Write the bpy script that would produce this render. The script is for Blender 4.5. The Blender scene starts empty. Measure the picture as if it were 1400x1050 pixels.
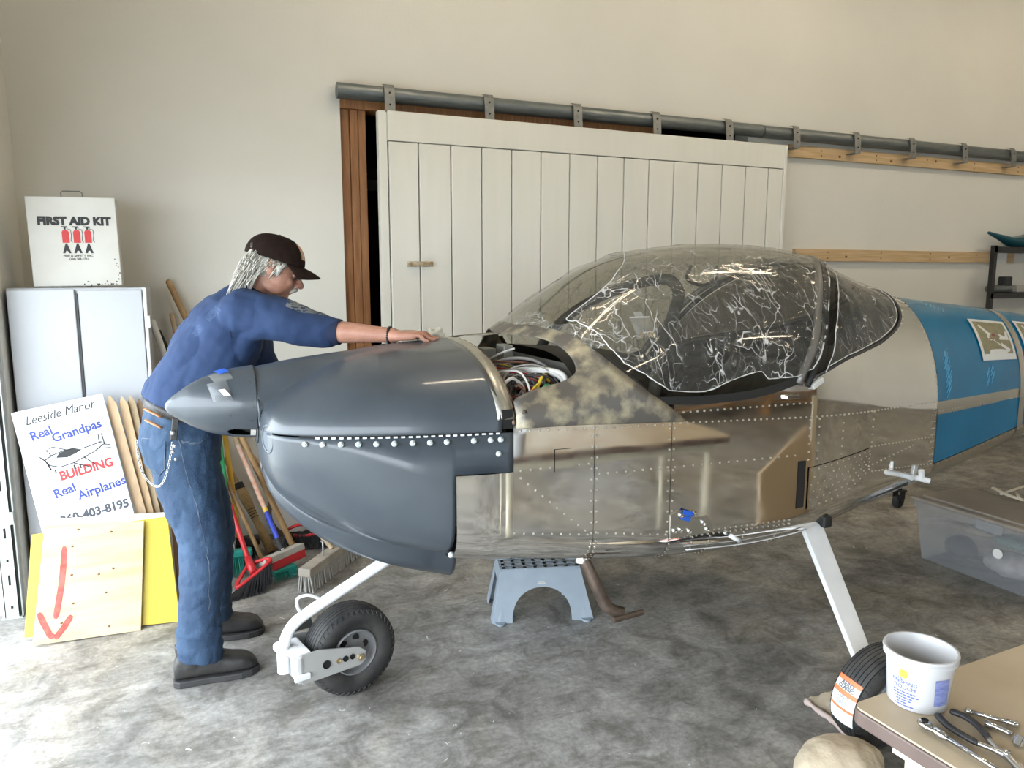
import bpy, bmesh, math, random
from mathutils import Vector, Matrix
from mathutils.noise import noise as pnoise

random.seed(7)
V = Vector
PI = math.pi
SC = bpy.context.scene
COL = SC.collection

# ---------------------------------------------------------------- camera
FPX, CX, CY = 1020.0, 700.0, 525.0
PITCH = math.atan(150 / FPX)
YAW = math.radians(23.5)
CAM = V((0, 0, 1.62))
_fw = V((math.sin(YAW), math.cos(YAW), 0))
_rt = V((math.cos(YAW), -math.sin(YAW), 0))
_F = _fw * math.cos(PITCH) - V((0, 0, 1)) * math.sin(PITCH)
_U = V((0, 0, 1)) * math.cos(PITCH) + _fw * math.sin(PITCH)
cam_d = bpy.data.cameras.new('camera')
cam_d.sensor_width = 36.0
cam_d.lens = FPX / 1400 * 36.0
cam_d.clip_start = 0.05
cam = bpy.data.objects.new('camera', cam_d)
COL.objects.link(cam)
M3 = Matrix((_rt, _U, -_F)).transposed()
cam.matrix_world = Matrix.Translation(CAM) @ M3.to_4x4()
SC.camera = cam

# ---------------------------------------------------------------- world, lights, exposure
SC.view_settings.view_transform = 'Standard'
SC.view_settings.look = 'None'
SC.view_settings.exposure = 0.5
SC.view_settings.gamma = 1.0
SC.view_settings.use_curve_mapping = False
world = bpy.data.worlds.new('overcast')
SC.world = world
world.use_nodes = True
world.node_tree.nodes['Background'].inputs[0].default_value = (0.83, 0.92, 1.0, 1)
world.node_tree.nodes['Background'].inputs[1].default_value = 7.6

def area_portal(name, loc, rot, sx, sy):
    l = bpy.data.lights.new(name, 'AREA')
    l.shape = 'RECTANGLE'; l.size = sx; l.size_y = sy
    l.cycles.is_portal = True
    o = bpy.data.objects.new(name, l); COL.objects.link(o)
    o.location = loc; o.rotation_euler = rot
# daylight comes in through the open overhead door on the left and the windows behind the camera
area_portal('door_portal', (-1.18, 0.24, 1.03), (0, -PI / 2, 0), 2.06, 7.7)
area_portal('window_portal', (4.1, -4.42, 2.05), (PI / 2, 0, 0), 2.2, 1.1)
SC.cycles.max_bounces = 7
SC.cycles.diffuse_bounces = 4
SC.cycles.glossy_bounces = 4
SC.cycles.transparent_max_bounces = 14
SC.cycles.adaptive_threshold = 0.025
SC.cycles.caustics_reflective = False
SC.cycles.caustics_refractive = False
SC.cycles.sample_clamp_indirect = 6.0

# ---------------------------------------------------------------- helpers
def ray(px, py):
    return _F + _rt * ((px - CX) / FPX) + _U * ((CY - py) / FPX)
def at_y(px, py, y):
    d = ray(px, py); return CAM + d * ((y - CAM.y) / d.y)
def at_z(px, py, z=0.0):
    d = ray(px, py); return CAM + d * ((z - CAM.z) / d.z)
def at_x(px, py, x):
    d = ray(px, py); return CAM + d * ((x - CAM.x) / d.x)
def at_plane(px, py, p0, n):
    d = ray(px, py); return CAM + d * ((p0 - CAM).dot(n) / d.dot(n))

def itp(xs, ys):
    n = len(xs); m = []
    for i in range(n):
        if i == 0: m.append((ys[1] - ys[0]) / (xs[1] - xs[0]))
        elif i == n - 1: m.append((ys[-1] - ys[-2]) / (xs[-1] - xs[-2]))
        else:
            a = (ys[i] - ys[i-1]) / (xs[i] - xs[i-1]); b = (ys[i+1] - ys[i]) / (xs[i+1] - xs[i])
            m.append(0 if a * b <= 0 else 2 * a * b / (a + b))
    def g(x):
        if x <= xs[0]: return ys[0] + m[0] * (x - xs[0])
        if x >= xs[-1]: return ys[-1] + m[-1] * (x - xs[-1])
        i = 0
        while x > xs[i+1]: i += 1
        h = xs[i+1] - xs[i]; u = (x - xs[i]) / h
        return ((2*u**3 - 3*u*u + 1) * ys[i] + (u**3 - 2*u*u + u) * h * m[i]
                + (-2*u**3 + 3*u*u) * ys[i+1] + (u**3 - u*u) * h * m[i+1])
    return g

def lerp(a, b, t): return a + (b - a) * t

class MB:
    """collects geometry of one part"""
    def __init__(s): s.v = []; s.f = []
    def add(s, vs, fs):
        k = len(s.v); s.v += [V(p) for p in vs]; s.f += [tuple(i + k for i in f) for f in fs]; return s
    def box(s, lo, hi, M=None):
        vs = [V((x, y, z)) for x in (lo[0], hi[0]) for y in (lo[1], hi[1]) for z in (lo[2], hi[2])]
        if M: vs = [M @ p for p in vs]
        return s.add(vs, [(0,1,3,2),(4,6,7,5),(0,4,5,1),(2,3,7,6),(0,2,6,4),(1,5,7,3)])
    def loft(s, rings, closed=True, caps=True):
        n = len(rings[0]); k = len(s.v)
        for r in rings: s.v += [V(p) for p in r]
        for i in range(len(rings) - 1):
            for j in range(n if closed else n - 1):
                j2 = (j + 1) % n
                s.f.append((k + i*n + j, k + i*n + j2, k + (i+1)*n + j2, k + (i+1)*n + j))
        if caps and closed:
            s.f.append(tuple(k + j for j in range(n))[::-1])
            s.f.append(tuple(k + (len(rings)-1)*n + j for j in range(n)))
        return s
    def tube(s, path, r, n=10, caps=True, flat=None):
        path = [V(p) for p in path]; m = len(path)
        rr = list(r) if isinstance(r, (list, tuple)) else [r] * m
        if len(rr) != m:
            k = len(rr) - 1
            rr = [rr[min(k, int(i * k / (m - 1)))] * (1 - (i * k / (m - 1)) % 1) + rr[min(k, int(i * k / (m - 1)) + 1)] * ((i * k / (m - 1)) % 1) for i in range(m)]
        t0 = (path[1] - path[0]).normalized()
        up = V((0, 0, 1)) if abs(t0.z) < 0.9 else V((1, 0, 0))
        a = t0.cross(up).normalized(); rings = []
        for i, p in enumerate(path):
            t = (path[min(i+1, m-1)] - path[max(i-1, 0)]).normalized()
            a = (a - t * a.dot(t)).normalized(); b = t.cross(a)
            fl = flat if flat else 1.0
            rings.append([p + (a * math.cos(2*PI*j/n) + b * math.sin(2*PI*j/n) * fl) * rr[i] for j in range(n)])
        return s.loft(rings, True, caps)
    def lathe(s, prof, n=32, M=None, caps=False):
        rings = []
        for r, h in prof:
            ring = [V((r * math.cos(2*PI*j/n), r * math.sin(2*PI*j/n), h)) for j in range(n)]
            rings.append([M @ p for p in ring] if M else ring)
        return s.loft(rings, True, caps)
    def grid(s, fn, nu, nv):
        rows = [[fn(i / nu, j / nv) for j in range(nv + 1)] for i in range(nu + 1)]
        return s.loft(rows, False, False)
    def prism(s, poly, h, M=None):
        n = len(poly)
        vs = [V((p[0], p[1], 0)) for p in poly] + [V((p[0], p[1], h)) for p in poly]
        if M: vs = [M @ p for p in vs]
        fs = [tuple(range(n))[::-1], tuple(range(n, 2*n))] + [(i, (i+1) % n, n + (i+1) % n, n + i) for i in range(n)]
        return s.add(vs, fs)
    def ball(s, c, r, nu=12, nv=8, R=None):
        c = V(c); rx, ry, rz = (r, r, r) if not isinstance(r, (tuple, list)) else r
        rings = []
        for i in range(1, nv):
            ph = PI * i / nv
            ring = [V((rx*math.sin(ph)*math.cos(2*PI*j/nu), ry*math.sin(ph)*math.sin(2*PI*j/nu), -rz*math.cos(ph))) for j in range(nu)]
            rings.append([c + ((R @ p) if R else p) for p in ring])
        k = len(s.v); s.loft(rings, True, False)
        p0 = V((0,0,-rz)); p1 = V((0,0,rz))
        s.v += [c + (R @ p0 if R else p0), c + (R @ p1 if R else p1)]
        a = len(s.v) - 2; b = a + 1; o = k + (nv-2)*nu
        for j in range(nu):
            s.f.append((k + (j+1) % nu, k + j, a)); s.f.append((o + j, o + (j+1) % nu, b))
        return s
    def mesh(s, name):
        me = bpy.data.meshes.new(name); me.from_pydata([tuple(p) for p in s.v], [], s.f); me.validate(); me.update(); return me

def fix_normals(me):
    bm = bmesh.new(); bm.from_mesh(me)
    bmesh.ops.recalc_face_normals(bm, faces=bm.faces); bm.to_mesh(me); bm.free()

PINV = {}
def obj(name, mb, mat, parent=None, smooth=False, bevel=0, solid=0, sub=0, remesh=0, smoothmod=0, disp=None, edge=None, fix=True, off=-1):
    me = mb if isinstance(mb, bpy.types.Mesh) else mb.mesh(name)
    if fix and not isinstance(mb, bpy.types.Mesh): fix_normals(me)
    o = bpy.data.objects.new(name, me); COL.objects.link(o)
    if mat: me.materials.append(mat)
    if smooth or remesh:
        for p in me.polygons: p.use_smooth = True
    if parent:
        o.parent = parent
        if parent.name in PINV: o.matrix_parent_inverse = PINV[parent.name]
    if solid:
        m = o.modifiers.new('solid', 'SOLIDIFY'); m.thickness = solid; m.offset = off
    if remesh:
        m = o.modifiers.new('remesh', 'REMESH'); m.mode = 'VOXEL'; m.voxel_size = remesh; m.use_smooth_shade = True
    if smoothmod:
        m = o.modifiers.new('smooth', 'SMOOTH'); m.factor = 0.5; m.iterations = smoothmod
    if sub:
        m = o.modifiers.new('sub', 'SUBSURF'); m.levels = sub; m.render_levels = sub
    if disp:
        tx = bpy.data.textures.new(name + '_folds', 'CLOUDS'); tx.noise_scale = disp[0]; tx.noise_depth = 2
        m = o.modifiers.new('disp', 'DISPLACE'); m.texture = tx; m.strength = disp[1]; m.mid_level = 0.5
        m.texture_coords = 'LOCAL'
    if bevel:
        m = o.modifiers.new('bevel', 'BEVEL'); m.width = bevel; m.segments = 2; m.limit_method = 'ANGLE'; m.angle_limit = 0.6
        if smooth is False:
            for p in me.polygons: p.use_smooth = False
    if edge:
        m = o.modifiers.new('edge', 'EDGE_SPLIT'); m.split_angle = edge
    return o

def thing(name, label, cat, loc=(0, 0, 0), rotz=0, group=None, kind=None):
    o = bpy.data.objects.new(name, None); COL.objects.link(o)
    o.empty_display_size = 0.1
    o.location = loc; o.rotation_euler = (0, 0, rotz)
    o['label'] = label; o['category'] = cat
    if group: o['group'] = group
    if kind: o['kind'] = kind
    PINV[o.name] = (Matrix.Translation(V(loc)) @ Matrix.Rotation(rotz, 4, 'Z')).inverted()
    return o
def tag(o, label, cat, group=None):
    o['label'] = label; o['category'] = cat
    if group: o['group'] = group
    return o
def struct(o, label=None):
    o['kind'] = 'structure'
    if label: o['label'] = label
    return o
def stuff(o): o['kind'] = 'stuff'; return o
def frame(origin, xdir, ydir):
    x = V(xdir).normalized(); y = V(ydir); y = (y - x * y.dot(x)).normalized(); z = x.cross(y)
    return Matrix.Translation(V(origin)) @ Matrix((x, y, z)).transposed().to_4x4()

def text_mesh(body, size, extrude=0.0005, shear=0.0, bold=0.0, align='LEFT', sx=1.0):
    cu = bpy.data.curves.new('lettering', 'FONT'); cu.body = body; cu.size = size; cu.extrude = extrude
    cu.shear = shear; cu.offset = bold; cu.align_x = align; cu.resolution_u = 3
    ob = bpy.data.objects.new('lettering_tmp', cu); COL.objects.link(ob)
    dg = bpy.context.evaluated_depsgraph_get()
    me = bpy.data.meshes.new_from_object(ob.evaluated_get(dg))
    bpy.data.objects.remove(ob)
    if sx != 1.0:
        for v in me.vertices: v.co.x *= sx
    return me
def lettering(name, body, size, M, mat, parent, **kw):
    me = text_mesh(body, size, **kw); me.transform(M)
    return stuff(obj(name, me, mat, parent))

# ---------------------------------------------------------------- materials
def nd(nt, t, **kw):
    n = nt.nodes.new(t)
    for k, v in kw.items():
        setattr(n, k, v)
    return n
def mat(name, col, rough=0.5, metal=0.0, col2=None, scale=6.0, stretch=(1, 1, 1), lo=0.35, hi=0.65, bump=None, coat=0, spec=None,
        rough2=None, detail=6.0, trans=0, emit=None, alpha=None, sss=0):
    m = bpy.data.materials.new(name); m.use_nodes = True
    nt = m.node_tree; b = nt.nodes['Principled BSDF']
    b.inputs['Base Color'].default_value = (*col, 1); b.inputs['Roughness'].default_value = rough
    b.inputs['Metallic'].default_value = metal
    if spec is not None: b.inputs['Specular IOR Level'].default_value = spec
    if coat: b.inputs['Coat Weight'].default_value = coat; b.inputs['Coat Roughness'].default_value = 0.08
    if trans: b.inputs['Transmission Weight'].default_value = trans
    if sss:
        b.inputs['Subsurface Weight'].default_value = sss; b.inputs['Subsurface Radius'].default_value = (0.01, 0.004, 0.002)
    if emit:
        b.inputs['Emission Color'].default_value = (*emit[0], 1); b.inputs['Emission Strength'].default_value = emit[1]
    if col2 or bump or rough2:
        tc = nd(nt, 'ShaderNodeTexCoord'); mp = nd(nt, 'ShaderNodeMapping'); mp.inputs['Scale'].default_value = stretch
        nt.links.new(tc.outputs['Object'], mp.inputs[0])
    if col2 or rough2:
        n = nd(nt, 'ShaderNodeTexNoise'); n.inputs['Scale'].default_value = scale; n.inputs['Detail'].default_value = detail
        nt.links.new(mp.outputs[0], n.inputs['Vector'])
        r = nd(nt, 'ShaderNodeMapRange'); r.inputs[1].default_value = lo; r.inputs[2].default_value = hi
        nt.links.new(n.outputs['Fac'], r.inputs[0])
        if col2:
            mx = nd(nt, 'ShaderNodeMix', data_type='RGBA')
            mx.inputs[6].default_value = (*col, 1); mx.inputs[7].default_value = (*col2, 1)
            nt.links.new(r.outputs[0], mx.inputs[0]); nt.links.new(mx.outputs[2], b.inputs['Base Color'])
        if rough2:
            r2 = nd(nt, 'ShaderNodeMapRange'); r2.inputs[3].default_value = rough; r2.inputs[4].default_value = rough2
            nt.links.new(r.outputs[0], r2.inputs[0]); nt.links.new(r2.outputs[0], b.inputs['Roughness'])
    if bump:
        n2 = nd(nt, 'ShaderNodeTexNoise'); n2.inputs['Scale'].default_value = bump[0]; n2.inputs['Detail'].default_value = bump[2] if len(bump) > 2 else 4
        nt.links.new(mp.outputs[0], n2.inputs['Vector'])
        bp = nd(nt, 'ShaderNodeBump'); bp.inputs['Strength'].default_value = bump[1]; bp.inputs['Distance'].default_value = 0.01
        nt.links.new(n2.outputs['Fac'], bp.inputs['Height']); nt.links.new(bp.outputs[0], b.inputs['Normal'])
    return m

m_wall = mat('wall_paint', (0.76, 0.74, 0.675), 0.75, col2=(0.72, 0.70, 0.635), scale=1.2, bump=(60, 0.08))
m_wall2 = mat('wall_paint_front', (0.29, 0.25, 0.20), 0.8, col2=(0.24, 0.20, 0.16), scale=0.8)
m_ceiling = mat('ceiling_paint', (0.68, 0.65, 0.58), 0.8)
m_doorw = mat('door_white_paint', (0.80, 0.78, 0.70), 0.55, col2=(0.76, 0.74, 0.66), scale=2.5, stretch=(3, 3, 0.4))
m_groove = mat('groove_dark', (0.20, 0.18, 0.14), 0.9)
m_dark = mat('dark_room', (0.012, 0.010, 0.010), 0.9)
m_jamb = mat('stained_wood', (0.33, 0.15, 0.055), 0.5, col2=(0.22, 0.09, 0.03), scale=9, stretch=(6, 6, 0.5))
m_header = mat('dark_header_wood', (0.13, 0.065, 0.035), 0.6, col2=(0.08, 0.04, 0.02), scale=9, stretch=(0.6, 6, 6))
m_pine = mat('raw_pine', (0.62, 0.45, 0.26), 0.65, col2=(0.50, 0.34, 0.17), scale=7, stretch=(0.5, 8, 8), bump=(40, 0.1))
m_knot = mat('pine_knot', (0.22, 0.11, 0.05), 0.7)
m_galv = mat('galvanised', (0.15, 0.17, 0.175), 0.42, 0.7, col2=(0.21, 0.225, 0.225), scale=14, stretch=(0.6, 4, 4))
m_bracket = mat('bracket_steel', (0.27, 0.27, 0.255), 0.5, 0.5, col2=(0.21, 0.21, 0.20), scale=30)
m_hole = mat('hole_black', (0.01, 0.01, 0.01), 0.9)

def concrete():
    m = bpy.data.materials.new('stained_concrete'); m.use_nodes = True; nt = m.node_tree; b = nt.nodes['Principled BSDF']
    tc = nd(nt, 'ShaderNodeTexCoord')
    def noise(sc, det, dist=0.0, st=(1, 1, 1)):
        mp = nd(nt, 'ShaderNodeMapping'); mp.inputs['Scale'].default_value = st
        nt.links.new(tc.outputs['Object'], mp.inputs[0])
        n = nd(nt, 'ShaderNodeTexNoise'); n.inputs['Scale'].default_value = sc; n.inputs['Detail'].default_value = det
        n.inputs['Roughness'].default_value = 0.68; n.inputs['Distortion'].default_value = dist
        nt.links.new(mp.outputs[0], n.inputs['Vector']); return n.outputs['Fac']
    def ramp(src, stops):
        r = nd(nt, 'ShaderNodeValToRGB')
        e = r.color_ramp.elements
        e[0].position, e[0].color = stops[0][0], (*stops[0][1], 1)
        e[1].position, e[1].color = stops[-1][0], (*stops[-1][1], 1)
        for p, c in stops[1:-1]:
            k = e.new(p); k.color = (*c, 1)
        nt.links.new(src, r.inputs[0]); return r.outputs[0]
    def mix(a, bb, f, mode='MIX'):
        x = nd(nt, 'ShaderNodeMix', data_type='RGBA', blend_type=mode)
        if isinstance(f, float): x.inputs[0].default_value = f
        else: nt.links.new(f, x.inputs[0])
        nt.links.new(a, x.inputs[6])
        if isinstance(bb, tuple): x.inputs[7].default_value = (*bb, 1)
        else: nt.links.new(bb, x.inputs[7])
        return x.outputs[2]
    base = ramp(noise(1.1, 9, 0.9), [(0.32, (0.155, 0.147, 0.135)), (0.5, (0.24, 0.23, 0.213)), (0.68, (0.36, 0.347, 0.325))])
    tan = ramp(noise(0.75, 5, 0.7, (1.0, 0.8, 1)), [(0.50, (0, 0, 0)), (0.62, (1, 1, 1))])
    tm = nd(nt, 'ShaderNodeMath', operation='MULTIPLY'); tm.inputs[1].default_value = 0.55; nt.links.new(tan, tm.inputs[0])
    base = mix(base, (0.36, 0.315, 0.25), tm.outputs[0])
    mid = ramp(noise(5.5, 9, 0.8), [(0.36, (0.55, 0.54, 0.52)), (0.5, (0.95, 0.95, 0.95)), (0.64, (1.28, 1.28, 1.28))])
    c = mix(base, mid, 1.0, 'MULTIPLY')
    streak = ramp(noise(9, 7, 1.2, (0.5, 2.2, 1)), [(0.36, (0.78, 0.77, 0.75)), (0.52, (1, 1, 1)), (0.68, (1.12, 1.12, 1.12))])
    c = mix(c, streak, 0.8, 'MULTIPLY')
    fine = ramp(noise(48, 7), [(0.32, (0.66, 0.66, 0.66)), (0.5, (0.98, 0.98, 0.98)), (0.66, (1.28, 1.28, 1.28))])
    c = mix(c, fine, 0.8, 'MULTIPLY')
    spots = ramp(noise(30, 3, 0.6), [(0.705, (0, 0, 0)), (0.725, (1, 1, 1))])
    c = mix(c, (0.62, 0.61, 0.58), spots)
    stain = ramp(noise(1.7, 4, 0.9), [(0.64, (0, 0, 0)), (0.74, (1, 1, 1))])
    st = nd(nt, 'ShaderNodeMath', operation='MULTIPLY'); st.inputs[1].default_value = 0.45
    nt.links.new(stain, st.inputs[0])
    c = mix(c, (0.13, 0.115, 0.095), st.outputs[0])
    nt.links.new(c, b.inputs['Base Color'])
    rr = nd(nt, 'ShaderNodeMapRange'); rr.inputs[3].default_value = 0.42; rr.inputs[4].default_value = 0.75
    nt.links.new(noise(3, 5), rr.inputs[0]); nt.links.new(rr.outputs[0], b.inputs['Roughness'])
    bp = nd(nt, 'ShaderNodeBump'); bp.inputs['Strength'].default_value = 0.25; bp.inputs['Distance'].default_value = 0.004
    nt.links.new(noise(45, 8), bp.inputs['Height']); nt.links.new(bp.outputs[0], b.inputs['Normal'])
    return m
m_floor = concrete()

# ---------------------------------------------------------------- structure: shell of the hangar
YW, XL, XR, YF, ZC = 4.75, -0.79, 10.2, -4.4, 4.4
struct(obj('floor', MB().box((XL - 0.45, YF, -0.1), (XR, YW + 0.15, 0)), m_floor))
m_drive = mat('driveway', (0.55, 0.54, 0.50), 0.9, col2=(0.45, 0.44, 0.41), scale=3)
struct(obj('ground', MB().box((-16, -14, -0.12), (XL - 0.45, 14, -0.02)), m_drive))
struct(obj('ceiling', MB().box((XL - 0.2, YF - 0.2, ZC), (XR + 0.2, YW + 0.2, ZC + 0.1)), m_ceiling))
XO0, XO1, ZO = 0.925, 4.05, 2.66     # doorway in the back wall
wb = MB().box((XL - 0.2, YW, 0), (XO0, YW + 0.15, ZC)).box((XO0, YW, 2.76), (XO1, YW + 0.15, ZC)).box((XO1, YW, 0), (XR, YW + 0.15, ZC))
struct(obj('wall_back', wb, m_wall))
wl = MB().box((XL - 0.4, 4.08, 0), (XL, YW + .15, ZC)).box((XL - 0.4, YF, 2.08), (XL, 4.08, ZC)).box((XL - 0.4, YF, 0), (XL, -3.6, 2.08))
struct(obj('wall_left', wl, m_wall))
struct(obj('wall_right', MB().box((XR, YF, 0), (XR + 0.15, YW, ZC)), m_wall))
WX0, WX1, WZ0, WZ1 = 3.0, 5.2, 1.5, 2.6
wf = MB().box((XL, YF - 0.15, 0), (WX0, YF, ZC)).box((WX1, YF - 0.15, 0), (XR, YF, ZC)).box((WX0, YF - 0.15, 0), (WX1, YF, WZ0)).box((WX0, YF - 0.15, WZ1), (WX1, YF, ZC))
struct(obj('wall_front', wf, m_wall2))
m_sash = mat('window_frame_white', (0.75, 0.75, 0.72), 0.5)
wn = MB()
for x in (WX0, (WX0 + WX1) / 2 - 0.03, WX1 - 0.06): wn.box((x, YF - 0.1, WZ0), (x + 0.06, YF - 0.03, WZ1))
for z in (WZ0, WZ1 - 0.06): wn.box((WX0, YF - 0.1, z), (WX1, YF - 0.03, z + 0.06))
w1_ = struct(obj('window_1', wn, m_sash))

# dark room behind the sliding door
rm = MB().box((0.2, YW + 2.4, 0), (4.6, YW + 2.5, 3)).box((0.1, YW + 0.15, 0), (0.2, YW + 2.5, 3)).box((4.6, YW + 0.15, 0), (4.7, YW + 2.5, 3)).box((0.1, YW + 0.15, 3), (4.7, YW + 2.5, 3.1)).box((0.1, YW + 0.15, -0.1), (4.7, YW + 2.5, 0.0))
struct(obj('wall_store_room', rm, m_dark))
# wooden jamb and header of the doorway
jb = thing('trim_1', 'dark stained wooden jamb of the sliding door opening', 'trim', (1.0, YW + 0.07, 0), kind='structure')
obj('stud', MB().box((XO0, YW + 0.03, 0), (0.985, YW + 0.15, 2.70)), m_jamb, jb, bevel=0.004)
obj('stud', MB().box((0.987, YW + 0.015, 0), (1.035, YW + 0.15, 2.62)), m_jamb, jb, bevel=0.004)
obj('stud', MB().box((1.037, YW + 0.02, 0), (1.085, YW + 0.15, 2.62)), m_jamb, jb, bevel=0.004)
obj('header', MB().box((XO0, YW - 0.01, 2.62), (3.2, YW + 0.15, 2.70)), m_jamb, jb, bevel=0.004)
obj('header', MB().box((XO0, YW - 0.03, 2.70), (4.06, YW + 0.1, 2.762)), m_header, jb, bevel=0.004)
# grey hoop and shelf rail glimpsed in the dark room
m_hoop = mat('grey_hoop', (0.10, 0.10, 0.11), 0.5)
hp = [(1.42 - 0.33 * math.cos(a), 5.9, 1.95 + 0.45 * math.sin(a)) for a in [i * PI / 2 / 10 for i in range(11)]]
tag(obj('metal_hoop', MB().tube([(1.09, 5.9, 0.01)] + hp, 0.035), m_hoop, smooth=True), 'dim grey curved hoop in the dark gap beside the sliding door', 'hoop')
tag(obj('shelf_rail', MB().box((0.22, 6.0, 2.28), (2.2, 6.05, 2.36)).box((0.22, 6.0, 0.0), (0.27, 6.05, 2.3)), mat('rail_pale', (0.25, 0.25, 0.25), 0.5)), 'pale perforated rail inside the dark room behind the jamb', 'rail')

# sliding plank door
DY = 4.61
door = thing('door_1', 'white painted plank sliding barn door hung from a pipe', 'door', (2.7, DY, 0), kind='structure')
edges = [at_y(x, 250, DY).x for x in (532, 573, 617, 659, 700, 740, 779, 817, 853, 887, 921, 954, 987, 1019, 1050)]
DX1 = at_y(1076, 200, DY).x
DX0 = at_y(517, 150, DY).x
ZT_D = 2.60
ZP = at_y(531, 193, DY).z
for i in range(len(edges) - 1):
    obj('plank', MB().box((edges[i] + 0.004, DY, 0.04), (edges[i+1] - 0.004, DY + 0.045, ZP)), m_doorw, door, bevel=0.004)
obj('plank', MB().box((edges[-1] + 0.004, DY, 0.04), (DX1 - 0.03, DY + 0.045, ZP)), m_doorw, door, bevel=0.004)
obj('backing_panel', MB().box((DX0 + 0.01, DY + 0.03, 0.05), (DX1 - 0.01, DY + 0.06, ZT_D)), m_groove, door)
obj('top_rail', MB().box((edges[0] - 0.002, DY - 0.006, ZP + 0.005), (DX1 - 0.008, DY + 0.045, ZT_D)), m_doorw, door, bevel=0.004)
obj('edge_stile', MB().box((DX0, DY + 0.01, 0.04), (edges[0] - 0.003, DY + 0.065, ZT_D)), m_doorw, door, bevel=0.004)
obj('edge_stile', MB().box((DX1 - 0.028, DY - 0.012, 0.04), (DX1, DY + 0.065, ZT_D)), m_doorw, door, bevel=0.004)
hx = at_y(574, 361, DY)
m_rust = mat('worn_brass', (0.36, 0.24, 0.10), 0.55, 0.4, col2=(0.62, 0.58, 0.48), scale=40)
hd = obj('handle', MB().box((hx.x - 0.085, DY - 0.012, hx.z - 0.016), (hx.x + 0.085, DY, hx.z + 0.016)).box((hx.x - 0.055, DY - 0.035, hx.z - 0.012), (hx.x - 0.04, DY - 0.01, hx.z + 0.012)).box((hx.x + 0.04, DY - 0.035, hx.z - 0.012), (hx.x + 0.055, DY - 0.01, hx.z + 0.012)).box((hx.x - 0.055, DY - 0.042, hx.z - 0.013), (hx.x + 0.055, DY - 0.032, hx.z + 0.013)), m_rust, door, bevel=0.003)

# pipe track with strap brackets
TY = YW - 0.06
pz = at_y(465, 113, TY).z - 0.045
pk = thing('pipe_track', 'long grey galvanised pipe track above the sliding door', 'track', (4, TY, 2.6))
jx = at_y(1040, 190, TY).x
obj('pipe', MB().tube([(at_y(460, 120, TY).x, TY, pz), (jx - 0.004, TY, pz)], 0.047, 20), m_galv, pk, smooth=True, edge=0.8)
obj('pipe', MB().tube([(jx + 0.004, TY, pz - 0.003), (10.1, TY, pz - 0.003)], 0.047, 20), m_galv, pk, smooth=True, edge=0.8)
bps = [532, 668, 789, 897, 996, 1088, 1171, 1247, 1318, 1384]
for i, bx in enumerate(bps):
    x = at_y(bx, 130 + (bx - 532) * 0.098, TY - 0.05).x
    br = MB()
    def P_(dx, dy, dz): return V((x + dx, TY + dy, pz + dz))
    sec = [(-0.0, 0.058), (-0.035, 0.054), (-0.052, 0.03), (-0.060, -0.02), (-0.066, -0.09), (-0.066, -0.115)]
    w2 = 0.032
    br.loft([[P_(-w2 + k, sec_y, sec_z), P_(w2 + k, sec_y, sec_z), P_(w2 + k, sec_y - 0.006, sec_z - 0.001), P_(-w2 + k, sec_y - 0.006, sec_z - 0.001)] for (sec_y, sec_z), k in zip(sec, [0]*6)])
    if i > 4:
        br.box((x - w2, TY - 0.066, pz - 0.117), (x + w2, YW - 0.001, pz - 0.110))
    b_ = obj('bracket', br, m_bracket, pk)
    for dz in (0.0, -0.07):
        obj('bolt_hole', MB().tube([(x, TY - 0.064 - (0.006 if dz else 0), pz + dz), (x, TY - 0.0695 - (0.004 if dz else 0), pz + dz)], 0.006, 8), m_hole, b_)

# raw pine boards on the wall, with nail holes
def wall_board(px0, py0, px1, py1, xend, label, y=YW - 0.04):
    a = at_y(px0, py0, y); b = at_y(px1, py1, y)
    t = thing('wall_board', label, 'board', (a.x, YW, a.z))
    obj('plank', MB().box((a.x, y, b.z), (xend, YW - 0.001, a.z)), m_pine, t, bevel=0.003)
    x = a.x + 0.35
    while x < xend - 0.1:
        for dz in (0.3, 0.72):
            zz = lerp(b.z, a.z, dz + random.uniform(-.06, .06))
            obj('nail', MB().tube([(x, y - 0.002, zz), (x, y + 0.005, zz)], 0.007, 6), m_knot, t)
        if random.random() < .7:
            zz = lerp(b.z, a.z, random.uniform(.3, .7)); xx = x + random.uniform(.08, .3)
            obj('knot', MB().ball((xx, y + 0.0005, zz), (0.016, 0.003, 0.011), 8, 6), m_knot, t, smooth=True)
        x += 0.61
wall_board(1078, 197, 1078, 214, 9.9, 'upper raw pine board nailed along the white wall below the pipe')
wall_board(1088, 340, 1090, 357, 7.28, 'lower raw pine board nailed to the white wall behind the canopy')

# ================================================================ AIRPLANE
YC = 2.70
air = thing('airplane', 'unfinished light airplane with polished metal fuselage, grey cowling and bubble canopy', 'airplane', (1.2, YC, 0))
ZTOP = itp([.9,1.0,1.12,1.2,1.3,1.4,1.5,1.6,1.742,1.925,2.117,2.319,2.489,2.62,2.71,2.81,2.955,3.105,3.234,3.695,4.3,5.0,5.8],
           [1.374,1.383,1.393,1.435,1.513,1.582,1.641,1.683,1.714,1.735,1.744,1.74,1.726,1.698,1.66,1.627,1.581,1.545,1.511,1.464,1.397,1.32,1.22])
_ZT0 = ZTOP
def ZTOP(x):
    if x < 1.28 or x > 2.58: return _ZT0(x)
    k = min(1.0, (x - 1.28) / .06, (2.58 - x) / .06) * .05
    return sum(_ZT0(x + k * j) for j in (-2, -1, 0, 1, 2)) / 5
WID = itp([.75,.9,1.2,1.5,2.2,2.45,2.8,3.2,4.0,5.0,5.8], [.51,.535,.545,.55,.55,.52,.435,.34,.245,.13,.05])
ZRL = itp([.75,.9,2.0,2.4,2.8,3.2,4.0,5.0,5.8], [1.14,1.14,1.13,1.10,1.03,.98,1.0,1.03,1.06])
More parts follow.
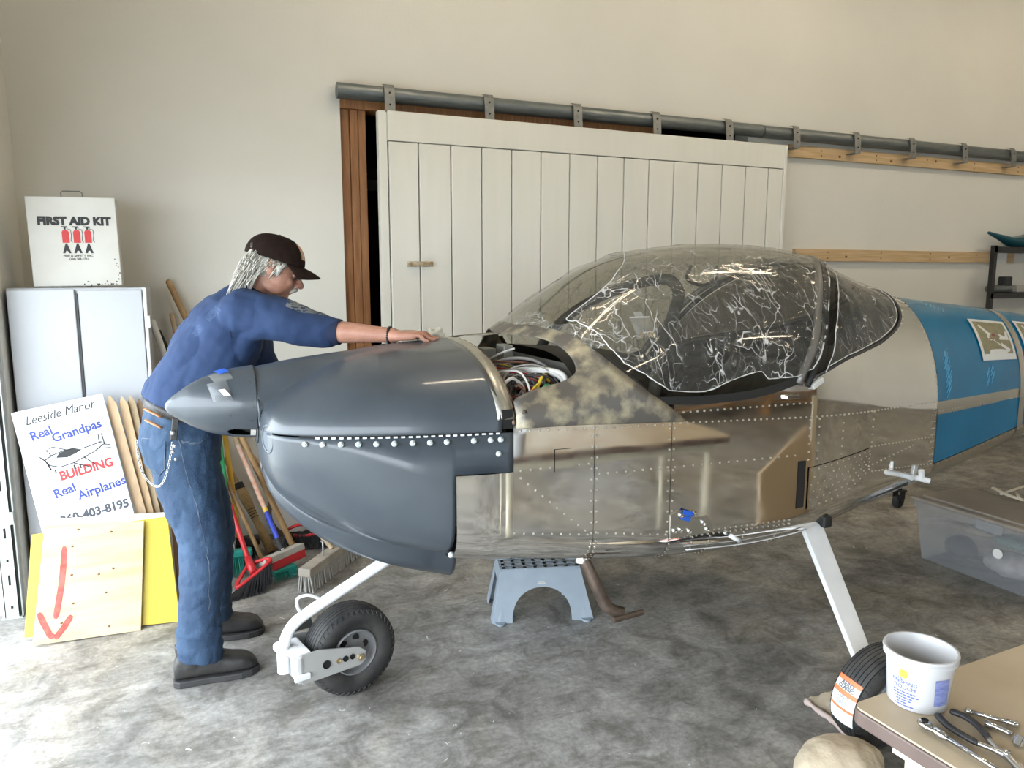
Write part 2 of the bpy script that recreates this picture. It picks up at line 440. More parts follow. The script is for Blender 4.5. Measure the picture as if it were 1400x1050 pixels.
ZBT = itp([.75,.9,1.25,1.6,1.95,2.1,2.35,2.6,2.9,3.2,3.9,4.5,5.2,5.8], [.685,.665,.61,.572,.552,.555,.58,.60,.61,.625,.72,.82,.92,1.0])
def SU(x, t, side=-1, off=0.0):
    """upper skin: t=0 at the rail, t=1 on the top line; side -1 is toward the camera"""
    th = t * PI / 2
    w = WID(x) + off; h = ZTOP(x) - ZRL(x) + off
    return V((x, YC + side * w * math.cos(th), ZRL(x) + h * math.sin(th)))
RC = 0.11
def SL(x, s, side=-1, off=0.0):
    """lower skin: s=0 at rail height, 0.6 start of the bottom corner, 0.85 end of it, 1 on the centre line"""
    w = WID(x) + off; zr = ZRL(x); zb = ZBT(x) - off; r = min(RC, w * 0.6)
    if s < 0.6:
        return V((x, YC + side * w, lerp(zr, zb + r, s / 0.6)))
    if s < 0.85:
        a = (s - 0.6) / 0.25 * PI / 2
        return V((x, YC + side * (w - r + r * math.cos(a)), zb + r - r * math.sin(a)))
    return V((x, YC + side * (w - r) * (1 - (s - 0.85) / 0.15), zb))
def sl_of_z(x, z):
    return 0.6 * (ZRL(x) - z) / (ZRL(x) - ZBT(x) - RC)

# --- materials of the airplane
def alu(name, tint=(0.90, 0.88, 0.84), rough=0.035, wav=0.10):
    m = bpy.data.materials.new(name); m.use_nodes = True; nt = m.node_tree; b = nt.nodes['Principled BSDF']
    b.inputs['Base Color'].default_value = (*tint, 1); b.inputs['Metallic'].default_value = 1.0
    tc = nd(nt, 'ShaderNodeTexCoord')
    n = nd(nt, 'ShaderNodeTexNoise'); n.inputs['Scale'].default_value = 3.2; n.inputs['Detail'].default_value = 1.5
    nt.links.new(tc.outputs['Object'], n.inputs['Vector'])
    bp = nd(nt, 'ShaderNodeBump'); bp.inputs['Strength'].default_value = wav; bp.inputs['Distance'].default_value = 0.012
    nt.links.new(n.outputs['Fac'], bp.inputs['Height']); nt.links.new(bp.outputs[0], b.inputs['Normal'])
    n2 = nd(nt, 'ShaderNodeTexNoise'); n2.inputs['Scale'].default_value = 9; n2.inputs['Detail'].default_value = 8
    nt.links.new(tc.outputs['Object'], n2.inputs['Vector'])
    r = nd(nt, 'ShaderNodeMapRange'); r.inputs[1].default_value = 0.35; r.inputs[2].default_value = 0.75
    r.inputs[3].default_value = rough; r.inputs[4].default_value = rough + 0.07
    nt.links.new(n2.outputs['Fac'], r.inputs[0]); nt.links.new(r.outputs[0], b.inputs['Roughness'])
    return m
m_alu = alu('polished_aluminium')
m_alu2 = alu('dull_aluminium', (0.62, 0.60, 0.54), 0.28, 0.2)
m_rivet = mat('rivet', (0.85, 0.84, 0.80), 0.3, 1.0)
m_seam = mat('seam_dark', (0.05, 0.05, 0.05), 0.7)
m_primer = mat('grey_primer', (0.042, 0.053, 0.066), 0.34, col2=(0.056, 0.069, 0.083), scale=5, coat=0.45, rough2=0.48)
m_skirt = mat('mottled_filler', (0.15, 0.138, 0.125), 0.45, 0.5, col2=(0.46, 0.41, 0.29), scale=13, lo=0.44, hi=0.64, bump=(30, 0.1))
m_blue = mat('blue_film', (0.001, 0.135, 0.275), 0.26, 0.0, col2=(0.002, 0.155, 0.31), scale=5, coat=0.2)
m_bluedge = mat('blue_film_scuffed', (0.10, 0.35, 0.55), 0.35)
m_black = mat('cockpit_black', (0.012, 0.012, 0.012), 0.6)
m_interior = mat('cockpit_interior', (0.035, 0.035, 0.032), 0.7, col2=(0.06, 0.06, 0.055), scale=8)
m_whitemet = mat('white_powder_coat', (0.78, 0.79, 0.80), 0.3, col2=(0.72, 0.73, 0.74), scale=12)
m_rubber = mat('tyre_rubber', (0.018, 0.018, 0.019), 0.62, col2=(0.05, 0.048, 0.045), scale=14)
m_rim = mat('wheel_grey', (0.26, 0.26, 0.265), 0.45, 0.4)
m_silver = mat('silver_paint', (0.46, 0.46, 0.45), 0.42, 0.35)
m_brassb = mat('brass_bolt', (0.55, 0.45, 0.30), 0.35, 0.9)
m_chrome = mat('chrome', (0.80, 0.80, 0.80), 0.12, 1.0)

# --- lower skins: panels between seams, near and far side, and belly
seams = [0.945, 1.242, 1.553, 3.20]
def side_panel(name, x0, x1, s0, s1, m, side, nu=24, nv=18, off=0.0, s_fn=None):
    def fn(u, v):
        x = lerp(x0, x1, u)
        a = s0(x) if callable(s0) else s0
        return SL(x, lerp(a, s1, v), side, off)
    return obj(name, MB().grid(fn, nu, nv), m, air, smooth=True, fix=False)
for side in (-1, 1):
    for i in range(3):
        side_panel('side_skin', seams[i] + 0.0012, seams[i+1] - 0.0012, 0.0, 0.86, m_alu, side, nu=16 if i < 2 else 60, nv=22)
    side_panel('cheek_panel', 0.757, 0.944, lambda x: sl_of_z(x, 0.985), 0.86, m_alu, side, nu=8, nv=16, off=0.004)
    for x0, x1 in ((3.203, 3.945), (3.955, 5.8)):
        side_panel('aft_side_skin', x0, x1, 0.02, 0.60, m_blue, side, nu=20, nv=8)
        side_panel('aft_corner_skin', x0, x1, 0.605, 0.86, m_alu2, side, nu=20, nv=8)
for x0, x1 in ((0.757, 1.242), (1.243, 2.05), (2.051, 3.2), (3.201, 5.8)):
    mb = MB().grid(lambda u, v: SL(lerp(x0, x1, u), 0.86, -1) * (1 - v) + SL(lerp(x0, x1, u), 0.86, 1) * v, 24, 6)
    obj('belly_skin', mb, m_alu2, air, smooth=True, fix=False)

# --- lower edge doubler with the many rivets above the gear leg, wing spar slot, access panel
obj('spar_slot', MB().grid(lambda u, v: SL(lerp(2.150, 2.188, u), lerp(sl_of_z(2.17, 0.90), sl_of_z(2.17, 0.712), v), -1, 0.002), 1, 8), m_black, air, fix=False)
def on_side(x, z, off=0.004): return V((x, YC - WID(x) - off, z))
gus = [(2.205, 0.868), (2.62, 0.905), (2.62, 0.80), (2.42, 0.725), (2.205, 0.690)]
def poly_plate(pts, off, th=0.002):
    mb = MB(); n = len(pts)
    a = [on_side(x, z, off) for x, z in pts]; b = [on_side(x, z, off - th) for x, z in pts]
    return mb.add(a + b, [tuple(range(n))] + [(i, (i+1) % n, n + (i+1) % n, n + i) for i in range(n)])
gp = MB()
nx, nz = 14, 6
gtop = itp([2.205, 2.62], [0.868, 0.898]); gbot = itp([2.205, 2.42, 2.62], [0.695, 0.722, 0.80])
gp.grid(lambda u, v: on_side(lerp(2.205, 2.62, u), lerp(gtop(lerp(2.205, 2.62, u)), gbot(lerp(2.205, 2.62, u)), v), 0.004), nx, nz)
obj('gusset_plate', gp, m_alu, air, smooth=True, fix=False)

# --- rivets: tiny domes, far too many to be things
rv = MB()
def rivet(p, n, r=0.0042):
    n = V(n).normalized(); a = n.orthogonal().normalized(); b = n.cross(a); p = V(p)
    ring = [p + (a * math.cos(2*PI*j/6) + b * math.sin(2*PI*j/6)) * r for j in range(6)]
    rv.add(ring + [p + n * r * 0.55], [(j, (j+1) % 6, 6) for j in range(6)])
def row(fn, n):
    for i in range(n):
        rivet(fn(i / (n - 1)), (0, -1, 0))
def side_line(x0, z0, x1, z1, step=0.032, off=0.002):
    L = math.hypot(x1 - x0, z1 - z0); n = max(2, int(L / step) + 1)
    row(lambda u: on_side(lerp(x0, x1, u), lerp(z0, z1, u), off), n)
side_line(0.97, 1.118, 1.235, 1.106); side_line(1.25, 1.106, 1.545, 1.095)
side_line(1.56, 1.098, 3.19, 1.03, 0.028); side_line(1.57, 1.135, 2.2, 1.128, 0.03)
for xx in (1.232, 1.252, 1.543, 1.563): side_line(xx, 1.08, xx, 0.70, 0.035)
side_line(0.97, 0.985, 1.22, 0.985); side_line(1.26, 0.945, 1.54, 0.94); side_line(1.57, 0.938, 2.13, 0.925, 0.04)
side_line(0.78, 0.80, 1.22, 0.735); side_line(1.26, 0.735, 1.54, 0.69); side_line(1.57, 0.685, 2.12, 0.668, 0.026)
side_line(1.57, 0.672, 2.12, 0.652, 0.026)
side_line(0.97, 0.96, 1.21, 0.75, 0.032)
side_line(0.765, 0.975, 0.772, 0.79, 0.03); side_line(0.78, 0.977, 0.94, 0.98, 0.03)
for xx in (2.18, 2.25, 2.40): side_line(xx if xx > 2.2 else 2.2, 1.06, xx if xx > 2.2 else 2.2, 0.90, 0.028)
side_line(2.62, 1.05, 2.62, 0.92, 0.03); side_line(2.62, 0.90, 3.17, 0.865, 0.03)
for i in range(11):
    for j in range(6):
        x = lerp(2.22, 2.60, i / 10 + (0.04 if j % 2 else 0)); x = min(x, 2.605)
        rivet(on_side(x, lerp(gtop(x) - 0.012, gbot(x) + 0.012, j / 5), 0.005), (0, -1, 0), 0.0038)
side_line(2.64, 0.79, 3.18, 0.735, 0.03); side_line(2.64, 0.82, 3.0, 0.85, 0.034)
for z0 in (3.185, 3.165): side_line(z0, 1.0, z0, 0.75, 0.03)
side_line(3.21, 0.985, 3.94, 0.995, 0.027, 0.006)
for i in range(60): 
    x = lerp(3.2, 5.5, i / 59); rivet(SL(x, 0.615, -1, 0.002), (0, -1, 0))
for i in range(26):
    rivet(SU(3.187, i / 25, -1, 0.002), SU(3.187, i / 25, -1, 1) - SU(3.187, i / 25, -1, 0))
for i in range(20):  # bottom corner
    for x in (1.232, 1.252, 1.56, 1.66, 1.74, 1.9, 2.06):
        if i < 7: rivet(SL(x, 0.62 + 0.2 * i / 6, -1, 0.002), SL(x, 0.62 + 0.2 * i / 6, -1, 1) - SL(x, 0.62 + 0.2 * i / 6, -1, 0))
RIV = rv

# small cover plate on the forward skin and seam battens
pl = MB()
for a, b_ in (((1.09, 1.035), (1.098, 0.965)), ((1.09, 1.035), (1.155, 1.028))):
    pl.box((a[0], on_side(1.1, 1).y - 0.004, min(a[1], b_[1])), (b_[0], on_side(1.1, 1).y + 0.004, max(a[1], b_[1])))
obj('cover_plate', MB().grid(lambda u, v: on_side(lerp(1.092, 1.16, u), lerp(1.045, 0.965, v), 0.004), 3, 3), m_alu, air, smooth=True, fix=False)

# bracket plate with blue tape near the bottom
m_bltape = mat('blue_masking_tape', (0.015, 0.10, 0.52), 0.6)
bx0 = at_y(938, 705, YC - 0.56)
gl = MB()
gl.add([on_side(x, z, 0.006) for x, z in ((1.557, 0.76), (1.585, 0.775), (1.62, 0.772), (1.66, 0.735), (1.72, 0.738), (1.745, 0.70), (1.75, 0.672), (1.557, 0.675))] +
       [on_side(x, z, 0.0) for x, z in ((1.557, 0.76), (1.585, 0.775), (1.62, 0.772), (1.66, 0.735), (1.72, 0.738), (1.745, 0.70), (1.75, 0.672), (1.557, 0.675))],
       [tuple(range(8))] + [(i, (i+1) % 8, 8 + (i+1) % 8, 8 + i) for i in range(8)])
obj('attachment_plate', gl, m_alu2, air)
T = Matrix.Translation(on_side(bx0.x, bx0.z, 0.009)) @ Matrix.Rotation(0.35, 4, 'Y')
obj('tape_patch', MB().box((-0.022, -0.003, -0.018), (0.024, 0.0, -0.001), T).box((-0.018, -0.003, 0.002), (0.026, 0.0, 0.019), T), m_bltape, air)
for (x, z) in ((1.60, 0.755), (1.60, 0.70), (1.64, 0.69), (1.70, 0.715), (1.72, 0.685), (1.575, 0.70), (1.66, 0.755)):
    obj('bolt', MB().lathe([(0.009, 0), (0.009, 0.006), (0.004, 0.008), (0.004, 0.014), (0, 0.014)], 6, frame(on_side(x, z, 0.006), (1, 0, 0), (0, 0, 1))), m_chrome, air)
# pale spar strip under the side, with bolt
tp = []
for i in range(12):
    x = lerp(1.64, 2.22, i / 11); tp.append(SL(x, 0.69, -1, 0.006))
obj('edge_strip', MB().tube(tp, 0.004, 8, flat=0.5), m_whitemet, air, smooth=True)
sb = at_y(1003, 735, YC - 0.56)
obj('tie_bolt', MB().tube([sb + V((-0.02, 0, 0.012)), sb + V((0.02, -0.01, -0.012))], 0.009, 8), m_whitemet, air, smooth=True)

# torque tubes aft (white stubs)
q = at_y(1250, 655, YC - WID(2.85) - 0.03)
tq = obj('flap_torque_tube', MB().tube([q + V((-0.02, 0.04, 0.012)), q + V((0.06, -0.03, -0.008))], 0.013, 12).tube([q + V((-0.03, 0.06, 0.012)), q + V((-0.03, -0.012, 0.012))], 0.012, 12), m_whitemet, air, smooth=True, edge=0.8)
obj('horn', MB().box((-0.011, -0.009, 0), (0.011, 0.009, 0.048), Matrix.Translation(q + V((0.035, -0.01, -0.003))) @ Matrix.Rotation(-0.2, 4, 'Y')), m_whitemet, air, bevel=0.004)
obj('horn', MB().box((-0.012, -0.009, 0), (0.012, 0.009, 0.045), Matrix.Translation(q + V((-0.01, 0.0, 0.02))) @ Matrix.Rotation(0.2, 4, 'Y')), m_silver, air, bevel=0.004)

# --- turtle deck: metal skin round the rear window, then blue film aft
RL = itp([2.16, 2.222, 2.384, 2.618, 2.818, 2.956, 3.037, 3.077, 3.10], [0.094, 0.112, 0.175, 0.259, 0.364, 0.467, 0.569, 0.683, 1.0])  # window lower edge t(x)
WX_ = [(2.164, 0.094), (2.222, 0.112), (2.384, 0.175), (2.618, 0.259), (2.818, 0.364), (2.956, 0.467), (3.037, 0.569), (3.077, 0.683), (3.10, 0.85), (3.105, 1.0)]
win_x = itp([t for x, t in WX_], [x for x, t in WX_])   # x of the window edge at t
rail_t = itp([1.50, 1.514, 1.68, 1.845, 1.983, 2.108, 2.164, 2.3], [0.042, 0.040, 0.025, 0.029, 0.044, 0.074, 0.094, 0.14])
for side in (-1, 1):
    # strip below canopy rail
    obj('deck_skin', MB().grid(lambda u, v: SU(lerp(1.56, 2.164, u), lerp(0, rail_t(lerp(1.56, 2.164, u)), v), side), 24, 4), m_alu, air, smooth=True, fix=False)
    def td(u, v):
        t = u; xw = 2.164 if t <= 0.094 else win_x(t)
        return SU(lerp(xw, 3.198, v), t, side)
    obj('turtle_deck', MB().grid(td, 48, 30), m_alu, air, smooth=True, fix=False)
    obj('aft_deck', MB().grid(lambda u, v: SU(lerp(3.201, 3.945, u), lerp(0.06, 1, v), side, 0.001), 16, 24), m_blue, air, smooth=True, fix=False)
    obj('aft_deck', MB().grid(lambda u, v: SU(lerp(3.957, 5.8, u), lerp(0.06, 1, v), side, 0.001), 16, 24), m_blue, air, smooth=True, fix=False)
    obj('seam_strip', MB().grid(lambda u, v: SU(lerp(3.20, 5.8, u), lerp(-0.01, 0.07, v), side, 0.0) if v > 0.12 else SL(lerp(3.20, 5.8, u), 0.03, side), 20, 4), m_alu2, air, smooth=True, fix=False)
    obj('seam_strip', MB().grid(lambda u, v: SU(lerp(3.925, 3.975, u), v, side, 0.003), 2, 16).grid(lambda u, v: SL(lerp(3.925, 3.975, u), v * 0.85, side, 0.003), 2, 12), m_alu2, air, smooth=True, fix=False)
obj('tail_cap', MB().ball((5.8, YC, 1.1), (0.03, 0.05, 0.12), 12, 8), m_alu2, air, smooth=True)
# pale rub marks on the blue film
def scuff(x0, t0, n, dx, dt, name='film_scuff'):
    mb = MB()
    for i in range(n):
        xa = x0 + dx * i + random.uniform(-.004, .004); ta = t0 + dt * i
        pth = [SU(xa + 0.028 * k / 4, ta + 0.055 * k / 4, -1, 0.0035) for k in range(5)]
        mb.tube(pth, 0.0016, 5, flat=0.3)
    return stuff(obj(name, mb, m_bluedge, air))
scuff(3.27, 0.30, 9, 0.000, -0.028); scuff(3.29, 0.32, 9, 0.000, -0.028); scuff(3.62, 0.18, 4, 0.0, -0.025); scuff(3.66, 0.2, 4, 0.0, -0.025); scuff(3.35, 0.80, 6, 0.02, -0.02)

# --- forward skirt (mottled) with the big side openings
XC = itp([-0.04, 0, .04, .112, .257, .436, .573, .762, .943, 1.0], [1.60, 1.56, 1.514, 1.436, 1.339, 1.272, 1.243, 1.20, 1.172, 1.168])
XLE = itp([-.04, .19, .205, .241, .284, .303, .315, .337, .40, .495, .616, .783, .924, 1.0], [.955, .955, .96, .99, 1.07, 1.14, 1.185, 1.205, 1.215, 1.21, 1.192, 1.155, 1.118, 1.105])
def skirt_side(side):
    def fn(u, v):
        t = lerp(-0.04, 1.0, u); return SU(lerp(XLE(t), XC(t) + 0.012, v), t, side, 0.002)
    return MB().grid(fn, 110, 12)
for side in (-1, 1):
    obj('forward_skirt', skirt_side(side), m_skirt, air, smooth=True, fix=False, solid=0.004, off=0)
band = MB().grid(lambda u, v: SU(lerp(.955, 1.02, v) + 0.10 * max(0, (u - 0.55) / 0.45) ** 2, lerp(0.15, 1.02, u), 1, 0.001), 40, 5)
obj('far_skirt_band', band, m_skirt, air, smooth=True, fix=False, solid=0.004, off=0)
sk = on_side(0.985, 1.165, 0.006)
obj('skirt_screw', MB().lathe([(0.0, 0.004), (0.004, 0.004), (0.005, 0.001), (0.009, 0.002), (0.009, 0)], 12, frame(SU(0.985, 0.10, -1, 0.004), (1, 0, 0), (0, 0, 1))), mat('dark_screw', (0.12, 0.10, 0.08), 0.5, 0.6), air, smooth=True)

# --- firewall flange, firewall, bay floor
m_flange = mat('flange_alu', (0.55, 0.54, 0.48), 0.35, 0.85, col2=(0.42, 0.41, 0.36), scale=18)
m_sealant = mat('red_brown_sealant', (0.12, 0.05, 0.03), 0.7, col2=(0.3, 0.22, 0.16), scale=60)
for side in (-1, 1):
    obj('firewall_flange', MB().grid(lambda u, v: SU(lerp(0.892, 0.945, v), lerp(0.05, 1, u), side, 0.001), 40, 2), m_flange, air, smooth=True, fix=False, solid=0.002, off=0)
rim = [SU(0.947, i / 40, -1, -0.004) for i in range(41)] + [SU(0.947, 1 - i / 40, 1, -0.004) for i in range(1, 41)]
obj('sealant_bead', MB().tube(rim, [0.005 + 0.002 * math.sin(i * 2.3) for i in range(81)], 6), m_sealant, air, smooth=True)
fwp = [SU(0.925, 0.0, -1, -0.01)] + [SU(0.925, i / 16, -1, -0.01) for i in range(1, 17)] + [SU(0.925, 1 - i / 16, 1, -0.01) for i in range(1, 17)] + [SL(0.925, s, 1, -0.01) for s in (0.3, 0.6, 0.7, 0.85)] + [SL(0.925, s, -1, -0.01) for s in (0.85, 0.7, 0.6, 0.3)]
obj('firewall', MB().add(fwp, [tuple(range(len(fwp)))]), m_alu2, air, fix=False)
obj('hinge_gap', MB().box((0.908, YC - 0.536, 1.128), (0.944, YC - 0.50, 1.19)), m_hole, air)
m_bay = mat('bay_grey', (0.34, 0.34, 0.32), 0.5, 0.3, col2=(0.46, 0.45, 0.42), scale=12)
obj('bay_floor', MB().box((0.95, YC - 0.5, 1.13), (1.6, YC + 0.5, 1.14)), m_bay, air)
obj('panel_bulkhead', MB().add([(1.34, YC - 0.5, 1.14), (1.34, YC + 0.5, 1.14), (1.29, YC + 0.33, 1.29), (1.29, YC - 0.33, 1.29)], [(0, 1, 2, 3)]), m_bay, air, fix=False)
obj('glare_shield', MB().grid(lambda u, v: SU(lerp(1.25, 1.62, u), lerp(0.30, 1, v), -1, -0.03) if False else V((lerp(1.24, 1.62, u), YC + lerp(-0.44, 0.44, v), 1.335 - 0.03 * u - 0.12 * (2*v - 1) ** 4)), 4, 16), m_black, air, smooth=True, fix=False)
obj('instrument_panel', MB().box((1.60, YC - 0.45, 1.0), (1.62, YC + 0.45, 1.29)), m_black, air)
# boxes and brackets in the bay
obj('avionics_box', MB().box((1.06, YC + 0.02, 1.14), (1.115, YC + 0.10, 1.33)), m_bay, air, bevel=0.004)
obj('avionics_box', MB().box((1.13, YC - 0.02, 1.14), (1.17, YC + 0.06, 1.345)), mat('clear_fuse_box', (0.45, 0.44, 0.40), 0.3, 0.4), air, bevel=0.004)
obj('avionics_box', MB().box((1.16, YC - 0.30, 1.14), (1.32, YC - 0.12, 1.235)), mat('radio_black', (0.02, 0.02, 0.022), 0.4), air, bevel=0.004)
obj('avionics_box', MB().box((1.12, YC + 0.15, 1.14), (1.25, YC + 0.33, 1.27)), m_bay, air, bevel=0.004)
obj('bay_rib', MB().box((0.96, YC - 0.40, 1.15), (1.3, YC - 0.385, 1.19)), m_alu2, air)
wc = {'white': (0.72, 0.72, 0.70), 'grey': (0.30, 0.29, 0.28), 'yellow': (0.70, 0.52, 0.05), 'red': (0.42, 0.02, 0.03), 'green': (0.02, 0.26, 0.10), 'dark': (0.03, 0.025, 0.025), 'brown': (0.16, 0.07, 0.04), 'pink': (0.75, 0.30, 0.35), 'orange': (0.75, 0.30, 0.10)}
wm = {k: mat('wire_' + k, c, 0.45) for k, c in wc.items()}
def wire(c, pts, r):
    pts = [V((p[0], YC - p[1], p[2])) for p in pts]
    out = []
    for i in range(len(pts) - 1):
        p0 = pts[max(i-1, 0)]; p1 = pts[i]; p2 = pts[i+1]; p3 = pts[min(i+2, len(pts)-1)]
        for k in range(6):
            t = k / 6
            out.append(0.5 * ((2*p1) + (p2 - p0)*t + (2*p0 - 5*p1 + 4*p2 - p3)*t*t + (3*p1 - p0 - 3*p2 + p3)*t**3))
    out.append(pts[-1])
    return obj('wire', MB().tube(out, r, 7), wm[c], air, smooth=True)
wire('white', [(0.955, .42, 1.25), (1.0, .40, 1.27), (1.05, .38, 1.235), (1.04, .40, 1.20), (0.98, .46, 1.17)], 0.006)
wire('white', [(0.97, .30, 1.28), (1.03, .38, 1.29), (1.05, .42, 1.25), (1.05, .44, 1.21)], 0.004)
wire('green', [(1.05, .44, 1.225), (1.055, .445, 1.19)], 0.005)
wire('yellow', [(1.06, .44, 1.18), (1.09, .42, 1.245), (1.12, .40, 1.275), (1.15, .38, 1.25)], 0.006)
wire('yellow', [(1.04, .445, 1.20), (1.06, .44, 1.235), (1.09, .42, 1.25)], 0.004)
wire('red', [(1.06, .445, 1.17), (1.065, .44, 1.235)], 0.011); wire('red', [(1.085, .445, 1.17), (1.09, .43, 1.23)], 0.011)
wire('green', [(1.10, .43, 1.23), (1.13, .42, 1.24), (1.15, .43, 1.20)], 0.008)
wire('white', [(0.97, .20, 1.25), (1.08, .28, 1.28), (1.16, .36, 1.285), (1.20, .40, 1.265), (1.185, .43, 1.21)], 0.010)
wire('white', [(0.98, .22, 1.245), (1.09, .29, 1.275), (1.15, .36, 1.28), (1.19, .40, 1.255), (1.175, .43, 1.205)], 0.008)
wire('grey', [(0.96, .10, 1.24), (1.05, .20, 1.31), (1.15, .25, 1.31), (1.22, .30, 1.26)], 0.006)
wire('grey', [(0.96, .38, 1.22), (1.02, .34, 1.25), (1.1, .30, 1.26), (1.2, .25, 1.26)], 0.009)
wire('grey', [(0.96, .36, 1.20), (1.02, .33, 1.235), (1.1, .30, 1.24), (1.25, .25, 1.22)], 0.009)
wire('grey', [(0.96, .40, 1.24), (1.02, .30, 1.27), (1.08, .25, 1.29)], 0.006)
wire('dark', [(1.13, .42, 1.19), (1.12, .40, 1.27), (1.17, .36, 1.26), (1.16, .42, 1.19)], 0.006)
wire('dark', [(1.19, .40, 1.25), (1.215, .41, 1.235), (1.215, .43, 1.20)], 0.006)
wire('dark', [(0.97, .44, 1.20), (1.0, .40, 1.24), (1.03, .36, 1.22), (0.99, .42, 1.18)], 0.005)
wire('brown', [(0.955, .47, 1.17), (0.965, .46, 1.21), (0.96, .44, 1.24)], 0.006); wire('brown', [(0.965, .475, 1.16), (0.975, .47, 1.19), (0.965, .46, 1.22)], 0.005)
wire('brown', [(1.0, .44, 1.18), (1.04, .42, 1.22), (1.02, .40, 1.25)], 0.005)
wire('pink', [(1.15, .44, 1.19), (1.16, .42, 1.245)], 0.005); wire('orange', [(1.14, .44, 1.185), (1.155, .42, 1.235)], 0.005); wire('white', [(1.165, .44, 1.19), (1.17, .42, 1.245)], 0.006)
wire('white', [(0.99, .05, 1.26), (1.06, .12, 1.32), (1.12, .15, 1.345)], 0.004); wire('grey', [(1.21, .41, 1.22), (1.23, .43, 1.20), (1.26, .44, 1.18)], 0.006)
wire('dark', [(1.0, .2, 1.2), (1.06, .3, 1.215), (1.12, .38, 1.2)], 0.01); wire('brown', [(1.0, .15, 1.3), (1.1, .25, 1.305), (1.2, .2, 1.28)], 0.004)

random.seed(21)
for k in range(34):
    c_ = random.choice(['grey', 'grey', 'white', 'dark', 'brown', 'white', 'grey', 'red', 'yellow', 'dark'])
    x0 = random.uniform(.96, 1.0); y0 = random.uniform(.0, .42); x1 = random.uniform(1.12, 1.26); y1 = random.uniform(.1, .42)
    z0 = random.uniform(1.16, 1.26); z1 = random.uniform(1.16, 1.25)
    wire(c_, [(x0, y0, z0), (lerp(x0, x1, .3), lerp(y0, y1, .3) + random.uniform(-.03, .03), max(z0, z1) + random.uniform(.0, .05)), (lerp(x0, x1, .7), lerp(y0, y1, .7) + random.uniform(-.04, .04), max(z0, z1) + random.uniform(-.02, .045)), (x1, y1, z1)], random.uniform(.002, .0045))

# --- canopy
XRR = itp([.06, .094, .156, .247, .344, .472, .65, .8, 1.0], [2.14, 2.164, 2.219, 2.275, 2.328, 2.41, 2.52, 2.60, 2.655])
def can(u, v, side, off=0.0, x0=None, x1=None):
    t = lerp(0.05, 1.0, v)
    x = lerp(XC(t) + 0.004, XRR(t), u)
    tt = max(t, 0) if v > 0 else t
    lo = rail_t(x); tt = lo * (1 - v) + v
    return SU(x, tt, side, off)
def glassy(name, tint, gloss=0.10, rough=0.02, facing=0.35):
    m = bpy.data.materials.new(name); m.use_nodes = True; nt = m.node_tree; nt.nodes.clear()
    out = nd(nt, 'ShaderNodeOutputMaterial'); tr = nd(nt, 'ShaderNodeBsdfTransparent'); gl_ = nd(nt, 'ShaderNodeBsdfGlossy'); mx = nd(nt, 'ShaderNodeMixShader')
    lw = nd(nt, 'ShaderNodeLayerWeight'); pw = nd(nt, 'ShaderNodeMath', operation='POWER'); pw.inputs[1].default_value = 5.0; nt.links.new(lw.outputs['Facing'], pw.inputs[0])
    lw.inputs['Blend'].default_value = 0.5
    fr = nd(nt, 'ShaderNodeMath', operation='MULTIPLY_ADD'); nt.links.new(pw.outputs[0], fr.inputs[0]); fr.inputs[1].default_value = 0.90; fr.inputs[2].default_value = 0.045
    tr.inputs[0].default_value = (*tint, 1); gl_.inputs['Roughness'].default_value = rough; gl_.inputs[0].default_value = (1, 1, 1, 1)
    nt.links.new(fr.outputs[0], mx.inputs[0]); nt.links.new(tr.outputs[0], mx.inputs[1]); nt.links.new(gl_.outputs[0], mx.inputs[2])
    nt.links.new(mx.outputs[0], out.inputs[0]); return m
m_glass = glassy('smoked_canopy', (0.72, 0.71, 0.66))
cg = MB().grid(lambda u, v: can(u, v, -1), 60, 30)
cg.grid(lambda u, v: can(u, v, 1), 60, 30)
obj('canopy', cg, m_glass, air, smooth=True, fix=False)
# frame: black lower border, aft arch, roll bar
for side in (-1, 1):
    obj('canopy_border', MB().grid(lambda u, v: can(u, v * 0.035, side, 0.001), 60, 3), m_black, air, smooth=True, fix=False)
    # the front edge border follows the skirt
    obj('canopy_border', MB().grid(lambda u, v: can(v * 0.02 + 0.0, lerp(0, 0.30, u), side, 0.0008), 30, 2), m_black, air, smooth=True, fix=False)
arch = [can(1.0, i / 30, -1, 0.0) for i in range(31)] + [can(1.0, 1 - i / 30, 1, 0.0) for i in range(1, 31)]
obj('aft_frame', MB().tube(arch, 0.016, 8), mat('frame_grey', (0.16, 0.155, 0.145), 0.4, 0.5), air, smooth=True)
arch2 = [p + V((0.045, 0, -0.012)) for p in arch]
obj('aft_frame', MB().tube(arch2, 0.013, 8), m_black, air, smooth=True)
rb = [V((1.50, YC - 0.50, 1.17)), V((1.53, YC - 0.485, 1.27)), V((1.585, YC - 0.44, 1.37)), V((1.68, YC - 0.36, 1.47)), V((1.80, YC - 0.22, 1.555)), V((1.88, YC, 1.60))]
rb2 = rb + [V((p.x, 2*YC - p.y, p.z)) for p in rb[-2::-1]]
def smoothpath(pts, k=5):
    out = []
    for i in range(len(pts) - 1):
        p0 = pts[max(i-1, 0)]; p1 = pts[i]; p2 = pts[i+1]; p3 = pts[min(i+2, len(pts)-1)]
        for j in range(k):
            t = j / k
            out.append(0.5 * ((2*p1) + (p2 - p0)*t + (2*p0 - 5*p1 + 4*p2 - p3)*t*t + (3*p1 - p0 - 3*p2 + p3)*t**3))
    return out + [pts[-1]]
obj('roll_bar', MB().tube(smoothpath(rb2), 0.024, 10), m_interior, air, smooth=True)
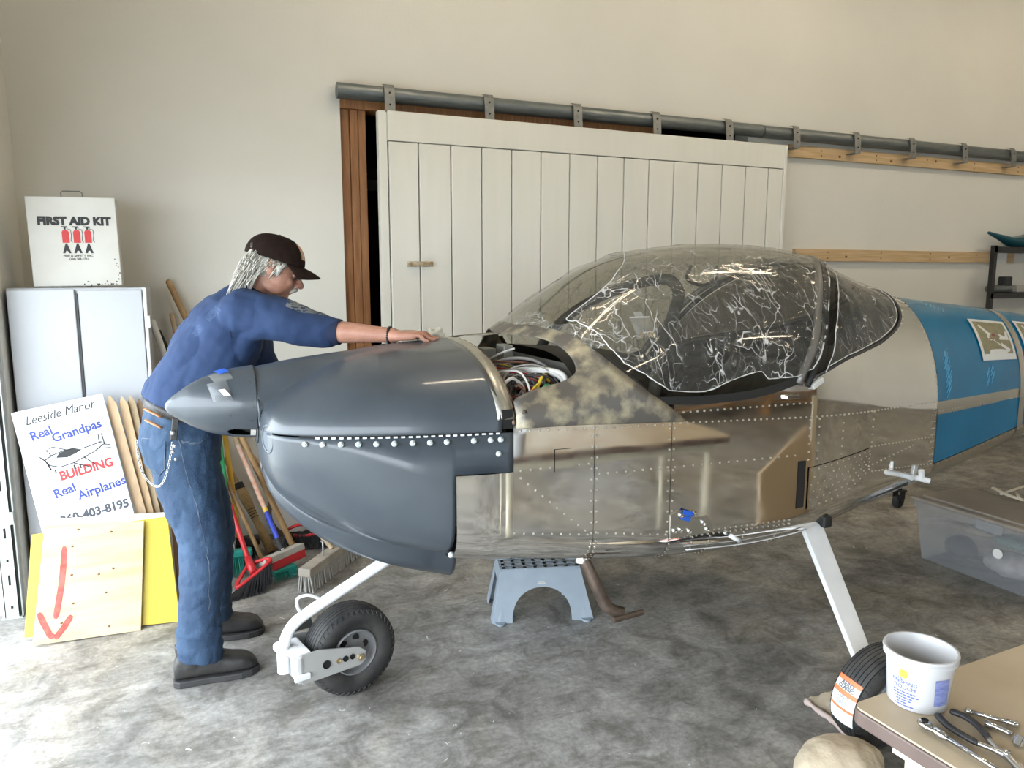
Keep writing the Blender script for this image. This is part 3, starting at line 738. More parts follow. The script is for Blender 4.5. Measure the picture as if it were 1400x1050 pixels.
# interior: tub, seats, bulkhead
for side in (-1, 1):
    obj('cockpit_side', MB().grid(lambda u, v: V((lerp(1.3, 3.0, u), YC + side * (WID(lerp(1.3, 3.0, u)) - 0.012), lerp(0.66, ZRL(lerp(1.3, 3.0, u)) + 0.02, v))), 20, 4), m_interior, air, smooth=True, fix=False)
obj('cockpit_floor', MB().box((1.3, YC - 0.44, 0.66), (2.6, YC + 0.44, 0.67)), m_interior, air)
obj('baggage_bulkhead', MB().add([(2.45, YC - 0.45, 0.66), (2.45, YC + 0.45, 0.66), (2.70, YC + 0.30, 1.30), (2.70, YC - 0.30, 1.30)], [(0, 1, 2, 3)]), m_interior, air, fix=False)
m_seat = mat('seat_cloth', (0.028, 0.030, 0.028), 0.8, col2=(0.05, 0.052, 0.05), scale=20)
for sy in (-0.25, 0.25):
    def seat(u, v):
        a = lerp(-1, 1, u)
        return V((1.95 + 0.30 * v + 0.04 * abs(a) ** 3 * -1, YC + sy + a * 0.21 * (1 - 0.12 * v ** 3), 0.85 + 0.42 * v))
    obj('seat_back', MB().grid(seat, 10, 8), m_seat, air, smooth=True, fix=False, solid=0.07)
    obj('seat_cushion', MB().box((1.55, YC + sy - 0.21, 0.80), (2.02, YC + sy + 0.21, 0.90)), m_seat, air, bevel=0.03)
obj('cable_loop', MB().tube(smoothpath([V((2.10, YC + 0.1, 1.66)), V((2.08, YC + 0.1, 1.60)), V((2.15, YC + 0.08, 1.57)), V((2.22, YC + 0.08, 1.60)), V((2.22, YC + 0.08, 1.66))]), 0.008, 6), m_black, air, smooth=True)
# rear window
def rwin(u, v, side, off=0.0):
    t = lerp(0.12, 1.0, v); xa = XRR(t) + 0.03; xb = max(xa + 0.001, win_x(t))
    return SU(lerp(xa, xb, u), t, side, off)
rw = MB().grid(lambda u, v: rwin(u, v, -1, -0.003), 24, 24)
rw.grid(lambda u, v: rwin(u, v, 1, -0.003), 24, 24)
m_glass2 = glassy('rear_window', (0.22, 0.215, 0.20))
obj('baggage_dark_sheet', MB().add([(2.2, YC - .50, 1.16), (2.2, YC + .50, 1.16), (3.08, YC + .30, 1.24), (3.08, YC - .30, 1.24)], [(0, 1, 2, 3)]), m_interior, air, fix=False)  # dark sheet added so the rear window looks dark inside
obj('window_liner', MB().grid(lambda u, v: SU(lerp(2.3, 3.10, u), lerp(0.0, max(.02, RL(lerp(2.3, 3.1, u)) - .02), v), 1, -.012), 14, 6), m_interior, air, smooth=True, fix=False)
obj('rear_window', rw, m_glass2, air, smooth=True, fix=False)
for side in (-1, 1):
    obj('window_edge', MB().tube([SU(win_x(t) if t > .094 else 2.164, t, side, 0.001) for t in [lerp(.1, 1, i / 40) for i in range(41)]], 0.006, 6), m_seam, air, smooth=True)
for i in range(22):
    t = lerp(.12, .98, i / 21); rivet(SU(win_x(t) + 0.018, t, -1, 0.003), SU(win_x(t), t, -1, 1) - SU(win_x(t), t, -1, 0))
lt = SU(2.13, 0.035, -1, 0.006)
obj('canopy_latch', MB().box((-0.03, -0.012, -0.008), (0.032, 0.006, 0.010), Matrix.Translation(lt + V((-0.04, 0, -0.0)))), m_chrome, air, bevel=0.004)
lt2 = SU(2.22, 0.085, -1, 0.008)
obj('canopy_latch', MB().box((-0.03, -0.01, -0.01), (0.03, 0.01, 0.012), Matrix.Translation(lt2) @ Matrix.Rotation(-0.5, 4, 'Y')), mat('pale_plastic', (0.6, 0.6, 0.56), 0.3), air, bevel=0.004)
stuff(obj('rivets', RIV, m_rivet, air, fix=False))

# --- cowling
ZS = 1.122
WCW = itp([.200, .2035, .209, .220, .245, .30, .37, .5, .7, .905], [.10, .17, .215, .255, .30, .345, .385, .435, .495, .537])
ZCT = itp([.2, .33, .46, .6, .73, .905], [1.300, 1.322, 1.337, 1.351, 1.364, 1.374])
ZCK = itp([.2, .22, .25, .33, .46, .6, .73, .905], [1.150, 1.19, 1.215, 1.262, 1.315, 1.346, 1.362, 1.374])
ZLO = itp([.200, .204, .212, .225, .25, .30, .37, .5, .65, .8, .905], [1.04, .995, .955, .92, .875, .825, .778, .722, .69, .676, .665])
def smax(a, b, k=0.012):
    h = max(0.0, min(1.0, 0.5 + 0.5 * (a - b) / k)); return b * (1 - h) + a * h + k * h * (1 - h)
def cowl_up(x, t, side):
    w = WCW(x); d = w * math.cos(t * PI / 2)
    n = 2.1
    ck = ZS + (ZCK(x) - ZS) * (max(0, 1 - (d / w) ** n)) ** (1 / n)
    wh = 0.135 + 0.02 * x
    hp_ = ZS + (ZCT(x) - ZS) * math.sqrt(max(0, 1 - (d / wh) ** 2)) if d < wh else ZS - 0.02
    z = smax(ck, hp_) if d < wh * 1.1 else ck
    return V((x, YC + side * d, z))
def cowl_lo(x, t, side):
    w = WCW(x); a = t * PI / 2; n = 2.4 + 4.5 * max(0.0, min(1.0, (x - .3) / .45)) ** 1.5
    c = math.cos(a) ** (2 / n); s_ = math.sin(a) ** (2 / n)
    return V((x, YC + side * w * c, ZS - 0.006 - (ZS - 0.006 - ZLO(x)) * s_))
cx = [.2000, .2008, .202, .2035, .206, .209, .214, .220, .23, .245, .26, .28] + [lerp(.30, .905, i / 30) for i in range(31)]
up = MB()
up.loft([[cowl_up(x, j / 60, -1) for j in range(61)] + [cowl_up(x, 1 - j / 60, 1) for j in range(1, 61)] for x in cx], False, False)
r0 = [cowl_up(.2, j / 60, -1) for j in range(61)] + [cowl_up(.2, 1 - j / 60, 1) for j in range(1, 61)]
up.add(r0, [tuple(range(len(r0)))])
upo = obj('upper_cowling', up, m_primer, air, smooth=True, fix=False, solid=0.004)
lo_ = MB()
rows_ = [[cowl_lo(x, j / 40, -1) for j in range(41)] + [cowl_lo(x, 1 - j / 40, 1) for j in range(1, 41)] for x in cx + [.92, .941]]
lo_.loft(rows_, False, False)
lo_.add(rows_[0], [tuple(range(81))])
me = lo_.mesh('lower_cowling')
bm = bmesh.new(); bm.from_mesh(me)
for co, no in (((0.757, 0, 0), (1, 0, 0)), ((0, 0, 0.985), (0, 0, 1))):
    bmesh.ops.bisect_plane(bm, geom=bm.verts[:] + bm.edges[:] + bm.faces[:], plane_co=co, plane_no=no)
bmesh.ops.delete(bm, geom=[f for f in bm.faces if f.calc_center_median().x > 0.757 and f.calc_center_median().z < 0.985], context='FACES')
bm.to_mesh(me); bm.free()
obj('lower_cowling', me, m_primer, air, smooth=True, solid=0.004)
# chin scoop under the cowl
ZSC = itp([.21, .23, .273, .334, .41, .515, .625, .74, .86], [.935, .865, .80, .735, .673, .61, .558, .514, .473])
WSC = itp([.21, .27, .4, .6, .86], [.05, .11, .165, .20, .215])
def scoop(u, v):
    x = lerp(.212, .86, u); a = v * PI; n = 3.2
    c = math.copysign(abs(math.cos(a)) ** (2 / n), math.cos(a)); s_ = math.sin(a) ** (2 / n)
    zt_ = ZLO(x) + 0.015 + (0.02 if x > .75 else 0)
    return V((x, YC - WSC(x) * c, zt_ - (zt_ - ZSC(x)) * s_))
obj('chin_scoop', MB().grid(scoop, 40, 32), m_primer, air, smooth=True, fix=False, solid=0.006)
# air inlets: recessed rings in the nose
for side in (-1, 1):
    Mi = Matrix.Translation((0.2165, YC + side * 0.238, 1.098)) @ Matrix.Rotation(side * -0.42, 4, 'Z') @ Matrix.Rotation(PI / 2, 4, 'Y') @ Matrix.Scale(1.35, 4, (1, 0, 0))
    obj('air_inlet', MB().lathe([(0.036, 0.004), (0.036, -0.003), (0.033, -0.004), (0.030, -0.002), (0.030, 0.004)], 28, Mi), m_primer, air, smooth=True)
    obj('inlet_plug', MB().lathe([(0.0, -0.001), (0.031, -0.001)], 28, Mi), mat('inlet_blue_grey', (0.07, 0.09, 0.12), 0.5), air)
# hinge line: black strip with white eyelets, and the row of pale fasteners below
def split_pt(x, dz=0.0, off=0.004): return V((x, YC - WCW(x) - off, ZS - 0.004 + dz))
obj('hinge_strip', MB().grid(lambda u, v: split_pt(lerp(.30, .905, u), lerp(-0.004, 0.004, v) + 0.004 * u, 0.0015), 30, 1), m_hole, air, fix=False)
hg = MB()
x = 0.345
while x < 0.90:
    a = split_pt(x, -0.002); b = split_pt(x + 0.012, -0.002)
    hg.tube([a, b], 0.0031, 6); x += 0.0225
stuff(obj('hinge_eyelets', hg, m_whitemet, air))
m_fast = mat('pale_fastener', (0.62, 0.70, 0.72), 0.35, 0.3)
for px in (424, 447, 471, 494, 517, 540, 563, 585, 606, 640, 661, 681):
    x = at_y(px, 598, YC - 0.47).x
    p = split_pt(min(x, .90), -0.022, 0.003)
    obj('fastener', MB().lathe([(0.010, 0), (0.009, 0.005), (0.006, 0.007), (0.006, 0.011), (0.003, 0.012), (0.0, 0.009)], 12, frame(p, (1, 0, 0), (0, 0, 1))), m_fast, air, smooth=True)
for (x, z) in ((0.893, 1.05), (0.74, 0.72)):
    obj('fastener', MB().lathe([(0.010, 0), (0.009, 0.005), (0.006, 0.007), (0.006, 0.011), (0.0, 0.011)], 12, frame(V((x, YC - WCW(x) - 0.004 + (0.008 if z < .8 else 0), z)), (1, 0, 0), (0, 0, 1))), m_fast, air, smooth=True)

# --- spinner with the blade cut-out
SPR = itp([0, .03, .12, .3, .52, .76, 1.0], [.010, .045, .042 + .0, .073, .100, .118, .127]) if False else itp([0, .02, .06, .12, .3, .52, .76, 1.0], [.004, .016, .027, .040, .074, .101, .118, .127])
sp = MB()
ns, na = 90, 160
def spf(s, a): 
    return V((-0.085 + 0.283 * s, YC - SPR(s) * math.sin(a), 1.184 + SPR(s) * math.cos(a)))
gridp = [[spf(i / ns, 2*PI*j/na) for j in range(na)] for i in range(ns + 1)]
vs = [p for r in gridp for p in r]; fs = []
def in_cut(s, a):
    for a0 in (math.radians(141), math.radians(141 + 180)):
        da = (a - a0 + PI) % (2*PI) - PI
        dd = da * SPR(s) / 0.021
        if s > 0.77:
            if abs(dd) < 1: return True
        else:
            if ((s - 0.77) / 0.105) ** 2 + dd ** 2 < 1: return True
    return False
for i in range(ns):
    for j in range(na):
        if not in_cut((i + .5) / ns, 2*PI*(j + .5)/na):
            fs.append((i*na + j, i*na + (j+1) % na, (i+1)*na + (j+1) % na, (i+1)*na + j))
sp.add(vs, fs)
spo = obj('spinner', sp, m_primer, air, smooth=True, fix=False, solid=0.003)
obj('spinner_core', MB().lathe([(0.0, 0), (0.06, 0.0), (0.108, 0.085), (0.108, 0.1)], 32, Matrix.Translation((0.09, YC, 1.184)) @ Matrix.Rotation(PI / 2, 4, 'Y')), m_hole, spo, smooth=True)
obj('back_plate', MB().lathe([(0.0, 0), (0.124, 0.0), (0.124, 0.008), (0, 0.008)], 48, Matrix.Translation((0.192, YC, 1.184)) @ Matrix.Rotation(PI / 2, 4, 'Y')), m_seam, spo, smooth=False)
obj('cut_out_tab', MB().grid(lambda u, v: spf(lerp(.925, .985, u), math.radians(141) + lerp(-.165, .165, v)) * 0.985 + V((0.092, YC, 1.184)) * 0.015, 2, 6), mat('tab_white', (0.62, 0.60, 0.56), 0.5), spo, smooth=True, fix=False)
for (s, a) in ((.93, 50), (.96, 90), (.70, 103), (.93, 112)):
    c = spf(s, math.radians(a)); n = spf(s, math.radians(a)) - V((c.x + 0.02, YC, 1.184))
    obj('spinner_screw', MB().lathe([(0.0035, 0), (0.0035, 0.0015), (0, 0.0015)], 8, frame(c, n.orthogonal(), n.cross(n.orthogonal()))), m_chrome if a == 50 else m_seam, spo)

# --- nose gear
leg = smoothpath([V((0.80, YC, 0.60)), V((0.653, YC, 0.535)), V((0.48, YC, 0.447)), V((0.36, YC, 0.385)), V((0.298, YC, 0.345)), V((0.268, YC, 0.30)), V((0.258, YC, 0.25))], 6)
obj('nose_leg', MB().tube(leg, 0.021, 16), m_whitemet, air, smooth=True, edge=0.9)
obj('tow_loop', MB().tube(smoothpath([V((0.40, YC, 0.42)), V((0.355, YC, 0.445)), V((0.315, YC, 0.44)), V((0.312, YC, 0.41)), V((0.325, YC, 0.375))]), 0.006, 8), m_whitemet, air, smooth=True)
PIV = V((0.255, YC, 0.215)); TURN = math.radians(14)
fk = obj('fork_pivot', MB().tube([PIV + V((0, 0, -0.05)), PIV + V((0, 0, 0.045))], 0.024, 18).tube([PIV + V((-0.006, 0, 0.045)), PIV + V((-0.006, 0, 0.058))], 0.030, 18), m_whitemet, air, smooth=True, edge=0.6)
MF = Matrix.Translation(PIV) @ Matrix.Rotation(TURN, 4, 'Z')      # fork frame: x trails aft
WR, AX = 0.178, V((0.262, 0, -0.037))
def arm(sgn):
    # side plate with holes
    pts = [(0.03, 0.045), (0.10, 0.042), (0.26, 0.004), (0.285, -0.018), (0.285, -0.052), (0.265, -0.068), (0.10, -0.072), (0.03, -0.07)]
    M = MF @ Matrix.Translation((0, sgn * 0.088, 0)) @ Matrix.Rotation(PI / 2, 4, 'X')
    mb = MB().prism(pts, 0.008, M)
    return mb
for sgn in (-1, 1):
    ar = obj('fork_arm', arm(sgn), m_silver, air, bevel=0.002)
    if sgn < 0:
        for (hx_, r) in ((0.125, 0.014), (0.172, 0.009), (0.20, 0.010), (0.228, 0.009)):
            obj('lightening_hole', MB().lathe([(0, 0.0), (r, 0.0), (r, 0.004), (r * 1.12, 0.004), (r * 1.12, -0.001)], 16, MF @ Matrix.Translation((hx_, -0.0964, -0.022 - 0.02 * (hx_ - .12))) @ Matrix.Rotation(PI / 2, 4, 'X')), m_hole if hx_ != 0.172 else m_brassb, ar)
    obj('axle_bolt', MB().lathe([(0.014, 0), (0.014, 0.008), (0.009, 0.009), (0.009, 0.014), (0, 0.014)], 6, MF @ Matrix.Translation(AX + V((0, sgn * 0.096, 0))) @ Matrix.Rotation(PI / 2 * (1 if sgn < 0 else -1), 4, 'X')), m_brassb, ar)
obj('fork_crown', MB().box((0.015, -0.096, -0.07), (0.055, 0.096, 0.045), MF), m_silver, air, bevel=0.012)
obj('fork_gusset', MB().box((0.0, -0.108, -0.05), (0.06, -0.094, -0.028), MF).box((0.0, -0.09, 0.030), (0.07, 0.05, 0.046), MF), m_whitemet, air, bevel=0.004)
obj('fork_stop', MB().prism([(0.03, 0.05), (0.06, 0.10), (0.14, 0.10), (0.15, 0.05)], 0.004, MF @ Matrix.Translation((0, 0.085, 0)) @ Matrix.Rotation(PI / 2, 4, 'X')), m_interior, air)
# wheels
def make_wheel(M, R, wd, name='wheel'):
    """M: wheel frame, local z is the axle"""
    h = wd / 2
    prof = [(R*.47, -h*.62), (R*.52, -h*.80), (R*.66, -h*1.0), (R*.80, -h*.99), (R*.90, -h*.86)]
    # tread with circumferential grooves
    tread = []
    n = 7
    for k in range(n):
        y0 = lerp(-.80, .80, k / n) * h; y1 = lerp(-.80, .80, (k + 0.80) / n) * h; y2 = lerp(-.80, .80, (k + 1) / n) * h
        def rad(y): return R * (1 - 0.055 * (abs(y) / (h * .8)) ** 2.2)
        tread += [(rad(y0), y0), (rad((y0 + y1) / 2), (y0 + y1) / 2), (rad(y1), y1), (rad(y1) - 0.005, y1 + 0.0006), (rad(y2) - 0.005, y2 - 0.0006)]
    prof += tread + [(R*.90, h*.86), (R*.80, h*.99), (R*.66, h*1.0), (R*.52, h*.80), (R*.47, h*.62)]
    ty = obj('tyre', MB().lathe(prof, 72, M), m_rubber, air, smooth=True, edge=0.7)
    # shoulder lugs, triangles along both edges of the tread
    lg = MB(); nl = 44
    for i in range(nl):
        for sg in (-1, 1):
            a = 2*PI*i/nl; da = 2*PI/nl
            def pt(rr, y, an): return M @ V((rr * math.cos(an), rr * math.sin(an), y * sg))
            lg.add([pt(R*.955, h*.82, a + da*.08), pt(R*.955, h*.82, a + da*.92), pt(R*.875, h*.965, a + da*.5),
                    pt(R*.93, h*.80, a + da*.08), pt(R*.93, h*.80, a + da*.92), pt(R*.86, h*.90, a + da*.5)],
                   [(0, 1, 2), (0, 3, 4, 1), (1, 4, 5, 2), (2, 5, 3, 0)])
    stuff(obj('tread_lugs', lg, m_rubber, ty))
    for sg in (-1, 1):
        S_ = M @ Matrix.Scale(sg, 4, (0, 0, 1))
        rim_ = obj('wheel_rim', MB().lathe([(R*.50, h*.68), (R*.505, h*.86), (R*.475, h*.90), (R*.45, h*.80), (R*.42, h*.50), (R*.36, h*.46), (R*.20, h*.60), (R*.13, h*.66), (R*.12, h*.95), (0, h*.95)], 48, S_), m_rim, air, smooth=True, edge=0.6)
        for k in range(6):
            a = k * PI / 3 + .3
            obj('rim_hole', MB().lathe([(0, 0.001), (0.0135, 0.001), (0.0150, -0.002)], 14, S_ @ Matrix.Translation((R*.285*math.cos(a), R*.285*math.sin(a), h*.535))), m_hole, rim_)
MW = MF @ Matrix.Translation(AX) @ Matrix.Rotation(PI / 2, 4, 'X')
make_wheel(MW, WR, 0.128)
# --- main gear: flat white legs
def main_gear(side):
    top0 = V((2.30, YC + side * 0.40, 0.655)); kn = V((2.285, YC + side * 0.50, 0.61)); bot = V((2.165, YC + side * 0.925, 0.205))
    c = [top0, kn, lerp(kn, bot, .5), bot]
    wd = [0.052, 0.050, 0.045, 0.040]
    mb = MB(); rings = []
    for i, p in enumerate(c):
        t = (c[min(i+1, 3)] - c[max(i-1, 0)]).normalized(); xd = V((1, 0, 0)); xd = (xd - t * xd.dot(t)).normalized(); nn = t.cross(xd).normalized()
        th = 0.011
        rings.append([p + xd * wd[i] + nn * th, p - xd * wd[i] + nn * th, p - xd * wd[i] - nn * th, p + xd * wd[i] - nn * th])
    mb.loft(rings)
    obj('main_leg', mb, m_whitemet, air, bevel=0.004)
    MWm = Matrix.Translation((2.125, YC + side * 1.005, 0.178)) @ Matrix.Rotation(0.10 * -side, 4, 'X') @ Matrix.Rotation(math.radians(0), 4, 'Z') @ Matrix.Rotation(PI / 2, 4, 'X')
    obj('axle', MB().tube([bot + V((0, -side * 0.01, -0.01)), V((2.135, YC + side * 1.03, 0.18))], 0.016, 12), m_whitemet, air, smooth=True)
    obj('brake_line', MB().tube(smoothpath([bot + V((-0.03, side * 0.0, 0.05)), bot + V((-0.10, side * 0.0, 0.02)), bot + V((-0.16, side * 0.01, -0.06)), bot + V((-0.10, side * 0.02, -0.12))]), 0.004, 6), m_whitemet, air, smooth=True)
    make_wheel(MWm, 0.180, 0.125)
    return MWm
MWN = main_gear(-1); main_gear(1)
obj('leg_fairing', MB().box((2.315, YC - 0.545, 0.60), (2.36, YC - 0.44, 0.65)), m_black, air, bevel=0.01)
# tyre label band
m_lab = mat('label_white', (0.80, 0.80, 0.79), 0.5); m_labo = mat('label_orange', (0.85, 0.20, 0.08), 0.5); m_labk = mat('label_print', (0.10, 0.11, 0.14), 0.5)
def band_pt(an, y, off=0.002):
    R = 0.180; h = 0.0625; rad = R * (1 - 0.055 * (min(abs(y), h * .8) / (h * .8)) ** 2.2) + off
    if abs(y) > h * .8: rad -= (abs(y) - h * .8) * 0.9
    return MWN @ V((rad * math.cos(an), rad * math.sin(an), y))
LA0, LA1, LY = math.radians(147), math.radians(199), 0.046
lbl = obj('tyre_label', MB().grid(lambda u, v: band_pt(lerp(LA0, LA1, u), lerp(-LY, LY, v)), 20, 8), m_lab, air, smooth=True, fix=False)
for u0, u1 in ((0.0, 0.10), (0.26, 0.36), (0.62, 0.68)):
    obj('label_stripe', MB().grid(lambda u, v: band_pt(lerp(LA0, LA1, lerp(u0, u1, u)), lerp(-LY, LY, v), 0.0026), 4, 8), m_labo, lbl, smooth=True, fix=False)
def band_text(body, u, size, bold=0.0):
    me = text_mesh(body, size, 0.0, 0, bold, 'CENTER')
    for v in me.vertices:
        an = lerp(LA0, LA1, u) - v.co.y / 0.18
        v.co = band_pt(an, v.co.x, 0.0032)
    stuff(obj('label_print', me, m_labk, lbl))
band_text('AERO', 0.165, 0.019, 0.0006); band_text('CLASSIC', 0.245, 0.0165, 0.0006); band_text('5.00-5', 0.43, 0.017)
for k in range(7):      # small print too fine to read in the photo
    u0 = .47 + .022 * k if k < 6 else .74; w_ = (.026, .020, .028, .018, .024, .016, .022)[k]
    stuff(obj('label_print', MB().grid(lambda u, v: band_pt(lerp(LA0, LA1, u0 + .008 * u), lerp(-w_, w_, v), 0.0032), 1, 6), m_labk, lbl, fix=False))
# --- entry step under the cabin
st = smoothpath([V((1.24, YC - 0.42, 0.66)), V((1.262, YC - 0.45, 0.60)), V((1.322, YC - 0.485, 0.455)), V((1.345, YC - 0.495, 0.42)), V((1.395, YC - 0.50, 0.398))], 5)
m_brown = mat('brown_steel', (0.20, 0.15, 0.12), 0.4, 0.75, col2=(0.11, 0.085, 0.07), scale=25)
obj('entry_step', MB().tube(st, 0.022, 14), m_brown, air, smooth=True, edge=0.9)
obj('step_peg', MB().tube([V((1.345, YC - 0.522, 0.388)), V((1.475, YC - 0.515, 0.392))], 0.011, 12), m_brown, air, smooth=True, edge=0.9)
obj('step_bushing', MB().lathe([(0.03, -0.02), (0.03, 0.01), (0.02, 0.012)], 14, Matrix.Translation((1.26, YC - 0.44, 0.615))), m_alu2, air, smooth=True)

# ================================================================ THINGS ON THE LEFT
m_cab = mat('cabinet_white', (0.47, 0.485, 0.51), 0.4, col2=(0.44, 0.455, 0.48), scale=2)
m_cabedge = mat('cabinet_edge', (0.62, 0.64, 0.64), 0.35, 0.3)
CY0 = 4.17
cab = thing('metal_cabinet', 'tall white metal cabinet under the first aid kit', 'cabinet', (-0.48, 4.4, 0))
cl = at_y(6, 392, CY0); cr = at_y(200, 392, CY0); cm = at_y(101, 395, CY0); zt = 1.555
obj('body', MB().box((-0.775, CY0 + 0.02, 0.0), (cr.x, 4.62, zt)), m_cab, cab, bevel=0.006)
d1 = obj('door', MB().box((-0.77, CY0 - 0.004, 0.04), (cm.x, CY0 + 0.018, zt - 0.008)), m_cab, cab, bevel=0.004)
d2 = obj('door', MB().box((cm.x + 0.012, CY0 + 0.004, 0.04), (cr.x - 0.022, CY0 + 0.022, zt - 0.012)), m_cab, cab, bevel=0.004)
obj('door_gap', MB().box((cm.x, CY0 + 0.0, 0.05), (cm.x + 0.011, CY0 + 0.02, zt - 0.03)), m_seam, cab)
obj('corner_post', MB().box((cr.x - 0.018, CY0 + 0.004, 0.0), (cr.x - 0.002, CY0 + 0.03, zt)), m_cabedge, cab, bevel=0.003)
hz = at_y(205, 440, CY0).z
obj('hinge', MB().box((cr.x - 0.004, CY0 - 0.002, hz - 0.03), (cr.x + 0.008, CY0 + 0.03, hz + 0.03)), m_cabedge, cab, bevel=0.003)

# first aid kit
m_kit = mat('kit_white', (0.60, 0.59, 0.54), 0.45, col2=(0.55, 0.53, 0.48), scale=5)
m_ink = mat('black_print', (0.02, 0.02, 0.02), 0.6); m_red = mat('red_print', (0.52, 0.03, 0.03), 0.5)
m_blueink = mat('blue_print', (0.03, 0.05, 0.28), 0.5); m_rusty = mat('chipped_paint', (0.05, 0.04, 0.03), 0.8)
KY = 4.24
k0 = at_y(34, 267, KY); k1 = at_y(158, 271, KY); kz = zt + 0.002
ka = at_y(41, 390, KY)
kit = thing('first_aid_kit', 'white metal FIRST AID KIT box standing on the cabinet', 'first aid kit', ((k0.x + k1.x) / 2, KY + .05, kz))
KW = k1.x - k0.x; KH = k0.z - kz
KM = Matrix.Translation((k0.x + 0.002, KY, kz)) @ Matrix.Rotation(math.radians(-0.8), 4, 'Y')
obj('box', MB().box((0, 0.02, 0), (KW, 0.12, KH), KM), m_kit, kit, bevel=0.005)
kd = obj('lid', MB().box((0.0, 0, 0.003), (KW, 0.018, KH - 0.002), KM), m_kit, kit, bevel=0.004)
hx0 = KW * .38; hx1 = KW * .62
obj('handle', MB().tube([KM @ V(p) for p in ((hx0, 0.06, KH), (hx0, 0.06, KH + 0.022), (hx0 + 0.01, 0.06, KH + 0.03), (hx1 - 0.01, 0.06, KH + 0.03), (hx1, 0.06, KH + 0.022), (hx1, 0.06, KH))], 0.003, 6), m_bracket, kit)
LM = KM @ Matrix.Rotation(PI / 2, 4, 'X')      # lettering frame: x right, y up, on the lid
def kt(body, x, y, size, m, bold=0.0, sx=1.0, al='CENTER', ex=0.0004):
    lettering('lettering', body, size, LM @ Matrix.Translation((x, y, 0.0008)), m, kd, bold=bold, sx=sx, align=al, extrude=ex)
kt('FIRST AID KIT', KW * .52, KH * .69, 0.052, m_ink, 0.0034, .98)
kt('FIRE & SAFETY INC.', KW * .53, KH * .335, 0.016, m_ink, 0.0002, .95)
kt('(206) 284-1721', KW * .53, KH * .30, 0.014, m_ink, 0.0002, .95)
for i in range(3):
    x = KW * (.39 + .125 * i) + 0.005
    pr = MB().prism([(x - 0.014, KH * .49), (x + 0.016, KH * .49), (x + 0.016, KH * .61), (x + 0.010, KH * .63), (x - 0.008, KH * .63), (x - 0.014, KH * .61)], 0.0012, LM)
    obj('extinguisher_emblem', pr, m_red, kd)
    pk_ = MB().prism([(x - 0.004, KH * .635), (x + 0.004, KH * .635), (x + 0.004, KH * .655), (x + 0.012, KH * .655), (x + 0.010, KH * .672), (x - 0.016, KH * .672), (x - 0.014, KH * .66), (x - 0.004, KH * .658)], 0.0012, LM)
    pk_.tube([LM @ V(q_ + (0.001,)) for q_ in ((x + 0.008, KH * .645), (x + 0.024, KH * .635), (x + 0.026, KH * .58), (x + 0.022, KH * .52), (x + 0.028, KH * .495))], 0.0012, 5)
    obj('emblem_valve', pk_, m_ink, kd)
    kt('A', x + 0.001, KH * .385, 0.056, m_ink, 0.0042, .72)
for i in range(26):
    a, b_ = (random.uniform(.55, .99), random.uniform(0.0, .015)) if i < 14 else (random.uniform(.93, .985), random.uniform(.02, .33))
    if i > 22: a, b_ = random.uniform(.6, .9), random.uniform(.02, .06)
    s_ = random.uniform(.0015, .0045)
    stuff(obj('paint_chip', MB().ball(LM @ V((KW * a, KH * b_ + .006, 0.0)), (s_, 0.0006, s_ * random.uniform(.7, 1.5)), 6, 4), m_rusty, kd))

# overhead door track: slotted galvanised angle
m_track = mat('zinc_track', (0.58, 0.60, 0.58), 0.4, 0.6, col2=(0.50, 0.52, 0.50), scale=10, stretch=(4, 4, .4))
tb = at_z(22, 835)
trk = thing('door_track', 'slotted galvanised overhead door track standing at the left edge', 'track', (-0.85, 4.04, 0))
ang = MB().box((-0.872, 4.02, 0), (-0.812, 4.024, 2.7)).box((-0.816, 4.02, 0), (-0.812, 4.075, 2.7)).box((-0.872, 4.02, 0), (-0.868, 4.06, 2.7))
obj('angle_rail', ang, m_track, trk)
obj('roller_channel', MB().box((-0.806, 4.03, 0), (-0.798, 4.078, 2.7)), m_track, trk, bevel=0.002)
obj('foot_plate', MB().box((-0.885, 4.01, 0), (-0.80, 4.08, 0.006)), m_track, trk)
for i in range(13):
    z = 0.05 + i * 0.115
    obj('slot', MB().box((-0.845, 4.0185, z), (-0.836, 4.021, z + (0.05 if i % 2 else 0.012))), m_hole, trk)
for z in (0.46, 1.25): obj('cross_bracket', MB().box((-0.91, 4.015, z), (-0.80, 4.02, z + 0.06)), m_track, trk)

# leaning boards
def lean_frame(yb, lean):   # plane rising from y=yb, tilting away by angle lean
    return V((0, yb, 0)), V((0, -math.cos(lean), math.sin(lean)))
def board(name, label, cat, pxs, yb, lean, th, m, bevel=0.002, part='panel', fn=None, pzs=None):
    p0, n = lean_frame(yb, lean)
    c = [at_plane(x, y, p0, n) for x, y in pxs]
    for q_ in c:
        if q_.z < 0.0: q_ -= V((0, math.sin(lean), math.cos(lean))) * (q_.z / math.cos(lean))
    mn = min(q_.z for q_ in c)
    t = thing(name, label, cat, (sum(q_.x for q_ in c) / 4, yb, 0))
    back = [q_ - n * th for q_ in c]
    o = obj(part, MB().add(c + back, [(0, 1, 2, 3), (4, 7, 6, 5)] + [(i, (i+1) % 4, 4 + (i+1) % 4, 4 + i) for i in range(4)]), m, t, bevel=bevel)
    return t, o, c, n
LEAN = math.radians(17)
m_sign = mat('sign_white', (0.82, 0.82, 0.84), 0.4)
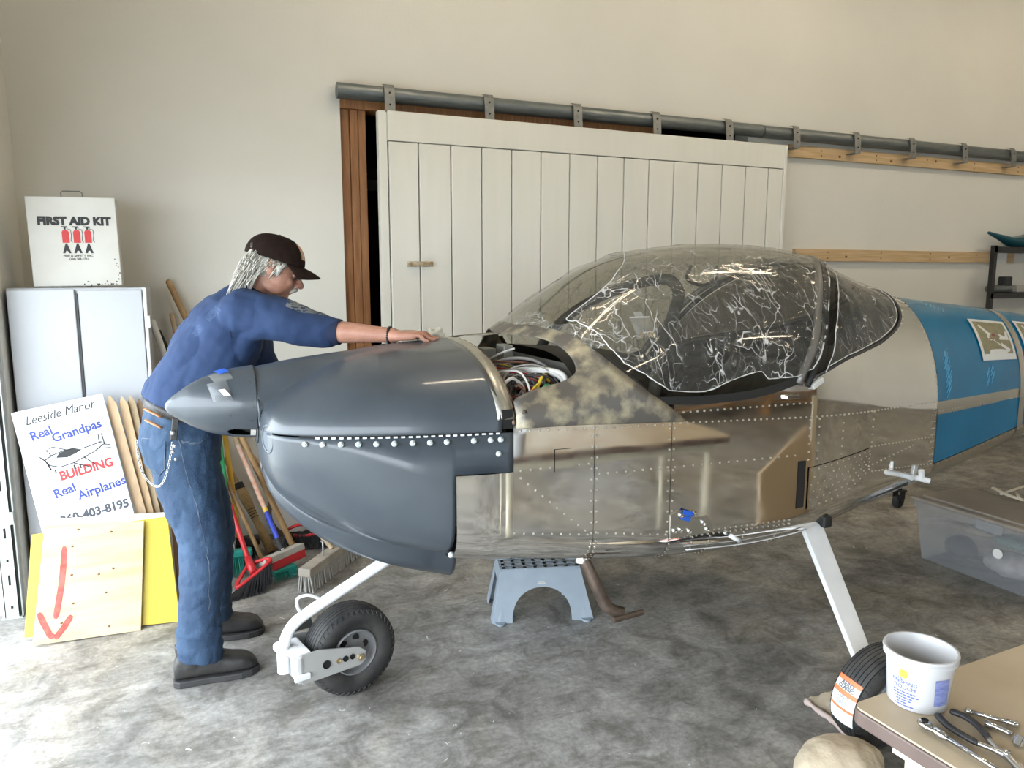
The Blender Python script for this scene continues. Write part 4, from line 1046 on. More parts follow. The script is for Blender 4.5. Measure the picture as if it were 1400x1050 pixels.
# sign: rotated sheet leaning on the cabinet
p0s, ns_ = lean_frame(3.765, math.radians(14))
tl, tr, br = (at_plane(x, y, p0s, ns_) for x, y in ((15, 565), (140, 538), (196, 702)))
xd = (tr - tl).normalized(); yd = ns_.cross(xd).normalized()
if yd.z < 0: yd = -yd
SWd = (tr - tl).length; SH = 0.98
dz_ = 0.0
low = min((tl - yd * SH).z, (tr - yd * SH).z)
SH -= max(0, -low) + 0.005
sg = thing('sign', 'white Leeside Manor sign reading Real Grandpas BUILDING Real Airplanes', 'sign', (-.5, 3.85, 0))
SM = Matrix.Translation(tl) @ Matrix((xd, yd, xd.cross(yd))).transposed().to_4x4()   # x right, y up, z toward viewer
if (SM.to_3x3() @ V((0, 0, 1))).y > 0: pass
zdir = xd.cross(yd)
sgn_ = 1 if zdir.y < 0 else -1
so = obj('panel', MB().box((0, -SH, -0.006), (SWd, 0, 0), SM), m_sign, sg, bevel=0.001)
k_ = SWd / 0.40
def sgt(body, x, y, size, m, **kw):
    lettering('lettering', body, size * k_, SM @ Matrix.Translation((x * k_, y * k_, 0.0012)) @ Matrix.Rotation(kw.pop('rot', 0.0), 4, 'Z'), m, so, **kw)
sgt('Leeside Manor', 0.045, -0.075, 0.062, m_ink, shear=0.35, bold=0.0, sx=.83, rot=.05)
sgt('Real', 0.055, -0.155, 0.062, m_blueink, bold=0.0014, sx=.9, rot=.16)
sgt('Grandpas', 0.14, -0.185, 0.062, m_blueink, bold=0.0014, sx=.93, rot=.10)
sgt('BUILDING', 0.13, -0.375, 0.062, m_red, bold=0.0022, sx=.85, rot=.04)
sgt('Real', 0.09, -0.455, 0.062, m_blueink, bold=0.0014, sx=.9, rot=.16)
sgt('Airplanes', 0.185, -0.49, 0.062, m_blueink, bold=0.0014, sx=.93, rot=.10)
sgt('360-403-8195', 0.085, -0.585, 0.058, mat('grey_print', (0.06, 0.065, 0.08), .6), bold=0.0022, sx=.93, rot=-.0)
def sline(pts, r=0.0024, m=m_ink, close=False):
    pts = [SM @ V((x * k_, y * k_, 0.0012)) for x, y in pts]
    if close: pts = pts + [pts[0]]
    return obj('airplane_drawing', MB().tube(pts, r, 5), m, so)
sline([(0.085, -0.26), (0.10, -0.29), (0.14, -0.31), (0.20, -0.305), (0.30, -0.275), (0.355, -0.245), (0.34, -0.235), (0.26, -0.245), (0.22, -0.235), (0.17, -0.235), (0.12, -0.245)], close=True)
stuff(sline([(0.33, -0.24), (0.335, -0.195), (0.35, -0.195), (0.352, -0.245)]))
stuff(sline([(0.12, -0.25), (0.10, -0.215), (0.13, -0.205), (0.19, -0.237)]))
stuff(sline([(0.20, -0.305), (0.26, -0.34), (0.29, -0.335), (0.25, -0.29)]))
stuff(sline([(0.325, -0.265), (0.375, -0.275), (0.372, -0.258), (0.35, -0.25)]))
stuff(sline([(0.068, -0.24), (0.088, -0.265), (0.102, -0.315)], 0.003))
for x in ((0.118, -0.335), (0.20, -0.335), (0.225, -0.338)): stuff(sline([(x[0], x[1] + .02), x, (x[0] + .006, x[1] + .001)], 0.003))
obj('canopy_drawing', MB().prism([(x * k_, y * k_) for x, y in ((0.135, -0.262), (0.15, -0.243), (0.185, -0.236), (0.22, -0.238), (0.25, -0.25), (0.22, -0.262), (0.18, -0.272))], 0.0012, SM), m_ink, so)

m_ply = mat('plywood', (0.58, 0.47, 0.29), 0.6, col2=(0.48, 0.35, 0.18), scale=5, stretch=(0.6, 6, 3), lo=.45, hi=.7)
m_yel = mat('yellow_sheet', (0.62, 0.48, 0.05), 0.45, col2=(0.58, 0.45, 0.045), scale=2)
m_foam = mat('white_foam_sheet', (0.80, 0.78, 0.66), 0.5)
board('foam_sheet', 'white foam sheet behind the yellow sheet, only its top edge showing', 'sheet', [(78, 709), (232, 700), (246, 848), (60, 872)], 3.70, LEAN, 0.010, m_foam)
yb_t, yo, yc, yn = board('yellow_sheet', 'bright yellow sheet leaning behind the red arrow plywood', 'sheet', [(43, 731), (229, 706), (247, 858), (33, 872)], 3.665, LEAN, 0.008, m_yel)
pl_t, po, pc, pn = board('plywood_board', 'plywood board with a red spray painted down arrow', 'board', [(61, 719), (197, 712), (193, 866), (44, 883)], 3.64, LEAN, 0.012, m_ply)
m_spray = mat('red_spray_paint', (0.50, 0.05, 0.04), 0.6, col2=(0.62, 0.12, 0.09), scale=30)
def ply_pt(px, py): return at_plane(px, py, pc[2], pn)
for a in ([(88, 747), (87, 770), (84, 800), (79, 830), (76, 846)], [(53, 838), (60, 853), (68, 868), (74, 872)], [(98, 841), (88, 857), (78, 870), (74, 872)]):
    pp = []
    for i in range(len(a) - 1):
        for k in range(5):
            pp.append(ply_pt(lerp(a[i][0], a[i+1][0], k / 5), lerp(a[i][1], a[i+1][1], k / 5)))
    pp.append(ply_pt(*a[-1]))
    mb = MB()
    sd = []
    for i, q_ in enumerate(pp):
        d_ = (pp[min(i+1, len(pp)-1)] - pp[max(i-1, 0)]).normalized(); s_ = d_.cross(pn).normalized()
        w_ = 0.0125 * (1 - 0.5 * (abs(2 * i / (len(pp) - 1) - 1)) ** 10)
        sd.append([q_ + s_ * w_ + pn * 0.0008, q_ - s_ * w_ + pn * 0.0008])
    mb.loft(sd, False, False)
    obj('arrow_stroke', mb, m_spray, po, fix=False)
for (x, y) in ((107, 724), (152, 727), (99, 747), (98, 786), (155, 777), (145, 810), (100, 825), (149, 856), (135, 785), (84, 852)):
    c_ = ply_pt(x, y)
    stuff(obj('ply_knot', MB().ball(c_, (0.006, 0.0035, 0.005), 8, 6), m_knot, po))

# pointed wooden stakes leaning on the cabinet
stakes = [(('pale wide pointed stake nearest the sign', 'stake'), (150, 542), (205, 745), 0.022, (0.66, 0.46, 0.28)),
          (('pale pointed wooden stake second from the sign', 'stake'), (167, 543), (215, 745), 0.019, (0.60, 0.42, 0.24)),
          (('greyed pointed wooden stake third from the sign', 'stake'), (178, 541), (224, 745), 0.018, (0.48, 0.36, 0.22)),
          (('dark weathered pointed stake nearest the man', 'stake'), (190, 546), (231, 745), 0.014, (0.26, 0.17, 0.10)),
          (('orange toned wooden lath behind the wallet chain', 'lath'), (205, 600), (240, 745), 0.018, (0.55, 0.30, 0.16))]
for i, ((lab, cat), a, b_, w_, c_) in enumerate(stakes):
    yb = 3.825 + 0.02 * i; p0, n = lean_frame(yb, math.radians(13))
    A = at_plane(a[0], a[1], p0, n); B = at_plane(b_[0], b_[1], p0, n)
    up_ = (A - B).normalized(); k = B.z / max(0.05, up_.z); B = B - up_ * (k - 0.006)
    s_ = up_.cross(n).normalized(); L = (A - B).length
    Mx = Matrix.Translation(B) @ Matrix((s_, up_, s_.cross(up_))).transposed().to_4x4()
    tag(obj('wooden_stake', MB().prism([(-w_, 0), (w_, 0), (w_, L - w_ * 2.0), (w_ * .2, L), (-w_ * .2, L), (-w_, L - w_ * 2.0)], 0.016, Mx), mat('stake_wood_%d' % i, c_, .65, col2=tuple(v * .8 for v in c_), scale=8, stretch=(6, 6, .5)), bevel=0.001), lab, cat, 'wooden stakes by the sign')

# ---------------------------------------------------------------- brooms and handles
m_hand = mat('handle_wood', (0.40, 0.25, 0.11), 0.5, col2=(0.32, 0.19, 0.08), scale=9, stretch=(5, 5, .6))
m_handl = mat('handle_pale_wood', (0.52, 0.40, 0.26), 0.55, col2=(0.44, 0.33, 0.2), scale=9, stretch=(5, 5, .6))
m_green = mat('green_plastic', (0.01, 0.22, 0.07), 0.35); m_teal = mat('teal_plastic', (0.01, 0.20, 0.16), 0.4)
m_redp = mat('red_plastic', (0.52, 0.025, 0.03), 0.35); m_yelp = mat('yellow_handle', (0.70, 0.44, 0.04), 0.4)
m_whp = mat('white_plastic', (0.72, 0.72, 0.69), 0.4); m_bris = mat('black_bristle', (0.018, 0.018, 0.02), 0.75)
m_grbr = mat('grey_bristle', (0.36, 0.34, 0.31), 0.8); m_straw = mat('straw', (0.46, 0.33, 0.16), 0.8, col2=(0.34, 0.23, 0.1), scale=30, stretch=(4, 4, .4))
m_bluep = mat('blue_handle', (0.02, 0.05, 0.42), 0.4); m_pink = mat('worn_orange_handle', (0.62, 0.30, 0.20), 0.5, col2=(0.66, 0.50, 0.40), scale=30)
def seg_handle(t, A, B, r, segs):
    """handle from A (top) to B with coloured segments [(frac, material)]"""
    f0 = 0.0
    for f1, m in segs:
        obj('handle', MB().tube([lerp(A, B, f0), lerp(A, B, f1)], r, 12), m, t, smooth=True, edge=0.9); f0 = f1
def bristles(n, r0, r1, c0, ax, up, spread, L, m, t, name='bristles', jit=0.01, rad=0.0016):
    """flared fan of bristles from a line c0 +- ax"""
    mb = MB()
    for i in range(n):
        u = random.uniform(-1, 1); v = random.uniform(-1, 1)
        a = c0 + ax * u * r0 + spread * v * 0.5
        b_ = a + up * L * random.uniform(.9, 1.03) + ax * u * (r1 - r0) + spread * v + V((random.uniform(-jit, jit), random.uniform(-jit, jit), 0))
        if b_.z < 0.003: b_.z = 0.003
        mid = lerp(a, b_, .5)
        mb.tube([a, mid, b_], [rad, rad, rad * .6], 4, caps=False)
    return stuff(obj(name, mb, m, t, fix=False))
# upper handle ends seen between the cabinet and the man's back (each a tool of its own)
A = at_y(231, 386, 4.66); B = V((0.28, 4.25, 0.0)); B = A + (at_y(262, 452, 4.62) - A).normalized() * 1.75
def drop(A, B2):      # continue the line A->B2 down to the floor
    d = (B2 - A); k = (0.012 - A.z) / d.z; return A + d * k
t = thing('long_handle', 'thick plain wooden handle end rising tallest behind the man', 'handle', (0.2, 4.5, 0)); A = at_y(231, 386, 4.68); B = drop(A, at_y(262, 452, 4.62)); B.y = max(4.1, B.y)
seg_handle(t, A, B, 0.017, [(1.0, m_hand)]); obj('knob', MB().ball(A, 0.017, 12, 8), m_hand, t, smooth=True)
t = thing('long_handle', 'red handle with a bare wooden tip beside the tall wooden handle', 'handle', (0.2, 4.5, 0)); A = at_y(235, 431, 4.66); B = drop(A, at_y(247, 482, 4.60))
seg_handle(t, A, B, 0.014, [(0.07, m_handl), (1.0, m_redp)]); obj('knob', MB().ball(A, 0.014, 12, 8), m_handl, t, smooth=True)
t = thing('long_handle', 'green handle with a white grip leaning against the cabinet edge', 'handle', (0.2, 4.4, 0)); A = at_y(209, 441, 4.50); B = drop(A, at_y(232, 506, 4.43))
seg_handle(t, A, B, 0.017, [(0.155, m_whp), (1.0, m_green)]); obj('knob', MB().ball(A, 0.017, 12, 8), m_whp, t, smooth=True)
t = thing('long_handle', 'black and brown handle end behind the green handle', 'handle', (0.2, 4.5, 0)); A = at_y(217, 452, 4.62); B = drop(A, at_y(236, 494, 4.57))
seg_handle(t, A, B, 0.012, [(0.1, m_bris), (1.0, m_hand)])

# green-handled broom with white ferrule and teal head
t = thing('broom', 'green handled broom with white ferrule and teal bristles by the wall', 'broom', (0.15, 4.1, 0))
B = at_z(322, 800); B = V((B.x, B.y + .12, 0.14)); A = at_y(296, 560, 4.55)
seg_handle(t, A, B, 0.012, [(0.70, m_green), (1.0, m_whp)])
obj('head', MB().box((-0.10, -0.025, -0.02), (0.10, 0.025, 0.02), Matrix.Translation(B + V((0, 0, -0.01)))), m_teal, t, bevel=0.01)
bristles(170, .09, .12, B + V((0, 0, -0.02)), V((1, 0, 0)), V((0, 0, -1)), V((0, 0.025, 0)), 0.115, m_teal, t)
# second teal brush in front of the squeegee
t = thing('hand_brush', 'teal bristled brush lying on the floor beside the black broom', 'brush', (0.33, 4.0, 0))
c_ = at_z(388, 790); c_.z = 0.035
obj('head', MB().box((-0.07, -0.03, 0.0), (0.07, 0.03, 0.03), Matrix.Translation(c_) @ Matrix.Rotation(.4, 4, 'Z')), m_teal, t, bevel=0.01)
bristles(120, .065, .08, c_ + V((0, 0, 0.005)), V((.9, .4, 0)), V((.35, -.9, -.25)), V((0, 0, 0.012)), 0.06, m_teal, t)
# yellow handle
t = thing('broom', 'yellow handled broom standing just right of the man leg', 'broom', (0.2, 4.3, 0))
A = at_y(303, 560, 4.60); B = at_y(327, 735, 4.33)
seg_handle(t, A, B, 0.014, [(1.0, m_yelp)])
obj('head', MB().box((-0.11, -0.03, -0.05), (0.11, 0.03, 0.0), Matrix.Translation(B)), m_bris, t, bevel=0.01)
bristles(90, .10, .12, B + V((0, 0, -0.05)), V((1, 0, 0)), V((0, 0, -1)), V((0, 0.02, 0)), max(.05, B.z - .055), m_bris, t)
# white rag and dark clutter behind
t = thing('rag', 'crumpled white rag hanging by the green broom', 'rag', (0.12, 4.25, 0))
c_ = at_y(312, 742, 4.25)
obj('cloth', MB().ball(c_, (0.035, 0.03, 0.11), 14, 12), m_whp, t, smooth=True, disp=(0.05, 0.05))
obj('cloth_tail', MB().tube([c_ + V((0, 0, -.08)), V((c_.x + .01, c_.y, 0.004))], [.03, .02], 8), m_whp, t, smooth=True)
# red broom with black bristles, nearest
t = thing('broom', 'red handled broom with splayed black bristles nearest the man boots', 'broom', (0.25, 3.9, 0))
A = at_y(297, 640, 4.15); B = at_y(342, 772, 3.98)
seg_handle(t, A, B, 0.013, [(1.0, m_redp)])
fl = B; ax = (V((1, 0.05, 0.42))).normalized(); dn = (B - A).normalized()
side_ = (at_y(372, 760, 3.95) - at_y(328, 796, 3.90)); axn = side_.normalized()
c1 = at_y(347, 784, 3.90)
# loop shaped red frame
lp = [B + V((-.01, 0, 0)), lerp(B, c1, .3) + axn * -.055, c1 - axn * .105, c1 + V((0, -.005, -.008)), c1 + axn * .105, lerp(B, c1, .3) + axn * .05, B + V((.01, 0, 0))]
obj('frame', MB().tube(smoothpath(lp, 5), 0.010, 8), m_redp, t, smooth=True)
obj('ferrule', MB().tube([lerp(A, B, .93), lerp(B, c1, .9)], [.018, .022], 10), m_redp, t, smooth=True)
obj('bristle_band', MB().tube([c1 - axn * .108 + dn * .008, c1 + axn * .108 + dn * .008], .010, 8), m_redp, t, smooth=True)
fd = (at_y(340, 822, 3.84) - c1); fdn = fd.normalized()
bristles(420, .105, .135, c1 + dn * .01, axn, fdn, V((0, .018, 0)), fd.length * .98, m_bris, t, rad=.0018)
# corn broom standing on its handle end
t = thing('whisk_broom', 'natural straw broom with stitched bands leaning on the wall', 'broom', (0.3, 4.3, 0))
A = at_y(322, 655, 4.62); B = at_z(372, 756); B = V((B.x, B.y, 0.01))
dd_ = B - A
obj('straw_bundle', MB().tube([A + dd_ * f for f in (0.10, .22, .34, .46, .60, .80, 1.0)], [.030, .036, .034, .026, .024, .030, .036], 14, flat=.6), m_straw, t, smooth=True)
obj('handle', MB().tube([A - dd_ * .3, A + dd_ * .14], .013, 10), m_hand, t, smooth=True)
for f in (.42, .455, .49, .525):
    obj('stitch_band', MB().tube([A + dd_ * f, A + dd_ * (f + .008)], .0285, 12, flat=.65), m_bris, t, smooth=True)
obj('wire_ferrule', MB().tube([A + dd_ * .06, A + dd_ * .14], .0325, 12, flat=.65), m_bris, t, smooth=True)
# orange and blue squeegee
t = thing('floor_squeegee', 'worn orange handled floor squeegee with blue grip and grey block head', 'squeegee', (0.4, 4.1, 0))
A = at_y(310, 572, 4.66); B = at_y(386, 752, 4.06)
seg_handle(t, A, B, 0.0135, [(0.22, m_handl), (0.70, m_pink), (0.73, m_yelp), (0.92, m_bluep), (1.0, m_bris)])
h0 = at_y(362, 768, 3.97); h1 = at_y(408, 748, 4.12)
hv = (h1 - h0); Mh = frame((h0 + h1) / 2, hv, V((0, 0.3, 1)))
L2 = hv.length / 2
obj('block', MB().box((-L2 - .02, -0.02, -0.035), (L2 + .02, 0.018, 0.03), Mh), mat('weathered_block', (0.48, 0.45, 0.40), .7, col2=(.38, .35, .31), scale=12), t, bevel=0.006)
obj('red_blade', MB().box((-L2 + .03, -0.06, -0.02), (L2 + .015, -0.015, 0.03), Mh), m_redp, t, bevel=0.004)
obj('bolt', MB().ball(Mh @ V((0.01, .022, -.0)), 0.010, 8, 6), m_chrome, t, smooth=True)
# push broom
t = thing('push_broom', 'wide wooden push broom with pale bristles in front of the nose gear', 'broom', (0.65, 4.0, 0))
e0 = at_z(417, 811); e1 = at_z(489, 755); e0.z = e1.z = 0
hv = e1 - e0; hn = hv.normalized()
Mp = frame((e0 + e1) / 2, hv, V((-hn.y, hn.x, 0)))
L2 = hv.length / 2
obj('block', MB().box((-L2, -0.035, 0.085), (L2, 0.035, 0.13), Mp), mat('push_block', (0.40, 0.36, 0.30), .75, col2=(.32, .28, .23), scale=10), t, bevel=0.005)
pb = MB()
for i in range(40):
    for j in range(6):
        x = lerp(-L2 + .008, L2 - .008, i / 39); y = lerp(-.03, .03, j / 5)
        jx = random.uniform(-.006, .006); jy = random.uniform(-.008, .008) + y * .25
        pb.tube([Mp @ V((x, y, .09)), Mp @ V((x + jx, y + jy, .003))], [.0045, .0055], 5)
stuff(obj('bristles', pb, m_grbr, t, fix=False))
hb = Mp @ V((0, 0, .13)); A = at_y(318, 592, 4.68)
seg_handle(t, A, hb, 0.0125, [(1.0, m_handl)])
br_c = lerp(A, hb, .93)
obj('brace', MB().tube(smoothpath([Mp @ V((-.10, .0, .13)), Mp @ V((-.10, .0, .20)), br_c + V((-.02, -.01, 0.0)), br_c + V((.02, .0, 0.012)), Mp @ V((.10, 0, .21)), Mp @ V((.16, 0, .13))], 5), .005, 6), m_silver, t, smooth=True)
# red broom lying behind
t = thing('broom', 'red framed broom with wide black bristles at the wall behind the push broom', 'broom', (0.7, 4.4, 0))
c1 = at_y(420, 722, 4.42)
A = at_y(386, 650, 4.62)
seg_handle(t, A, c1 + V((-.02, 0, .02)), .014, [(1, m_redp)])
lp = [c1 + V((-.12, -.01, -.02)), c1 + V((-.10, -.02, .02)), c1 + V((0, -.02, .04)), c1 + V((.10, -.02, .035)), c1 + V((.14, -.01, -.01)), c1 + V((.0, -.03, -.035)), c1 + V((-.12, -.01, -.02))]
obj('frame', MB().tube(smoothpath(lp, 5), .010, 8), m_redp, t, smooth=True)
bristles(420, .13, .17, c1 + V((0.01, -.01, -.02)), V((1, 0, -.08)), V((0, -.15, -1)).normalized(), V((0, .04, 0)), c1.z - .03, m_bris, t, rad=.002)
# saw blade on the wall
t = thing('saw_blade', 'large rusty circular saw blade leaning on the wall below the cowling', 'saw blade', (0.5, 4.6, 0))
c_ = at_y(404, 728, 4.62); R_ = 0.165
if c_.z < R_: c_.z = R_ * 1.02
pts = []
for i in range(40):
    a = 2 * PI * i / 40
    pts += [(R_ * math.cos(a), R_ * math.sin(a)), (R_ * 1.06 * math.cos(a + .02), R_ * 1.06 * math.sin(a + .02)), (R_ * .985 * math.cos(a + .10), R_ * .985 * math.sin(a + .10))]
Ms = frame(c_, (1, 0, 0), (0, .18, 1))
ring = MB(); n_ = len(pts)
inner = [(x * .82 / 1.0, y * .82 / 1.0) for x, y in [(R_ * math.cos(2*PI*i/n_), R_ * math.sin(2*PI*i/n_)) for i in range(n_)]]
ring.add([Ms @ V((x, y, 0)) for x, y in pts] + [Ms @ V((x, y, 0)) for x, y in inner] + [Ms @ V((x, y, -.003)) for x, y in pts] + [Ms @ V((x, y, -.003)) for x, y in inner],
         [(i, (i+1) % n_, n_ + (i+1) % n_, n_ + i) for i in range(n_)] + [(2*n_ + i, 2*n_ + (i+1) % n_, 3*n_ + (i+1) % n_, 3*n_ + i) for i in range(n_)] + [(i, (i+1) % n_, 2*n_ + (i+1) % n_, 2*n_ + i) for i in range(n_)])
obj('toothed_rim', ring, mat('rusty_steel', (0.13, 0.095, 0.07), .6, .5), t, fix=False)
obj('disc', MB().lathe([(0, -.001), (R_ * .83, -.001)], 48, Ms), mat('pale_disc', (0.50, 0.47, 0.43), .5, .2), t)
# dark clutter: small black brush behind the brooms
t = thing('scrub_brush', 'dark scrub brush behind the red handled broom', 'brush', (0.2, 4.3, 0))
c_ = at_y(338, 745, 4.35)
obj('block', MB().box((-.05, -.03, -.01), (.05, .03, .02), Matrix.Translation(c_) @ Matrix.Rotation(-.5, 4, 'Y')), m_grbr, t, bevel=.005)
bristles(160, .05, .07, c_, V((.9, 0, .4)), V((.1, 0, -1)), V((0, .03, 0)), c_.z - .01, m_bris, t, rad=.0025)

# ================================================================ PERSON
m_skin = mat('skin', (0.40, 0.19, 0.13), 0.5, col2=(0.48, 0.25, 0.175), scale=22, bump=(180, 0.12), sss=0.06)
m_lip = mat('lip', (0.42, 0.16, 0.13), 0.5)
m_hair = mat('grey_white_hair', (0.60, 0.58, 0.52), 0.5, col2=(0.40, 0.38, 0.34), scale=60)
m_cap = mat('dark_brown_cap', (0.013, 0.007, 0.0055), 0.9, col2=(0.021, 0.012, 0.009), scale=40, bump=(200, .15), spec=.15)
m_jean = mat('blue_denim', (0.014, 0.036, 0.082), 0.8, col2=(0.034, 0.072, 0.135), scale=7, bump=(140, 0.25), lo=.3, hi=.7)
m_jeanlt = mat('denim_stitch', (0.10, 0.13, 0.17), 0.8)
m_leather = mat('black_leather', (0.022, 0.021, 0.021), 0.42, col2=(0.04, 0.038, 0.036), scale=14, bump=(90, .15))
m_tan = mat('tan_leather', (0.52, 0.25, 0.12), 0.6)
m_sole = mat('boot_sole', (0.035, 0.034, 0.034), 0.7)
def shirt_material():
    m = mat('blue_cotton', (0.013, 0.034, 0.098), 0.85, col2=(0.017, 0.042, 0.115), scale=9, bump=(260, 0.12))
    nt = m.node_tree; b = nt.nodes['Principled BSDF']
    # faded print on the back and pale lettering blocks along the sleeve
    src = b.inputs['Base Color'].links[0].from_socket
    tc = nd(nt, 'ShaderNodeTexCoord')
    def boxmask(c, s, rot, sc, thr):
        mp = nd(nt, 'ShaderNodeMapping', vector_type='TEXTURE'); mp.inputs['Location'].default_value = c; mp.inputs['Rotation'].default_value = rot; mp.inputs['Scale'].default_value = s
        nt.links.new(tc.outputs['Object'], mp.inputs[0])
        ab = nd(nt, 'ShaderNodeVectorMath', operation='ABSOLUTE'); nt.links.new(mp.outputs[0], ab.inputs[0])
        sp_ = nd(nt, 'ShaderNodeSeparateXYZ'); nt.links.new(ab.outputs[0], sp_.inputs[0])
        m1 = nd(nt, 'ShaderNodeMath', operation='MAXIMUM'); nt.links.new(sp_.outputs[0], m1.inputs[0]); nt.links.new(sp_.outputs[1], m1.inputs[1])
        m2 = nd(nt, 'ShaderNodeMath', operation='MAXIMUM'); nt.links.new(m1.outputs[0], m2.inputs[0]); nt.links.new(sp_.outputs[2], m2.inputs[1])
        lt = nd(nt, 'ShaderNodeMath', operation='LESS_THAN'); nt.links.new(m2.outputs[0], lt.inputs[0]); lt.inputs[1].default_value = 1.0
        n = nd(nt, 'ShaderNodeTexNoise'); n.inputs['Scale'].default_value = sc; n.inputs['Detail'].default_value = 3
        nt.links.new(mp.outputs[0], n.inputs['Vector'])
        gt = nd(nt, 'ShaderNodeMath', operation='GREATER_THAN'); nt.links.new(n.outputs['Fac'], gt.inputs[0]); gt.inputs[1].default_value = thr
        mu = nd(nt, 'ShaderNodeMath', operation='MULTIPLY'); nt.links.new(lt.outputs[0], mu.inputs[0]); nt.links.new(gt.outputs[0], mu.inputs[1])
        return mu.outputs[0]
    def over(src, mask, col, fac):
        k = nd(nt, 'ShaderNodeMath', operation='MULTIPLY'); k.inputs[1].default_value = fac; nt.links.new(mask, k.inputs[0])
        mx = nd(nt, 'ShaderNodeMix', data_type='RGBA'); nt.links.new(k.outputs[0], mx.inputs[0]); nt.links.new(src, mx.inputs[6]); mx.inputs[7].default_value = (*col, 1)
        return mx.outputs[2]
    s_ = over(src, boxmask((0.43, 2.92, 1.50), (0.085, 0.05, 0.035), (0, 0.42, 0), 5.0, 0.46), (0.20, 0.21, 0.20), .85)
    s_ = over(s_, boxmask((0.09, 3.05, 1.475), (0.03, 0.10, 0.012), (0, -0.8, 0), 4.0, 0.45), (0.16, 0.24, 0.40), .16)
    s_ = over(s_, boxmask((0.035, 3.05, 1.41), (0.02, 0.10, 0.012), (0, -0.9, 0), 4.0, 0.45), (0.16, 0.24, 0.40), .12)
    nt.links.new(s_, b.inputs['Base Color'])
    return m
m_shirt = shirt_material()

man = thing('person', 'person in brown cap, blue sweatshirt and jeans leaning over the grey cowling', 'person', (0.03, 3.22, 0))
def ring(c, ax, a, b, n=20, p=2.0):
    """ellipse ring: centre c, half axes vectors a and b"""
    out = []
    for j in range(n):
        t = 2 * PI * j / n; ct, st = math.cos(t), math.sin(t)
        out.append(V(c) + V(a) * math.copysign(abs(ct) ** (2 / p), ct) + V(b) * math.copysign(abs(st) ** (2 / p), st))
    return out
def limb(mb, pts, rad, n=16, flat=None, sub=5):
    """smooth tapered limb through pts"""
    pts = [V(p) for p in pts]
    path = smoothpath(pts, sub); m = len(pts)
    rr = []
    for i in range(m - 1):
        for k in range(sub): rr.append(lerp(rad[i], rad[i+1], k / sub))
    rr.append(rad[-1])
    mb.tube(path, rr, n, True, flat)
    mb.ball(path[0], rr[0] * .98, 12, 8); mb.ball(path[-1], rr[-1] * .98, 12, 8)
    return mb

HC = V((0.325, 3.09, 1.632))                  # head centre
HT = math.radians(23)                         # head pitched down
HR = Matrix.Rotation(math.radians(-6), 3, 'Z') @ Matrix.Rotation(HT, 3, 'Y')
HRC = HR @ Matrix.Rotation(math.radians(-9), 3, 'Y')
def hc(x, y, z): return HC + HRC @ V((x, y, z + .006))
def hp(x, y, z): return HC + HR @ V((x, y, z))   # head frame: x forward, y to his left (far), z up
body = MB()
# skull, jaw, face masses
body.ball(hp(-0.012, 0, 0.030), (0.098, 0.074, 0.088), 24, 18, HR)
body.ball(hp(0.030, 0, -0.020), (0.060, 0.062, 0.085), 20, 16, HR)
body.ball(hp(0.052, 0, -0.078), (0.034, 0.036, 0.030), 16, 12, HR)          # chin
body.ball(hp(0.078, 0, 0.030), (0.016, 0.050, 0.014), 14, 10, HR)           # brow
for s in (-1, 1):
    body.ball(hp(0.062, s * 0.037, -0.018), (0.024, 0.019, 0.019), 12, 10, HR)     # cheek bone
    body.ball(hp(0.018, s * 0.046, -0.056), (0.044, 0.013, 0.028), 12, 10, HR)     # jaw angle
    body.ball(hp(-0.018, s * 0.074, 0.004), (0.018, 0.010, 0.030), 12, 10, HR @ Matrix.Rotation(-0.25, 3, 'Y'))     # ear
    body.ball(hp(-0.014, s * 0.072, -0.022), (0.009, 0.008, 0.010), 8, 6, HR)
# nose
limb(body, [hp(0.084, 0, 0.020), hp(0.098, 0, 0.002), hp(0.112, 0, -0.014)], [0.010, 0.012, 0.014], 10)
body.ball(hp(0.113, 0, -0.018), (0.014, 0.014, 0.012), 12, 10, HR)
for s in (-1, 1): body.ball(hp(0.102, s * 0.012, -0.020), (0.012, 0.008, 0.009), 8, 6, HR)
body.ball(hp(0.080, 0, -0.040), (0.014, 0.028, 0.016), 12, 8, HR)
body.ball(hp(0.082, 0, -0.056), (0.012, 0.022, 0.008), 12, 8, HR)   # lower lip
# neck
limb(body, [hp(-0.02, 0, -0.03), (0.262, 3.125, 1.555), (0.215, 3.15, 1.49)], [0.058, 0.060, 0.070], 16)
# torso core and legs inside the clothing
limb(body, [(0.205, 3.15, 1.47), (0.10, 3.18, 1.30), (-0.02, 3.22, 1.08), (-0.05, 3.23, 0.97)], [0.10, 0.11, 0.11, 0.11], 16)
limb(body, [(-0.05, 3.15, 0.95), (0.005, 3.09, 0.56), (-0.03, 3.05, 0.14)], [0.075, 0.05, 0.038], 12)
limb(body, [(-0.03, 3.32, 0.95), (0.055, 3.39, 0.55), (0.035, 3.43, 0.14)], [0.075, 0.05, 0.038], 12)
# right arm (near the camera) reaching along the cowling, hand flat on the top
SHR = V((0.235, 2.985, 1.475)); ELR = V((0.455, 2.90, 1.408)); WRR = V((0.708, 2.752, 1.392))
limb(body, [SHR, lerp(SHR, ELR, .5), ELR], [0.055, 0.052, 0.045], 14)
limb(body, [ELR, lerp(ELR, WRR, .35), lerp(ELR, WRR, .75), WRR], [0.046, 0.047, 0.036, 0.030], 14, flat=.9)
